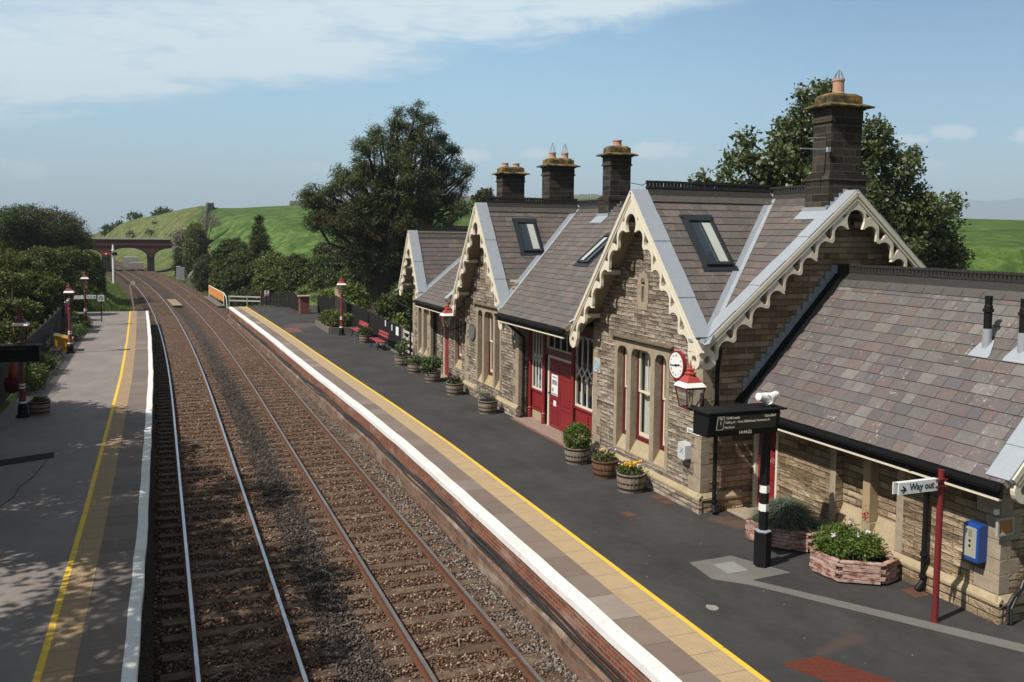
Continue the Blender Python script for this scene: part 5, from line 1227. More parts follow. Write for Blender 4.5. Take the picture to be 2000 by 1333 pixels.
mb = MB(); mb.box(-4.75, -4.18, 60.55, 60.58, 1.64, 1.86); mb.box(-4.03, -3.50, 60.55, 60.58, 1.66, 1.88); PB(mb, 'board', M['paper'], f)
mb = MB(); mb.panel('y', 60.545, 60.55, [(-3.68,1.76),(-3.60,1.76),(-3.60,1.71),(-3.53,1.77),(-3.60,1.83),(-3.60,1.78),(-3.68,1.78)]); PB(mb, 'arrow', M['ink'], f)
text('lettering', 'Way out', .10, (-3.99, 60.545, 1.77), '-y', M['ink'], f, 'LEFT', sx=.75)
s = gthing('square_sign', 'small white square sign with black emblem on a dark post beyond the farthest lamp post', 'sign', (-3.35, 63, 0))
mb = MB(); mb.tube([(-3.35,63,0),(-3.35,63,1.7)], .03, 8); PB(mb, 'post', M['black_matt'], s)
mb = MB(); mb.box(-3.55, -3.17, 62.95, 62.97, 1.32, 1.72); PB(mb, 'board', M['paper'], s)
mb = MB(); mb.panel('y', 62.944, 62.949, circ(-3.36, 1.52, .13, 20), [circ(-3.36, 1.52, .095, 20)]); mb.bar((-3.44,62.946,1.60), (-3.28,62.946,1.44), .03, .004, (0,1,0)); PB(mb, 'emblem', M['ink'], s)
s = gthing('warning_sign', 'pale warning sign with red lower half on a thin post before the humped fence', 'sign', (7.9, 73.0, 0))
mb = MB(); mb.tube([(7.9,73.0,0),(7.9,73.0,1.2)], .025, 8); PB(mb, 'post', M['black_matt'], s)
mb = MB(); mb.box(7.72, 8.08, 72.94, 72.965, .80, 1.24); PB(mb, 'board', M['paper'], s)
mb = MB(); mb.box(7.74, 8.06, 72.935, 72.94, .82, .96); PB(mb, 'red_panel', simple('faded_red', (.42,.12,.10)), s)
mb = MB(); mb.bar((7.84,72.937,1.18), (7.96,72.937,1.02), .06, .004, (0,1,0)); mb.panel('y', 72.935, 72.94, circ(7.92, 1.19, .03, 10)); PB(mb, 'figure', M['ink'], s)
n = gthing('information_board', 'brown timber information board on two posts behind the raised bed', 'board', (10.7, 57.8, 0))
mb = MB()
for y in (57.0, 58.7): mb.box(10.66, 10.74, y-.04, y+.04, 0, 2.1)
PB(mb, 'post', simple('brown_post', (.10,.055,.035), .7), n); mb = MB(); mb.box(10.64, 10.70, 56.9, 58.8, 1.78, 2.18); PB(mb, 'headboard', simple('buff_headboard', (.36,.24,.17), .7), n)
mb = MB(); mb.box(10.67, 10.72, 57.05, 58.65, .9, 1.70); PB(mb, 'panel', simple('dark_brown_panel', (.035,.022,.016), .5), n)

# ------------------------------------------------------------------ fences, gate, pillar
def fence(pts, h, lab, sag=None, m='fence', pw=.085, gap=.028, side=-1):
    r = empty('picket_fence', (*pts[0], 0), lab, 'fence', 'dark picket fences'); pk = MB(); rl = MB(); po = MB(); tot = sum(math.dist(a, b) for a, b in zip(pts, pts[1:])); s0 = 0
    for a, b in zip(pts, pts[1:]):
        L = math.dist(a, b); d = ((b[0]-a[0])/L, (b[1]-a[1])/L); nrm = (-d[1]*side, d[0]*side); ang = math.atan2(d[1], d[0]); t = 0
        for z in (.35, h-.35): rl.bar((a[0]+nrm[0]*.03, a[1]+nrm[1]*.03, z), (b[0]+nrm[0]*.03, b[1]+nrm[1]*.03, z), .045, .09)
        while t < L:
            q = (s0+t)/tot; hh = (h+random.uniform(-.025, .02))+(sag(q) if sag else 0); x, y = a[0]+d[0]*(t+pw/2), a[1]+d[1]*(t+pw/2); c_, s_ = d[0]*pw/2, d[1]*pw/2
            P = [(-1,.06),(1,.06),(1,hh-.05),(.55,hh-.012),(0,hh),(-.55,hh-.012),(-1,hh-.05)]; lean = random.uniform(-.012, .012)
            f = [(x+c_*u+nrm[0]*k+d[0]*lean*z, y+s_*u+nrm[1]*k+d[1]*lean*z, z) for k in (-.011, .011) for u, z in P]
            n = 7; pk.add(f, [tuple(range(n)), tuple(range(2*n-1, n-1, -1))]+[(i, (i+1) % n, n+(i+1) % n, n+i) for i in range(n)]); t += pw+gap
        k = max(1, round(L/2.4))
        for i in range(k+1): po.cbox((a[0]+d[0]*L*i/k+nrm[0]*.1, a[1]+d[1]*L*i/k+nrm[1]*.1, h/2+.02), .11, .11, h+.06, ang)
        s0 += L
    PB(pk, 'pickets', M[m], r); PB(rl, 'rails', M[m], r); PB(po, 'posts', M['weathered'], r); return r
M['weathered'] = simple('weathered_grey_timber', (.16,.145,.125), .9, .2, 0, 14, .6, .4)
fence([(10.95, 42.6), (11.35, 52.3), (11.45, 60.7), (10.75, 66.2)], 1.30, 'black picket fence behind the red benches and raised bed')
fence([(9.55, 66.3), (9.38, 71.8), (7.5, 73.75)], 1.12, 'humped black picket fence curving round the far end of the right platform', lambda q: .30*math.sin(min(1, q*1.15)*math.pi)-.1)
M['fence_grey'] = simple('grey_weathered_pickets', (.026,.025,.025), .9, .2, 0, 18, .8, .4, (.07,.07,.072))
fence([(-5.0, 12.0), (-4.92, 22.0), (-4.85, 34), (-4.88, 46), (-5.05, 60), (-5.4, 66.5)], 1.5, 'dark grey picket fence along the shaded left platform', None, 'fence_grey', side=1)
g = gthing('field_gate', 'small white diagonal braced gate between the fence and the stone building', 'gate', (10.9, 41, 0))
mb = MB(); x = 10.95
for z in (.25, .55, .85, 1.15): mb.bar((x, 39.75, z), (x, 42.3, z), .06, .09)
mb.bar((x-.03, 39.75, .25), (x-.03, 41.0, 1.15), .04, .08); mb.bar((x-.03, 42.3, .25), (x-.03, 41.0, 1.15), .04, .08); mb.bar((x, 39.75, .2), (x, 39.75, 1.25), .08, .08); mb.bar((x, 42.3, .2), (x, 42.3, 1.25), .08, .08)
PB(mb, 'leaf', simple('weathered_white_gate', (.48,.46,.42), .8), g); mb = MB(); mb.box(10.88, 11.02, 42.38, 42.52, 0, 1.4); PB(mb, 'post', M['weathered'], g)
p = gthing('brick_pillar', 'short red brick pillar with flat stone cap in the black fence', 'pillar', (9.65, 66, 0))
mb = MB(); mb.box(9.40, 10.05, 65.6, 66.3, 0, 1.22); PB(mb, 'shaft', brickwork('pillar_brick', (.16,.055,.04), (.26,.11,.08), (.04,.03,.03), .3, .1, .1), p); mb = MB(); mb.box(9.30, 10.14, 65.5, 66.4, 1.221, 1.30); PB(mb, 'cap', M['dressed'], p, bevel=.01)
for k, (y, z, w, h, l) in enumerate(((46.7, 1.0, .09, .30, 'narrow white notice on the black fence above the farther red bench'), (45.0, .95, .08, .30, 'narrow white notice on the black fence behind the nearer red bench'), (43.7, .90, .26, .42, 'largest white notice on the black fence near the gate'))):
    x = 10.95+(y-42.6)*.0412-.03; tag(MB().box(x-.012, x, y-w, y+w, z-h/2+.1, z+h/2+.1).build('notice', M['paper'], None), l, 'notice', 'white notices on the black fence')
mb = MB(); mb.box(10.72, 10.82, 42.5, 52.0, 0, .07); tag(mb.build('kerb', M['weathered'], None, bevel=.01), 'low timber kerb along the foot of the black fence behind the benches', 'kerb')

# ------------------------------------------------------------------ benches
def bench(x, y, L, rz, lab, m, slats):
    r = empty('bench', (0, 0, 0), lab, 'bench', 'slatted platform benches'); mb = MB()
    for k in range(3): mb.cbox((-.17+k*.145, 0, .43+.012*abs(k-1)), .125, L, .03)
    PB(mb, 'seat', M[m], r, bevel=.006)
    if slats == 1: mb = MB(); mb.cbox((.30, 0, .76), .03, L, .26, 0, 0, .2); PB(mb, 'backrest', M[m], r, bevel=.006)
    else:
        mb = MB(); mb.cbox((.275, 0, .66), .03, L, .11, 0, 0, .2); mb.cbox((.305, 0, .81), .03, L, .11, 0, 0, .2); PB(mb, 'backrest', M[m], r, bevel=.006)
    for k in range(2):
        yy = (k-.5)*(L-.5); mb = MB(); mb.bar((-.2, yy, .40), (.22, yy, .40), .05, .04); mb.tube([(-.18,yy,.40),(-.14,yy,.2),(-.22,yy,0)], .024, 6); mb.tube([(.2,yy,.40),(.17,yy,.2),(.26,yy,0)], .024, 6); mb.tube([(.2,yy,.40),(.26,yy,.6),(.33,yy,.9)], .020, 6); PB(mb, 'leg', M['black'], r)
    r.location = (x, y, 0); r.rotation_euler = (0, 0, rz); return r
bench(10.33, 49.95, 2.3, 0, 'red bench with one broad back board beside the lamp post', 'bench', 1)
bench(10.30, 45.0, 2.0, 0, 'red bench with two back slats nearest the station building', 'bench', 2)
bench(-4.35, 45.6, 1.8, math.pi, 'dull maroon slatted bench in shade on the left platform', 'bench_dull', 2)

# ------------------------------------------------------------------ planters
def barrel(x, y, lab, m='barrel', r=.33, h=.42):
    b = empty('barrel_planter', (0, 0, 0), lab, 'planter', 'half barrel planters'); mb = MB(); n = 22
    prof = [(r*.84,0),(r*.93,h*.35),(r*.985,h*.7),(r,h),(r*.90,h),(r*.86,h-.06)]
    for i, (q, z) in enumerate(prof):
        for k in range(n*2):
            a = 2*math.pi*k/(n*2); mb.v.append((q*(1-.018*(k % 2))*math.cos(a), q*(1-.018*(k % 2))*math.sin(a), z))
    for i in range(len(prof)-1):
        for k in range(n*2): k2 = (k+1) % (n*2); mb.f.append((i*n*2+k, i*n*2+k2, (i+1)*n*2+k2, (i+1)*n*2+k))
    PB(mb, 'staves', M[m], b)
    for z in (.06, .45*h, h-.07):
        mb = MB(); q = r*(.84+.16*(z/h)**.7)+.006; mb.lathe([(q-.01,z),(q,z+.004),(q+.003,z+.045),(q-.01,z+.05)], n=28); PB(mb, 'hoop', M['hoop'], b)
    mb = MB(); mb.lathe([(r*.88,h-.065),(r*.5,h-.04)], n=18); PB(mb, 'soil', M['soil'], b)
    b.location = (x, y, 0); b.rotation_euler = (0, 0, random.random()*6); return b
BARRELS = [(9.95,20.85,'half barrel planter holding a round clipped bush by the blue plaque','barrel'),(10.03,19.42,'brown half barrel planter of yellow and mauve flowers, middle of the near three','barrel_warm'),(10.02,18.12,'grey half barrel planter of yellow pansies nearest the station corner','barrel'),
 (9.98,27.72,'half barrel planter of grey lavender beside the glazed red front','barrel'),(10.0,31.33,'half barrel planter of dark purple plants below the oval plaque','barrel'),(10.03,34.3,'half barrel planter with a tall spreading green plant below the wall lantern','barrel'),
 (10.0,36.8,'half barrel planter of low trailing greenery, second from the far end of the building','barrel'),(9.97,38.95,'half barrel planter of upright yellowish stems at the far corner of the building','barrel'),(10.2,47.6,'half barrel planter with a dark bush between the two red benches','barrel'),(-3.55,31.95,'black half barrel planter with tiny white flowers round a shaded lamp post foot','barrel')]
for x, y, l, m in BARRELS: barrel(x, y, l, m)
wd = NT('peeling_planter_timber'); pz = wd.pos(); a1 = wd.noise(wd.scale(pz, (4, 4, 26)), 1.0, 5, .7); b1 = wd.noise(pz, 11, 5, .7)
cc = wd.ramp(wd.math('ADD', wd.math('MULTIPLY', a1, .6), wd.math('MULTIPLY', b1, .45)), [(.36, (.085,.030,.024)), (.46, (.20,.085,.066)), (.54, (.40,.27,.225)), (.75, (.56,.45,.39))]); M['planter'] = wd.done(cc, .8, wd.bump(a1, .4, .01), .25)
def octagon(pts, h, lab):
    cx, cy = sum(p[0] for p in pts)/len(pts), sum(p[1] for p in pts)/len(pts); r = empty('timber_planter', (cx, cy, 0), lab, 'planter', 'low timber planters against the wing'); n = len(pts)
    for i in range(n):
        a, b = Vector((*pts[i], 0)), Vector((*pts[(i+1) % n], 0)); L = (b-a).length; d = (b-a)/L; q = 5; mb = MB(); hh = (h-.05)/q
        for k in range(q):
            o0 = .0 if (k+i) % 2 else .07; o1 = .07 if (k+i) % 2 else .0; inn = random.uniform(-.006, .006); nn = Vector((-d.y, d.x, 0)); nn = nn if nn.dot(Vector((cx, cy, 0))-a) > 0 else -nn
            P, Q = a+d*o0+nn*(.03+inn), b-d*o1+nn*(.03+inn); mb.bar(P+Vector((0,0,.03+hh*(k+.5))), Q+Vector((0,0,.03+hh*(k+.5))), .055, hh-.008)
            if o0: mb.bar(a+d*.012+nn*.06+Vector((0,0,.03+hh*(k+.5))), a+d*o0+nn*.06+Vector((0,0,.03+hh*(k+.5))), .03, hh-.012)
        PB(mb, 'side', M['planter'], r)
        mb = MB(); nn = Vector((-d.y, d.x, 0)); nn = nn if nn.dot(Vector((cx, cy, 0))-a) > 0 else -nn; mb.bar(a+nn*.045+d*.02+Vector((0,0,h)), b+nn*.045-d*.02+Vector((0,0,h)), .10, .028); PB(mb, 'rim', M['planter'], r)
    mb = MB(); mb.panel('z', .05, h-.06, [(cx+(p[0]-cx)*.9, cy+(p[1]-cy)*.9) for p in pts]); PB(mb, 'soil', M['soil'], r)
octagon([(10.48,14.40),(10.60,13.84),(11.14,13.27),(11.66,13.36),(11.72,14.45),(11.05,14.85)], .37, 'timber planter holding a blue grey tussock behind the display post')
octagon([(10.55,12.62),(10.63,11.98),(11.26,11.58),(11.70,11.72),(11.74,12.78),(11.15,13.05)], .37, 'timber planter overflowing with green bedding plants between the display and the sign post')
p = gthing('raised_bed', 'low timber sided raised flower bed by the right hand lamp post', 'flower bed', (10, 55, 0))
mb = MB(); mb.box(9.12, 9.25, 52.5, 57.2, 0, .34); mb.box(9.25, 10.95, 52.45, 52.58, 0, .34); mb.box(9.25, 10.95, 57.1, 57.2, 0, .34); PB(mb, 'side', M['weathered'], p, bevel=.01); mb = MB(); mb.box(9.25, 11.0, 52.58, 57.1, .0, .27); PB(mb, 'soil', M['soil'], p)

# ------------------------------------------------------------------ covers and gratings in the tarmac
def cover(pts, lab, m, z=.006, bars=0, group='iron covers in the tarmac'):
    mb = MB(); mb.panel('z', -.03, z, pts); o = mb.build('access_cover', m, None); tag(o, lab, 'cover', group)
chk = NT('red_chequer_plate'); pc = chk.pos(); w1 = chk.N('ShaderNodeTexWave', wave_type='BANDS', bands_direction='DIAGONAL', i_Scale=9.0); chk.L(chk.scale(pc, (1,1,1)), w1.inputs['Vector']); nn = chk.noise(pc, 14, 5, .7)
ck = chk.mix(chk.ramp(nn, [(.4, 0.0), (.7, .6)]), (.12,.026,.014), (.045,.016,.012)); M['chequer'] = chk.done(ck, .8, chk.bump(w1.outputs['Fac'], .5, .012), .3)
cover([(7.86,9.9),(8.52,9.92),(9.0,8.9),(8.3,8.85)], 'rusty red chequer plate cover in the near tarmac', M['chequer'])
M['rust_cover'] = simple('rusty_iron_cover', (.115,.055,.038), .8, .3, 0, 25, .7, .5, (.04,.025,.02))
cover([(8.98,16.70),(9.20,16.72),(9.26,16.40),(9.03,16.38)], 'small rusty grating in the tarmac near the station corner barrels', M['rust_cover'])
cover([(10.22,17.62),(10.48,17.62),(10.48,17.25),(10.22,17.25)], 'rusty gully grating, farther of two at the foot of the near gable', M['rust_cover']); cover([(10.22,17.20),(10.48,17.20),(10.48,16.90),(10.22,16.90)], 'rusty gully grating, nearer of two at the foot of the near gable', M['rust_cover'])
cover([(10.80,15.72),(11.08,15.76),(11.02,15.52),(10.76,15.50)], 'rusty gully grating under the black downpipe at the station corner', M['rust_cover'])
cover([(11.42,11.40),(11.72,11.40),(11.72,11.05),(11.42,11.05)], 'rusty gully grating under the wing downpipe behind the sign post', M['rust_cover'])
a = gp(573, 645.5); cover([(a[0]-.42,a[1]-1.2),(a[0]+.42,a[1]-1.2),(a[0]+.42,a[1]+1.2),(a[0]-.42,a[1]+1.2)], 'faded red cover in the tarmac towards the raised bed', simple('faded_red_cover', (.15,.06,.052), .9))
mb = MB(); mb.panel('z', 0, .008, [(8.05+.09*math.cos(a)*(1-.35*math.exp(-((a-1.1)/.5)**2)), 11.85+.12*math.sin(a)*(1-.35*math.exp(-((a-1.1)/.5)**2))) for a in [k*math.pi/9 for k in range(18)]]); tag(mb.build('flattened_litter', simple('grey_litter', (.26,.24,.215), .8), None), 'grey scrap of litter flattened on the open tarmac', 'litter')

# ------------------------------------------------------------------ left platform odds and ends
g = gthing('grit_bin', 'yellow grit bin against the dark fence on the left platform', 'grit bin', (-4.25, 48.4, 0))
mb = MB(); mb.panel('y', 47.9, 48.9, [(-4.62,0),(-3.95,0),(-3.90,.55),(-4.66,.75)]); PB(mb, 'bin', simple('yellow_plastic', (.62,.33,.025), .5, .4, 0, 4, .3, 0), g, bevel=.04); mb = MB(); mb.panel('y', 47.86, 48.94, [(-3.86,.55),(-3.86,.60),(-4.68,.84),(-4.68,.76)]); PB(mb, 'lid', simple('dull_yellow_lid', (.50,.27,.03), .5), g, bevel=.02)
o = gthing('hanging_bundle', 'orange and crimson bundle hanging against the dark picket fence', 'bundle', (-4.45, 33.2, 1))
mb = MB(); mb.lathe([(.02,.72),(.12,.70),(.24,.5),(.27,.2),(.22,.02)], (0,0,0), 14); b1 = PB(mb, 'upper', simple('orange_fabric', (.22,.075,.03), .9, .1, 0, 6, .5, .5), None, smooth=True); b1.matrix_world = Matrix.Identity(4)
b1.parent = None; b1.matrix_parent_inverse = Matrix.Identity(4)
for v in b1.data.vertices: v.co = Vector((v.co.x*.5+v.co.z*.05-4.45, v.co.y+33.2, v.co.z+.98))
adopt(b1, o); mb = MB(); mb.lathe([(.22,.02),(.25,-.2),(.20,-.42),(.05,-.5)], (-4.45,33.2,1.0), 12); PB(mb, 'lower', simple('crimson_fabric', (.10,.02,.03), .9, .1, 0, 6, .5, .5), o, smooth=True)
n = gthing('notice_case', 'maroon timber notice case standing by the dark fence near the farthest lamp post', 'notice board', (-4.75, 57, 0))
mb = MB()
for y in (56.0, 57.6): mb.box(-4.8, -4.7, y-.05, y+.05, 0, 1.85)
PB(mb, 'post', M['red'], n); mb = MB(); mb.box(-4.79, -4.72, 56.05, 57.55, .75, 1.75); PB(mb, 'panel', M['maroon_lamp'], n); mb = MB(); mb.bar((-4.76, 55.8, 1.80), (-4.76, 57.8, 1.86), .14, .05); PB(mb, 'capping', M['white'], n)

# ------------------------------------------------------------------ railway things beyond the platforms
s = gthing('semaphore_signal', 'white semaphore signal post with a red arm in front of the brick bridge', 'signal', (-5.3, 131, -1))
sy = 131; sx = at(222, 545, sy)[0]; zt = at(220, 478, sy)[2]; za = at(220, 496, sy)[2]
mb = MB(); mb.lathe([(.14,-1.2),(.13,zt-.3),(.09,zt-.28),(.10,zt)], (sx, sy, 0), 10); mb.lathe([(.25,za+.38),(.25,za+.46)], (sx, sy, 0), 10); PB(mb, 'post', M['white'], s)
mb = MB(); mb.box(sx-1.45, sx+.1, sy-.18, sy-.14, za-.16, za+.16); PB(mb, 'arm', paint('signal_red', (.42,.03,.04), .5, .1), s)
mb = MB(); mb.panel('y', sy-.2, sy-.181, circ(sx-.85, za, .12, 12)); PB(mb, 'arm_spot', M['white'], s); mb = MB(); mb.box(sx-.05, sx+.5, sy-.19, sy-.1, za-.22, za+.2); mb.tube([(sx+.2, sy, za), (sx+.2, sy, -1)], .02, 5); PB(mb, 'spectacle', M['black'], s)
L = at(345, 542, 132); c = gthing('equipment_cabinet', 'taller grey lineside equipment cabinet, left of the pair on the grass bank', 'cabinet', (L[0], 132, L[2]), 'grey lineside cabinets')
def cabinet(c, x, y, z, w, h):
    mb = MB(); mb.box(x, x+w, y, y+.8, z-.3, z+h); PB(mb, 'case', simple('grey_cabinet', (.36,.38,.40), .5), c); mb = MB(); mb.box(x-.04, x+w+.04, y-.04, y+.84, z+h+.001, z+h+.06); PB(mb, 'lid', simple('pale_cabinet_lid', (.45,.47,.48), .5), c); mb = MB(); mb.box(x+.05, x+w-.05, y-.02, y-.001, z+.05, z+h-.08); PB(mb, 'door', simple('grey_cabinet_door', (.30,.32,.345), .5), c)
cabinet(c, L[0], 132, L[2], .52, 1.42); c = gthing('equipment_cabinet', 'shorter grey lineside equipment cabinet, right of the pair on the grass bank', 'cabinet', (L[0]+.6, 131.6, L[2]), 'grey lineside cabinets'); cabinet(c, L[0]+.56, 131.4, L[2]-.05, .46, 1.28)
b = gthing('orange_barrier', 'orange mesh barrier panel in a white tube frame beside the track', 'barrier', (5.2, 92, -.5))
A, B = (4.86, 97.5), (5.58, 86.5); mb = MB(); mb.add([(*A,-.55),(*B,-.62),(*B,.16),(*A,.28)], [(0,1,2,3)]); mb.add([(A[0]+.03,A[1],-.55),(B[0]+.03,B[1],-.62),(B[0]+.03,B[1],.16),(A[0]+.03,A[1],.28)], [(3,2,1,0)]); PB(mb, 'panel', simple('orange_mesh', (.56,.235,.065), .7, .2, 0, 3, .2, 0), b)
mb = MB(); mb.tube([(A[0],A[1],-1.1),(A[0],A[1],.3),(B[0],B[1],.2),(B[0]+.15,B[1]-.8,-.1),(B[0]+.2,B[1]-1.2,-1.1)], .035, 6); mb.tube([(B[0],B[1],.2),(B[0],B[1],-1.1)], .035, 6); PB(mb, 'frame', M['white'], b)
mb = MB()
for k in range(4): mb.bar((4.42+k*.17, 98, -.86), (5.05+k*.17, 85.5, -.90), .14, .05)
tag(mb.build('timber_walkway', M['weathered'], None), 'grey timber walkway at the foot of the orange barrier', 'walkway')
mb = MB()
for k in range(2): mb.bar((xc(95)-.40+k*.42, 95.0, -.90), (xc(87)-.33+k*.42, 87, -.90), .38, .07)
tag(mb.build('crossing_planks', simple('pale_planks', (.30,.225,.15), .9, .2, 0, 5, .5, .3), None), 'pair of pale boards forming a foot crossing between the two tracks', 'boards')
r = gthing('white_railing', 'white post and rail railing beyond the far end of the right platform', 'railing', (7.4, 84, -1)); mb = MB()
for z in (.05, -.32): mb.bar((5.85, 84.5, z), (8.9, 82.5, z), .06, .11)
PB(mb, 'rail', simple('weathered_white_rail', (.44,.43,.38), .8), r); mb = MB()
for k in range(3): mb.cbox((5.9+k*1.45, 84.45-k*.95, -.45), .09, .09, 1.2)
PB(mb, 'post', simple('weathered_white_post', (.42,.41,.37), .8), r)
t = gthing('trackside_marker', 'leaning tan timber trackside post carrying a pale round disc at the left platform end', 'marker post', (-1.95, 80, -1))
x0, y0 = -1.95, 80.0; z1 = at(258, 553, 80)[2]; mb = MB(); mb.bar((x0+.18,y0,-1.1), (x0-.16,y0,z1-.15), .13, .13); mb.bar((x0+.14,y0+.1,-1.1), (x0+.10,y0+.1,z1-.05), .07, .07); PB(mb, 'post', simple('tan_post', (.55,.37,.25), .8), t)
mb = MB(); mb.panel('y', y0-.08, y0-.03, circ(x0+.08, z1, .18, 18)); PB(mb, 'disc', simple('pale_disc', (.50,.54,.55), .5), t); mb = MB(); mb.box(x0-.15, x0+.42, y0-.3, y0+.4, -1.15, -.86); PB(mb, 'foot_box', M['weathered'], t)
mb = MB()
for k in range(4): mb.bar((x0+.45+k*.22, y0-3.0, -.98), (x0+.1+k*.22, y0+3.5, -.98), .16, .10)
tag(mb.build('timber_baulks', M['fence'], None), 'dark timber baulks lying in the ballast by the trackside marker post', 'timbers')

# ------------------------------------------------------------------ road bridge over the line
BY = 165.0
br = gthing('road_bridge', 'dark red brick three arched bridge carrying a road over the railway', 'bridge', (-4.2, BY, 0))
def U(u, v=500): return at(u, v, BY)[0]
zt = at(260, 466, BY)[2]; zs = at(260, 478.5, BY)[2]; zcr = at(250, 484.5, BY)[2]; zsp = at(250, 503, BY)[2]
xl0, xl1, xr0, xr1 = U(199.5), U(213), U(287.5), U(301)
def ell(a, b, z0, z1, n=16): return [((a+b)/2-(b-a)/2*math.cos(math.pi*k/n), z0+(z1-z0)*math.sin(math.pi*k/n)) for k in range(n+1)]
def bank(x): return -1.5
mid = [(xl1,-1.8)]+ell(xl1, xr0, zsp, zcr)+[(xr0,-1.8)]
wA = xr0-xl1
lef = [(xl0-wA,-1.8)]+ell(xl0-wA, xl0, zsp, zcr-.1)+[(xl0,-1.8)]; rig = [(xr1,-1.8)]+ell(xr1, xr1+wA, zsp, zcr-.05)+[(xr1+wA,-1.8)]
x_end0, x_end1 = xl0-wA-3, xr1+wA+6
out = [(x_end0,zs),(x_end0,-1.9)]+lef+mid+rig+[(x_end1,-1.9),(x_end1,zs)]
mb = MB(); mb.panel('y', BY, BY+5.5, out); PB(mb, 'arches', M['brick_bridge'], br)
mb = MB(); mb.box(x_end0, x_end1, BY-.12, BY-.001, zs-.14, zs); mb.box(x_end0, x_end1, BY-.06, BY+.35, zs+.002, zt-.18); mb.box(x_end0, x_end1, BY+5.2, BY+5.56, zs+.002, zt-.18); PB(mb, 'parapet', M['brick_bridge'], br)
for a, b in ((BY-.2, BY+.55), (BY+5.0, BY+5.6)): mb = MB(); mb.box(x_end0, x_end1, a, b, zt-.178, zt+.02); PB(mb, 'coping', simple('pale_bridge_coping', (.46,.43,.38), .9, .2, 0, 2, .3, .2), br)
mb = MB()
for a, b, h in ((xl0-wA, xl0, zcr-.1), (xl1, xr0, zcr), (xr1, xr1+wA, zcr-.05)):
    e0 = ell(a, b, zsp, h, 18); e1 = ell(a-.33, b+.33, zsp, h+.36, 18)
    mb.panel('y', BY-.05, BY+.02, e0+e1[::-1])
PB(mb, 'arch_ring', M['bridge_dark'], br)
for a, b in ((xl0, xl1), (xr0, xr1)): mb = MB(); mb.box(a-.09, b+.09, BY-.10, BY+5.6, zsp-.14, zsp+.10); mb.box(a-.03, b+.03, BY-.03, BY+5.53, -1.8, zsp-.14); PB(mb, 'pier', M['bridge_dark'], br)
c = gthing('concrete_chamber', 'pale concrete retaining chamber beside the track seen through the bridge arch', 'retaining wall', (-1, 182, 0)); y = 183.0
mb = MB(); a, b = at(241, 514, y), at(262, 514, y); mb.box(a[0], b[0]+.6, y, y+2.4, -1.4, at(250, 502.5, y)[2]); PB(mb, 'upper_wall', simple('pale_concrete', (.36,.35,.34), .9, .2, 0, 3, .3, .1), c); y = 178.0; mb = MB(); a, b = at(253, 518, y), at(280, 518, y); mb.box(a[0], b[0], y, y+1.6, -1.4, at(265, 513.5, y)[2]); PB(mb, 'lower_wall', simple('grey_concrete', (.33,.32,.31), .9, .2, 0, 3, .3, .1), c)

# ------------------------------------------------------------------ dry stone walls on the hill
def rubble_wall(pts, w, h, lab):
    mb = MB(); N = 0
    for a, b in zip(pts, pts[1:]):
        L = math.dist(a, b); k = max(2, int(L/.9))
        for i in range(k):
            t = (i+.5)/k; x, y = a[0]+(b[0]-a[0])*t, a[1]+(b[1]-a[1])*t; ang = math.atan2(b[1]-a[1], b[0]-a[0]); z = height(x, y)
            for q in range(3): mb.cbox((x+random.uniform(-.06, .06), y+random.uniform(-.06, .06), z+h*(q+.4)/3), L/k*random.uniform(.85, 1.05), w*random.uniform(.75, 1.1)*(1-.15*q), h/3*random.uniform(.9, 1.25), ang+random.uniform(-.06, .06), random.uniform(-.04, .04))
    o = mb.build('dry_stone_wall', simple('dry_stone', (.30,.285,.255), .95, .15, 0, .8, .6, .5, (.07,.065,.055)), None); tag(o, lab, 'stone wall', 'dry stone walls')
def polar(u, r): a = YAW+math.atan((u-1000)/F); return (r*math.sin(a), r*math.cos(a))
rubble_wall([polar(368, 128), polar(384, 150), polar(398, 178), polar(406, 205), polar(415, 235), polar(417, 255)], .55, 1.25, 'dry stone wall climbing the hillside between rough bank and green field')
rubble_wall([polar(u, 238+.01*(u-560)) for u in range(566, 1000, 14)], .9, 1.2, 'dry stone wall along the skyline of the field behind the pine')
rubble_wall([polar(u, 258) for u in range(1115, 1215, 10)], .9, 1.2, 'dry stone wall on the skyline seen between the chimneys')
# ================================================================== VEGETATION
def unit(n):
    d = RNG.normal(size=(n, 3)); return d/np.linalg.norm(d, axis=1)[:, None]
def leaf_quads(P, size, asp=.55, up=.35, jit=.35, dirs=None, droop=0.0):
    """one rhombic leaf per point: four corners, random lie with a bias of the face towards the sky"""
    n = len(P); nrm = unit(n); nrm[:, 2] += up; nrm /= np.linalg.norm(nrm, axis=1)[:, None]
    t = unit(n) if dirs is None else dirs+unit(n)*.35
    t[:, 2] -= droop
    t -= nrm*(t*nrm).sum(1)[:, None]; t /= np.linalg.norm(t, axis=1)[:, None]+1e-9; b = np.cross(nrm, t)
    s = size*RNG.uniform(1-jit, 1+jit, n)[:, None]
    V = np.stack([P-t*s*.5, P+b*s*asp*.5+nrm*s*.06, P+t*s*.5-nrm*s*.05, P-b*s*asp*.5+nrm*s*.06], 1)
    return V.reshape(-1, 3)
def crown_points(blobs, nc, k, spread, fill=.55):
    B = np.array(blobs, float); w = (B[:, 3]*B[:, 4]*B[:, 5])**.67; w /= w.sum(); i = RNG.choice(len(B), nc, p=w); d = unit(nc)
    r = RNG.uniform(fill, 1.05, nc)**.6; C = B[i, :3]+d*B[i, 3:]*r[:, None]
    P = np.repeat(C, k, 0)+RNG.normal(size=(nc*k, 3))*spread*np.array([1, 1, .7]); out = np.repeat(d, k, 0)
    return P, out
def foliage(name, P, size, m, parent, **kw):
    V = leaf_quads(P, size, **kw); o = np_mesh(name, V, np.arange(len(V)), 4, m); adopt(o, parent); return o
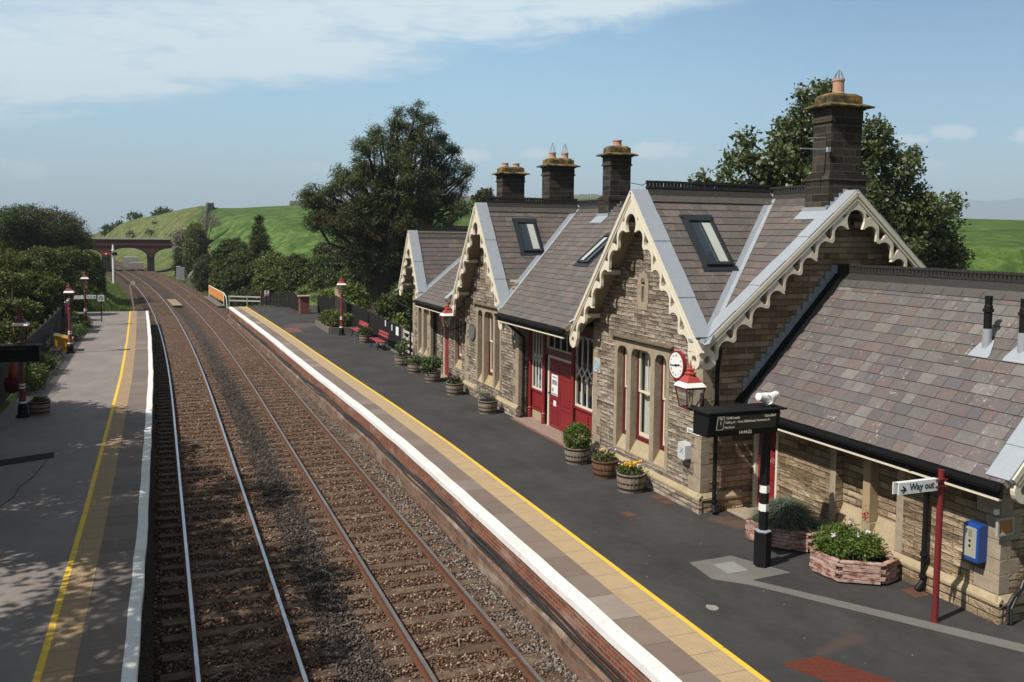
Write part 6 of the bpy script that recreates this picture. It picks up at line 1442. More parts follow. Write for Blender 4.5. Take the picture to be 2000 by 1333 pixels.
def limb(mb, a, b, r0, r1, wig=.12, n=6, seg=5):
    a, b = Vector(a), Vector(b); L = (b-a).length; pts = [a.lerp(b, i/n)+Vector((random.uniform(-1, 1), random.uniform(-1, 1), random.uniform(-.4, .4)))*wig*L*(0 if i in (0, n) else .5) for i in range(n+1)]
    mb.tube(pts, [r0+(r1-r0)*i/n for i in range(n+1)], seg)
def px_blob(u, v, ru, rv, y, flat=1.0):
    x, yy, z = at(u, v, y); dep = float((CAM @ np.array([x, y, z-HC]))[2]); k = dep/F; return (x, y, z, ru*k*1.08, (ru+rv)*.5*k*flat, rv*k*1.08)
def plant(name, lab, cat, blobs, m, nc, k, spread, size, base=None, trunk=.12, group=None, limbs=True, fill=.55, part='crown', bark='bark', **kw):
    bs = [tuple(b) for b in blobs]; cx = sum(b[0] for b in bs)/len(bs); cy = sum(b[1] for b in bs)/len(bs)
    if base is None: base = (cx, cy, height(cx, cy)-.1)
    r = empty(name, base, lab, cat, group); P, d = crown_points(bs, nc, k, spread, fill); foliage(part, P, size, m, r, dirs=d, **kw)
    if limbs:
        mb = MB(); top = max(b[2] for b in bs); c = Vector((cx, cy, base[2]+(top-base[2])*.75)); mb.tube([base, Vector(base).lerp(c, .33)+Vector((.05, -.04, 0)), Vector(base).lerp(c, .66), c], [trunk, trunk*.8, trunk*.55, trunk*.25], 8)
        for b in bs:
            t = random.uniform(.2, .7); limb(mb, Vector(base).lerp(c, t), b[:3], trunk*.42, trunk*.1)
        PB(mb, 'trunk', M[bark], r)
    return r

# the big pine behind the benches
PY_ = 56.0
bl = [px_blob(u, v, a, b, PY_+dy, .9) for u, v, a, b, dy in [(808,240,36,26,0),(782,272,50,28,.6),(838,278,32,36,-.5),(748,318,62,32,-.8),(815,325,62,42,.8),(870,318,34,28,.2),(703,345,46,22,.5),(668,368,42,20,-.6),(728,372,60,36,1),(800,385,78,40,-1),(868,372,46,34,.5),(893,348,26,20,0),(628,384,38,16,.3),(604,396,22,12,-.3),(655,412,52,24,.6),(700,428,55,34,-.8),(768,440,72,38,.8),(842,440,62,36,-.5),(898,405,30,18,.4),(640,440,38,20,0),(690,474,40,30,.5),(750,500,52,36,-.5),(815,500,58,40,.6),(715,530,36,32,0),(770,560,50,34,.4),(690,510,26,30,-.4)]]
bl = [(x, y, z, a*.86, b*.86, c*.86) for x, y, z, a, b, c in bl]
for x, y, z, a, b, c in list(bl):
    for _ in range(4):
        q = random.uniform(-.5, 3.6); bl.append((x+a*1.02*math.cos(q), y+b*random.uniform(-.9, .9), z+c*(.35+.75*max(0, math.sin(q))), a*random.uniform(.20, .34), a*.28, a*random.uniform(.22, .36)))
bx = at(735, 600, PY_)
pine = plant('pine_tree', 'tall dark spreading pine tree rising behind the black fence and stone building', 'pine tree', bl, M['leaf_pine'], 2300, 46, .19, .21, base=(bx[0]+.3, PY_, -.3), trunk=.42, asp=.18, up=.15, jit=.4, fill=.35)
mb = MB(); t0 = at(735, 600, PY_); t1 = at(738, 520, PY_); t2 = at(770, 430, PY_); t3 = at(800, 300, PY_)
mb.tube([(t0[0], PY_, -.3), t1, t2, t3], [.40, .36, .26, .08], 10)
for u, v in ((640,400),(690,350),(720,440),(870,380),(840,300),(700,480),(660,420),(880,420),(760,290)): q = at(u, v, PY_+random.uniform(-1, 1)); limb(mb, Vector(t1).lerp(Vector(t2), random.random()), q, .12, .03, .1)
PB(mb, 'limbs', M['bark'], pine)
P, d = crown_points([px_blob(u, v, a, b, PY_-1.2, .8) for u, v, a, b in [(660,425,45,22),(720,445,50,25),(800,440,50,22),(690,395,30,16),(640,430,30,14)]], 95, 40, .2, .4); foliage('browned_needles', P, .22, simple('browned_pine_needle', (.070,.062,.028), .8, .2, 0, 2, .5, 0), pine, dirs=d, asp=.16, up=.1)

# sycamore behind the station
SY = 29.0
bl = [px_blob(u, v, a, b, SY+dy, .9) for u, v, a, b, dy in [(1590,255,60,50,0),(1545,275,42,48,.5),(1575,190,15,34,-.3),(1610,185,20,18,.3),(1510,320,46,40,-.5),(1440,320,24,22,.2),(1460,275,15,26,.4),(1375,352,30,12,0),(1420,345,22,22,-.3),(1640,330,90,70,.8),(1708,262,26,32,0),(1725,300,34,34,.4),(1768,330,30,30,-.4),(1782,300,10,14,0),(1740,400,78,58,.6),(1805,410,44,40,-.4),(1850,440,30,36,.3),(1868,392,13,20,0),(1800,480,66,40,.5),(1600,390,130,60,-.5),(1700,480,110,60,.3),(1862,505,26,26,-.2),(1500,365,60,24,.3),(1560,330,50,40,0),(1835,510,44,24,.4)]]
syb = at(1700, 500, SY); plant('sycamore_tree', 'leafy sycamore tree with ragged pale flecked leaves behind the nearest chimney', 'tree', bl, M['leaf_syc'], 2300, 17, .17, .175, base=(syb[0], SY, .4), trunk=.34, asp=.7, up=.5, fill=.3)

# trees and tall hedges along the left side
def skirt(bl, on=True):
    out = list(bl)
    for x, y, z, a, b, c in bl:
        g = height(x, y)
        if on and z-c > g+.25: h = (z-g)/2; out.append((x, y, g+h*.95, a*.92, b*.92, h))
    return out
def row(name, cat, items, labs, group, m, dens, size, spread, k, sk=True, grow=1.0, lim=None, **kw):
    for i, (its, lab) in enumerate(zip(items, labs)):
        bl = [(x, y, z, a*grow, b*grow, c*grow) for x, y, z, a, b, c in (px_blob(*t[:5]) for t in its)]; bl = skirt(bl, sk)
        if lim: bl = [(min(x, lim(y, z)-a), y, z, a, b, c) for x, y, z, a, b, c in bl]
        area = sum(b[3]*b[5] for b in bl); nc = int(dens*area)
        x = sum(b[0] for b in bl)/len(bl); y = sum(b[1] for b in bl)/len(bl); zmin = min(b[2]-b[5] for b in bl); base = (x, y, min(height(x, y)-.1, zmin))
        plant(name, lab, cat, bl, M[m[i]] if isinstance(m, (list, tuple)) else M[m], nc, k, spread, size, base=base, group=group, **kw)
hedges = [
 [(4,516,40,30,60),(34,530,44,34,59),(8,562,40,32,55),(60,566,40,34,57),(0,612,34,34,50),(42,614,36,30,51),(16,655,30,26,45),(56,648,26,22,47),(6,694,24,20,40)],
 [(76,512,44,28,68),(104,536,38,34,68),(84,566,38,34,64),(112,580,26,26,64),(90,608,22,22,60)],
 [(128,508,38,24,76),(146,540,36,34,76),(128,568,26,28,72),(150,582,22,26,72)],
 [(168,512,28,22,84),(180,546,22,32,84),(168,580,20,26,80),(184,590,14,22,80)],
 [(190,528,12,24,92),(196,560,9,26,92),(190,584,9,18,90)]]
row('hawthorn_tree', 'tree', hedges, ['broad leafy hawthorn nearest the left edge behind the grey fence','second leafy hawthorn from the left edge, behind the grey fence','middle leafy hawthorn of the left hedge, above the grit bin','hawthorn behind the farthest lamp post and fingerboard','last low hawthorn of the left hedge beside the grass bank'], 'hawthorns along the left platform', ['leaf_hedge','leaf_hedge','leaf_hedge','leaf_hedge','leaf_hedge'], 170, .155, .115, 24, grow=.92, lim=lambda y, z: (-3.2 if y > 66 else (-4.5 if z > 2.3 else -5.05)), trunk=.16, asp=.5, up=.15, droop=.25)
greys = [[(8,440,30,28,88),(30,428,28,24,89)],[(62,428,34,26,91),(80,452,40,22,90)],[(108,436,36,26,93),(128,452,26,20,92)],[(148,452,18,22,96),(165,470,14,16,98)]]
row('grey_willow', 'tree', greys, ['dark grey green tree at the left edge above the hawthorns','tallest grey twiggy tree above the left hawthorns','grey twiggy tree third from the left edge above the hawthorns','sparse grey tree nearest the brick bridge on the left'], 'grey trees behind the left hedge', ['leaf_dark','leaf_grey','leaf_grey','leaf_grey'], 75, .20, .26, 24, trunk=.16, asp=.35, up=.3, fill=.4)
for i, (x, y, h, w, lab) in enumerate([(-7.9,23.2,10.6,2.6,'tall tree behind the left fence whose shade falls across the near track'),(-7.6,28.6,8.4,2.3,'rounded tree behind the left fence shading the display'),(-7.6,17.0,11.2,2.5,'open crowned tree behind the near end of the left fence'),(-7.7,10.8,11.6,2.6,'thin crowned tree beside the viewpoint behind the left fence'),(-7.8,31.6,6.0,1.5,'small tree behind the left fence next to the hanging bundle')]):
    bl = [(x+random.uniform(-.5, .5)*w, y+random.uniform(-.9, .9)*w, h*random.uniform(.5, .86), w*random.uniform(.5, .8), w*random.uniform(.5, .8), w*random.uniform(.45, .7)) for _ in range(11)]+[(x, y, h-.9*w*.6, w*.6, w*.6, w*.5)]
    plant('ash_tree', lab, 'tree', bl, M['leaf_hedge'], (600, 420, 330, 300, 190)[i], 34, .27, .24, base=(x, y, 0), trunk=.22, group='trees behind the near left fence', asp=.5)

# shrubs behind the right platform
shr = [
 ([(455,482,26,16,104),(438,496,22,14,104),(470,492,16,14,103)],'leaf_dark','dark rounded shrub at the foot of the green field'),
 ([(412,516,26,20,112),(396,528,20,16,112)],'leaf_grey','olive brown shrub nearest the grey cabinets'),
 ([(440,520,26,24,104),(432,545,20,18,104),(452,545,22,22,103)],'leaf_hedge','yellow green shrub between the cabinets and the orange barrier'),
 ([(478,512,40,24,92),(470,545,40,26,90),(500,540,30,26,90)],'leaf_dark','broad dark shrub below the little conifer'),
 ([(530,520,32,28,88),(548,545,36,26,87),(520,556,28,24,87)],'leaf_bright','bright green shrub behind the white railing'),
 ([(478,580,22,16,87),(498,584,22,14,86)],'leaf_grey','thin brownish shrub growing through the white railing'),
 ([(580,522,32,26,84),(600,548,34,30,83),(568,560,28,24,83)],'leaf_dark','dark shrub right behind the humped fence'),
 ([(628,530,30,34,80),(645,560,34,34,78),(612,575,24,22,79)],'leaf_dark','deep green shrub behind the brick pillar'),
 ([(640,492,28,18,82),(668,505,26,22,80)],'leaf_grey','dark brownish shrub under the left limbs of the pine'),
 ([(690,580,24,28,63),(706,604,22,22,62),(680,610,18,20,63)],'leaf_bright','bright yellow green bush just right of the red lamp post'),
 ([(640,590,18,24,70),(650,612,14,16,69)],'leaf_bright','narrow yellow green bush left of the red lamp post'),
 ([(700,545,34,26,66),(725,565,30,26,65)],'leaf_dark','dark bush under the pine above the fence'),
 ([(778,640,18,22,50),(766,660,14,14,49.5),(790,665,12,16,50)],'leaf_bright','bright green bush between the fence gate and the building'),
 ([(765,600,30,24,54),(790,580,22,24,54)],'leaf_dark','dark bush beside the pine trunk near the far gable'),
 ([(948,384,12,14,62),(936,390,10,10,62),(958,392,8,8,62)],'leaf_grey','wispy shrub tips beside the farthest chimney'),
]
row('shrub', 'shrub', [s[0] for s in shr], [s[2] for s in shr], 'shrubs beyond the right platform', [s[1] for s in shr], 100, .20, .16, 24, grow=.88, trunk=.07, asp=.6, up=.15)
row('hillside_tree', 'tree', [[(382,460,22,28,150),(372,486,16,22,148),(394,478,14,20,150)],[(352,468,16,24,158),(348,490,9,12,157)],[(352,502,13,9,140),(366,508,9,9,139)]], ['green tree in front of the climbing dry stone wall','pale blossoming hawthorn at the right end of the brick bridge','low dark bush on the bank beneath the right end of the bridge'], 'trees by the right end of the bridge', ['leaf_hedge','blossom','leaf_dark'], 60, .26, .22, 22, grow=.78, trunk=.10)
row('hilltop_bush', 'bush', [[(320,421,15,13,285),(316,430,13,10,284)],[(263,424,11,6,300)],[(231,439,6,4,305)],[(214,443,5,3,308),(204,446,4,2,309)]], ['largest round bush on the left skyline above the bridge','flat topped bush on the skyline left of the largest one','small bush on the skyline, third from the right','tiny bushes lowest on the left skyline'], 'bushes on the left skyline', 'leaf_dark', 9, .8, .6, 20, trunk=.14)
row('gorse_bush', 'bush', [[(305,438,8,5,250)],[(340,445,10,6,230)],[(290,452,7,4,240)],[(255,455,6,4,260)],[(330,462,9,5,210)]], ['brown scrub bush under the largest skyline bush','brown scrub bush highest on the bank above the bridge end','brown scrub bush midway along the bank above the bridge','brown scrub bush farthest left on the bank above the bridge','brown scrub bush lowest on the bank above the bridge'], 'scrub on the bank above the bridge', 'leaf_grey', 7, .55, .5, 20, limbs=False, grow=.7)
# little conifer
cx, cy, cz = at(507, 415, 92); zb = height(cx, cy); bl = []; Hh = cz-zb; R0 = 38*92/F
for k in range(13):
    t = k/12; bl.append((cx+random.uniform(-.1, .1), cy+random.uniform(-.1, .1), cz-.25-Hh*.62*t, .12+R0*t*.95, .12+R0*t*.95, .32))
plant('conifer_tree', 'small olive conical conifer standing in the green field', 'conifer', bl, simple('olive_conifer', (.055,.062,.020), .7, .2, 0, .8, .5, 0, (.025,.032,.012)), 420, 22, .16, .3, base=(cx, cy, zb), trunk=.15, asp=.2, up=.1, fill=.3)
# bare tree by the wall
r0 = empty('bare_tree', (*polar(400, 165), height(*polar(400, 165))), 'bare leafless tree in front of the wall on the skyline', 'tree'); b = Vector(r0.location); mb = MB()
for u, v in ((388,418),(396,408),(404,414),(412,405),(420,415),(426,412)):
    q = Vector(at(u, v, 165*math.cos(.06))); limb(mb, b, q, .10, .02, .06)
    for _ in range(4): p = b.lerp(q, random.uniform(.5, .95)); limb(mb, p, p+Vector((random.uniform(-1, 1), random.uniform(-.5, .5), random.uniform(.3, 1.2))), .03, .008, .1, 3, 4)
PB(mb, 'branches', simple('grey_twig', (.15,.13,.11), .9), r0)
P, d = crown_points([px_blob(405, 432, 20, 16, 165)], 60, 20, .5, .3); foliage('twigs', P, .7, simple('pale_twig', (.20,.17,.13), .9, .1, 0, 1, .4, 0), r0, asp=.05)

# potted plants
def potted(name, lab, x, y, z, blobs, m, n, size, parts=(), group='plants in the barrels', fill=.3, sp=.05, **kw):
    r = empty(name, (x, y, z), lab, 'plant', group); B = [(x+a, y+b, z+c, p, q, s) for a, b, c, p, q, s in blobs]; P, d = crown_points(B, max(6, n//8), 8, sp, fill); foliage('leaves', P, size, M[m], r, dirs=d, **kw)
    st = MB()
    for k in range(8): a = random.uniform(0, 6.28); b = random.choice(B); st.tube([(x+.06*math.cos(a), y+.06*math.sin(a), z-.04), ((x+b[0])/2, (y+b[1])/2, z+.1), (b[0], b[1], b[2])], .006, 4)
    PB(st, 'stems', M['twig'], r)
    for pm, k, hz, rad_, sz in parts:
        i = RNG.integers(0, len(B), k); B_ = np.array(B); C = B_[i, :3]+np.stack([RNG.uniform(-1, 1, k)*rad_, RNG.uniform(-1, 1, k)*rad_, np.full(k, hz)+RNG.uniform(-.03, .05, k)], -1)
        P2 = np.repeat(C, 5, 0)+RNG.normal(size=(k*5, 3))*sz*.3; foliage('flowers', P2, sz, M[pm], r, asp=.9, up=1.2)
    return r
potted('box_bush', 'round clipped bright green bush in the barrel by the blue plaque', 9.95, 20.85, .40, [(0,0,.27,.33,.33,.33)], 'leaf_box', 5200, .050, sp=.03, fill=.8)
potted('bedding_plant', 'low flowers skirting the clipped round bush', 9.95, 20.85, .38, [(.0,-.2,.05,.16,.08,.06),(-.15,-.12,.05,.12,.1,.06),(.18,-.1,.05,.1,.1,.06)], 'leaf_pot', 260, .05, [('petal_y', 9, .05, .1, .04)])
potted('bedding_plant', 'yellow and mauve flowers in the brown barrel', 10.03, 19.42, .40, [(-.12,.1,.10,.15,.15,.10),(.1,-.05,.10,.18,.18,.12),(0,0,.08,.24,.24,.1)], 'leaf_pot', 700, .055, [('petal_y', 14, .10, .12, .055),('petal_p', 12, .12, .12, .05),('petal_w', 8, .14, .1, .045)])
potted('bedding_plant', 'yellow pansies in the grey barrel nearest the station corner', 10.02, 18.12, .40, [(-.14,.1,.10,.14,.14,.1),(.14,-.02,.10,.15,.15,.1),(0,0,.08,.25,.25,.1)], 'leaf_pot', 700, .055, [('petal_y', 30, .11, .13, .065),('petal_w', 6, .12, .12, .045)])
potted('lavender', 'grey wispy lavender in the barrel beside the glazed front', 9.98, 27.72, .40, [(-.18,.1,.28,.26,.24,.22),(.1,0,.15,.2,.2,.14)], 'leaf_lav', 800, .10, [('petal_p', 14, .16, .2, .035)], asp=.16, up=.0)
potted('heuchera', 'dark purple leaved plants in the barrel below the oval plaque', 10.0, 31.33, .40, [(0,0,.08,.26,.26,.12),(-.1,.05,.12,.15,.15,.1)], 'leaf_dark', 500, .08, [('petal_p', 26, .1, .14, .06)])
potted('leafy_plant', 'tall spreading pale green plant in the barrel below the wall lantern', 10.03, 34.3, .40, [(-.1,0,.30,.36,.34,.26),(.15,.1,.35,.26,.3,.25),(-.28,-.1,.15,.2,.2,.15)], 'leaf_pot', 1300, .11)
potted('leafy_plant', 'low trailing green plant in the second barrel from the far end', 10.0, 36.8, .40, [(0,0,.14,.34,.34,.14),(.25,-.1,.12,.25,.2,.12)], 'leaf_pot', 900, .10)
potted('leafy_plant', 'upright yellow green stems in the barrel at the far corner', 9.97, 38.95, .40, [(0,0,.35,.26,.26,.32),(.1,.1,.6,.15,.15,.25)], 'leaf_pot', 900, .09)
potted('leafy_plant', 'dark green bush in the barrel between the red benches', 10.2, 47.6, .40, [(0,0,.22,.36,.36,.24),(.2,.3,.2,.25,.3,.2)], 'leaf_dark', 1200, .08)
potted('bedding_plant', 'dark plant dotted with tiny white flowers by the shaded lamp post', -3.55, 31.95, .40, [(0,0,.06,.26,.26,.1)], 'leaf_dark', 500, .06, [('petal_w', 12, .09, .2, .04)])
potted('shrub', 'dark ferny shrub at the foot of the left fence behind the display', -4.25, 36.8, 0, [(0,0,.55,.45,.6,.5),(.1,.9,.4,.4,.5,.4),(-.1,-.9,.45,.4,.5,.45)], 'leaf_dark', 2600, .09, group='shrubs at the foot of the left fence', sp=.09)
potted('shrub', 'dark shrub at the foot of the left fence beside the dull bench', -4.35, 40.6, 0, [(0,0,.45,.4,.6,.4),(.1,.8,.35,.4,.5,.35)], 'leaf_dark', 1800, .09, [('petal_r', 10, .1, .3, .05)], group='shrubs at the foot of the left fence', sp=.09)
potted('shrub', 'green shrub in shade between the two farther left lamp posts', -4.05, 52.5, 0, [(0,0,.45,.4,.5,.4),(.1,.8,.5,.4,.5,.4)], 'leaf_pot', 1500, .10, group='shrubs at the foot of the left fence', sp=.09)
potted('shrub', 'low leafy shrub at the foot of the farthest left lamp post', -4.2, 59.3, 0, [(0,0,.4,.4,.5,.4),(.25,-.5,.25,.3,.4,.25)], 'leaf_hedge', 1500, .10, group='shrubs at the foot of the left fence', sp=.09)
for (y, x, lab) in ((53.4,9.9,'large leaved plant at the near end of the raised bed'),(54.9,9.85,'large leaved plant in the middle of the raised bed'),(56.3,9.9,'large leaved plant at the far end of the raised bed')):
    potted('bed_plant', lab, x, y, .27, [(0,0,.38,.55,.6,.40),(-.35,.2,.2,.3,.4,.25),(.4,-.2,.4,.4,.45,.35)], 'leaf_hedge', 1800, .15, group='plants in the raised bed', sp=.1)
# blue tussock, bedding mass, red spike
r = empty('tussock_grass', (11.15, 14.05, .3), 'blue grey tussock of fine grass in the farther timber planter', 'grass plant', 'plants in the timber planters'); n = 2600; V = []
a = RNG.random(n)*6.283; el_ = RNG.uniform(.15, 1.45, n); L = RNG.uniform(.5, .86, n); dirh = np.stack([np.cos(a), np.sin(a)], -1); w = .0065
for i in range(n):
    p0 = np.array([11.15+RNG.normal()*.06, 14.05+RNG.normal()*.06, .34]); out = np.array([dirh[i, 0]*math.cos(el_[i]), dirh[i, 1]*math.cos(el_[i]), math.sin(el_[i])]); p1 = p0+out*L[i]*.6; p2 = p1+(out*np.array([1, 1, .25])+np.array([0, 0, -.25]))*L[i]*.42; sd = np.array([-dirh[i, 1], dirh[i, 0], 0])*w
    V += [p0-sd, p0+sd, p1+sd, p1-sd, p1-sd, p1+sd, p2+sd*.2, p2-sd*.2]
adopt(np_mesh('blades', np.array(V), np.arange(len(V)), 4, M['leaf_blue']), r)
potted('bedding_plant', 'dark green plant filling the left side of the farther timber planter', 10.85, 14.1, .32, [(0,0,.14,.26,.3,.16),(.3,-.45,.06,.3,.14,.08)], 'leaf_dark', 900, .06, group='plants in the timber planters')
potted('bedding_plant', 'mass of bright green bedding plants in the nearer timber planter', 11.12, 12.3, .34, [(-.25,.1,.14,.28,.3,.18),(.1,-.15,.15,.30,.32,.18),(.2,.3,.22,.25,.3,.22),(-.05,.3,.18,.3,.3,.2),(.3,-.1,.16,.22,.3,.2)], 'leaf_box', 5200, .060, [('petal_w', 5, .22, .1, .05)], group='plants in the timber planters', sp=.06)
rv = empty('red_valerian', (11.45, 12.2, .4), 'single red flower spike rising from the nearer timber planter', 'flower', 'plants in the timber planters'); mb = MB(); mb.tube([(11.4,12.2,.4),(11.42,12.22,.8),(11.40,12.25,1.02)], .006, 5); PB(mb, 'stem', M['twig'], rv)
P = np.array([11.40, 12.25, 1.03])+RNG.normal(size=(60, 3))*np.array([.025, .025, .05]); foliage('petals', P, .035, M['petal_r'], rv, asp=.8)

# rough grass on the banks by the track and at the platform ends
def blades(n, fn, h, m='grass_blade', name='bank_grass', lab='rough green grass on the banks beside the railway', w=.02):
    P = fn(n); a = RNG.random(len(P))*6.283; hh = h*RNG.uniform(.4, 1.3, len(P)); s = np.stack([np.cos(a), np.sin(a), np.zeros(len(P))], -1)*(w*(.6+hh/h))[:, None]; lean = RNG.normal(size=(len(P), 2))*.28
    tip = P+np.concatenate([lean*hh[:, None], hh[:, None]], 1); V = np.stack([P-s, P+s, tip], 1).reshape(-1, 3)
    tag(np_mesh(name, V, np.arange(len(V)), 3, M[m]), lab, 'grass', kind='stuff')
def left_bank(n):
    y = RNG.uniform(71.5, 128, n); d = RNG.uniform(3.9, 9.5, n)*1.0; x = np.array([xc(v) for v in y])-d; return np.array([(a, b, height(a, b)-.05) for a, b in zip(x, y)])
def right_bank(n):
    y = RNG.uniform(74.5, 150, n); d = RNG.uniform(4.4, 10.5, n); x = np.array([xc(v) for v in y])+d; return np.array([(a, b, height(a, b)-.05) for a, b in zip(x, y)])
blades(19000, left_bank, .34, w=.035); blades(17000, right_bank, .32, name='verge_grass', lab='rough grass on the right hand bank beyond the platform', w=.035)
def tall(n):
    y = RNG.uniform(71.6, 77, n); x = RNG.uniform(-6.0, -1.2, n); return np.array([(a, b, height(a, b)-.05) for a, b in zip(x, y)])
blades(2600, tall, .75, name='tall_weeds', lab='tall pale weeds growing beyond the end of the left platform', w=.03)
# ================================================================== LIGHT, SKY, CAMERA
EL, AZS = rad(50), rad(15)
to_sun = Vector((-math.cos(AZS)*math.cos(EL), -math.sin(AZS)*math.cos(EL), math.sin(EL)))
li = bpy.data.lights.new('sun', 'SUN'); li.energy = 5.0; li.angle = rad(.5); li.color = (1.0, .945, .86)
so = bpy.data.objects.new('sun', li); COL.objects.link(so); so.rotation_euler = (-to_sun).to_track_quat('-Z', 'Y').to_euler(); so.location = (-30, -10, 40)
w = bpy.data.worlds.new('World'); S.world = w; w.use_nodes = True; nt = w.node_tree; nn = nt.nodes; L = nt.links.new
bg = nn['Background']; sky = nn.new('ShaderNodeTexSky'); sky.sky_type = 'NISHITA'; sky.sun_disc = False; sky.sun_elevation = EL; sky.sun_rotation = math.atan2(to_sun.x, to_sun.y); sky.altitude = 200; sky.air_density = 1.0; sky.dust_density = .7; sky.ozone_density = 1.2
def m(op, a, b=0.0, c=0.0, clamp=False):
    x = nn.new('ShaderNodeMath'); x.operation = op; x.use_clamp = clamp
    for i, v in enumerate((a, b, c)):
        if isinstance(v, (int, float)): x.inputs[i].default_value = v
        else: L(v, x.inputs[i])
    return x.outputs[0]
tc = nn.new('ShaderNodeTexCoord'); sp = nn.new('ShaderNodeSeparateXYZ'); L(tc.outputs['Generated'], sp.inputs[0])
az = m('MULTIPLY', m('ARCTAN2', sp.outputs[0], sp.outputs[1]), 57.2958); ele = m('MULTIPLY', m('ARCSINE', sp.outputs[2]), 57.2958)
cb = nn.new('ShaderNodeCombineXYZ'); L(az, cb.inputs[0]); L(ele, cb.inputs[1])
def noise(sx, sy, rot, scale, det=6, rough=.6, off=0.0, dist=0.0):
    mp = nn.new('ShaderNodeMapping'); mp.inputs['Scale'].default_value = (sx, sy, 1); mp.inputs['Rotation'].default_value = (0, 0, rot); mp.inputs['Location'].default_value = (off, off*.7, 0); L(cb.outputs[0], mp.inputs[0])
    n = nn.new('ShaderNodeTexNoise'); n.inputs['Scale'].default_value = scale; n.inputs['Detail'].default_value = det; n.inputs['Roughness'].default_value = rough; n.inputs['Distortion'].default_value = dist; L(mp.outputs[0], n.inputs['Vector']); return n.outputs['Fac']
def ss(x, a, b):
    n = nn.new('ShaderNodeMapRange'); n.interpolation_type = 'SMOOTHSTEP'; n.inputs['From Min'].default_value = a; n.inputs['From Max'].default_value = b; L(x, n.inputs['Value']); return n.outputs['Result']
n1 = noise(.10, .34, -.2, 1.0, 7, .62, 0, .6); n2 = noise(.30, 1.1, -.18, 1.0, 6, .65, 3.1, .4); n3 = noise(.9, .9, 0, 1.0, 5, .6, 7)
edge = m('ADD', m('MULTIPLY', az, .185), 7.7)
t = m('ADD', m('SUBTRACT', ele, edge), m('MULTIPLY', m('SUBTRACT', n1, .5), 3.2)); t = m('ADD', t, m('MULTIPLY', m('SUBTRACT', n2, .5), 1.6))
body = m('MULTIPLY', ss(t, -1.0, 1.1), m('SUBTRACT', 1.0, m('MULTIPLY', ss(t, 2.6, 8.0), .55)))
wisp = m('MULTIPLY', body, m('ADD', .45, m('MULTIPLY', ss(m('ADD', m('MULTIPLY', n1, .6), m('MULTIPLY', n2, .5)), .34, .62), .62)))
fade = m('SUBTRACT', 1.0, m('MULTIPLY', ss(az, 26, 42), .75))
wisp = m('MULTIPLY', m('MULTIPLY', wisp, fade), ss(ele, 1.0, 6.0))
total = m('MULTIPLY', wisp, 1.0)
for a, e, wa, we, k in ((18.4,4.8,1.7,.55,.85),(22.8,5.0,1.2,.4,.5),(30.2,5.2,2.3,.65,.6),(44.6,5.6,1.2,.4,.5),(46.8,5.9,1.5,.5,.5),(50.3,5.6,.9,.5,.55),(45.5,4.2,1.2,.35,.28),(-7.0,3.3,1.6,.7,.45),(3.0,2.3,3.0,.35,.2),(9.0,3.9,3.0,.35,.16)):
    dx = m('DIVIDE', m('SUBTRACT', az, a), wa); dy = m('DIVIDE', m('SUBTRACT', ele, e), we); q = m('ADD', m('MULTIPLY', dx, dx), m('MULTIPLY', dy, dy)); q = m('SUBTRACT', m('SUBTRACT', 1.0, q), m('MULTIPLY', m('SUBTRACT', n3, .5), 2.6))
    total = m('ADD', total, m('MULTIPLY', ss(q, .0, 1.0), min(.9, k*1.35)))
total = m('MINIMUM', total, .92)
hz = ss(ele, -2.0, 11.0)
def rgbmix(f, a, b, mode='MIX'):
    x = nn.new('ShaderNodeMix'); x.data_type = 'RGBA'; x.blend_type = mode
    for s_, v in ((x.inputs[0], f), (x.inputs[6], a), (x.inputs[7], b)):
        if isinstance(v, (int, float)): s_.default_value = v
        elif isinstance(v, tuple): s_.default_value = (*v, 1)
        else: L(v, s_)
    return x.outputs[2]
CLOUD = (6.6, 7.5, 7.9)
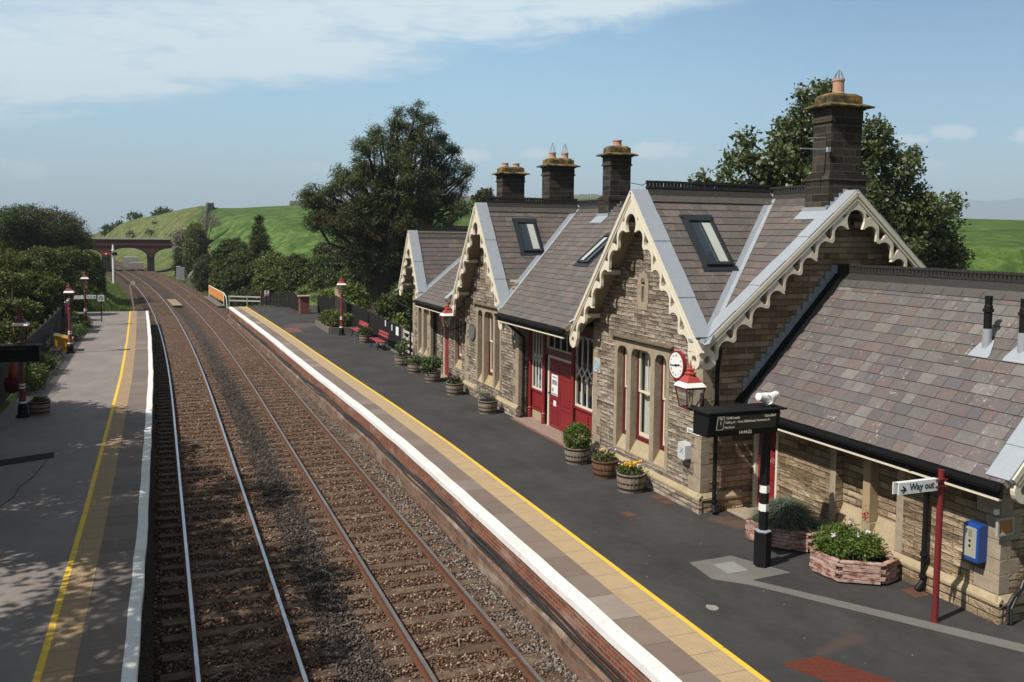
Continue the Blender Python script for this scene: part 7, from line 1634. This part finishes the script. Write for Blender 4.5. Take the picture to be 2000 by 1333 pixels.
tint = rgbmix(ss(ele, 0.0, 11.0), (.80, .95, 1.10), (1.08, 1.32, 1.30)); tint = rgbmix(m('MULTIPLY', ss(az, 16.0, 50.0), .9), tint, (.70, .84, .93)); tint = rgbmix(ss(ele, 15.0, 32.0), tint, (.30, .27, .235)); tint = rgbmix(ss(m('ABSOLUTE', m('SUBTRACT', az, 20.0)), 55.0, 80.0), tint, (.30, .27, .235))  # unseen sky overhead and behind the camera is dimmed to deepen the shade
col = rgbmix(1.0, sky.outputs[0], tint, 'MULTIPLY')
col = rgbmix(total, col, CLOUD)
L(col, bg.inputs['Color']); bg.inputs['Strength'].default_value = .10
hb = MB().box(-15800, 15800, -3000, 15800, -63, 440); ho = hb.build('haze', None, None); tag(ho, kind='stuff')
hm = bpy.data.materials.new('haze_air'); hm.use_nodes = True; hn = hm.node_tree; hn.nodes.clear(); hout = hn.nodes.new('ShaderNodeOutputMaterial'); hv = hn.nodes.new('ShaderNodeVolumePrincipled'); hv.inputs['Color'].default_value = (.68,.84,1.0,1); hv.inputs['Density'].default_value = 2.2e-4; hn.links.new(hv.outputs[0], hout.inputs['Volume']); ho.data.materials.append(hm)
cam = bpy.data.cameras.new('camera'); co = bpy.data.objects.new('camera', cam); COL.objects.link(co); S.camera = co
cam.sensor_width = 36; cam.sensor_fit = 'HORIZONTAL'; cam.lens = 36*F/2000; cam.shift_y = -(666.5-PY)/2000; cam.clip_end = 40000; cam.clip_start = .1
R = Matrix((CAM[0], -CAM[1], -CAM[2])).transposed(); co.matrix_world = Matrix.Translation((0, 0, HC)) @ R.to_4x4()
S.view_settings.view_transform = 'Standard'; S.view_settings.look = 'None'; S.view_settings.exposure = .3; S.view_settings.gamma = 1; S.view_settings.use_curve_mapping = False
S.render.engine = 'CYCLES'; S.cycles.max_bounces = 6; S.cycles.transparent_max_bounces = 12; S.cycles.diffuse_bounces = 2; S.cycles.glossy_bounces = 3; S.cycles.caustics_reflective = False; S.cycles.caustics_refractive = False
S.cycles.use_denoising = True
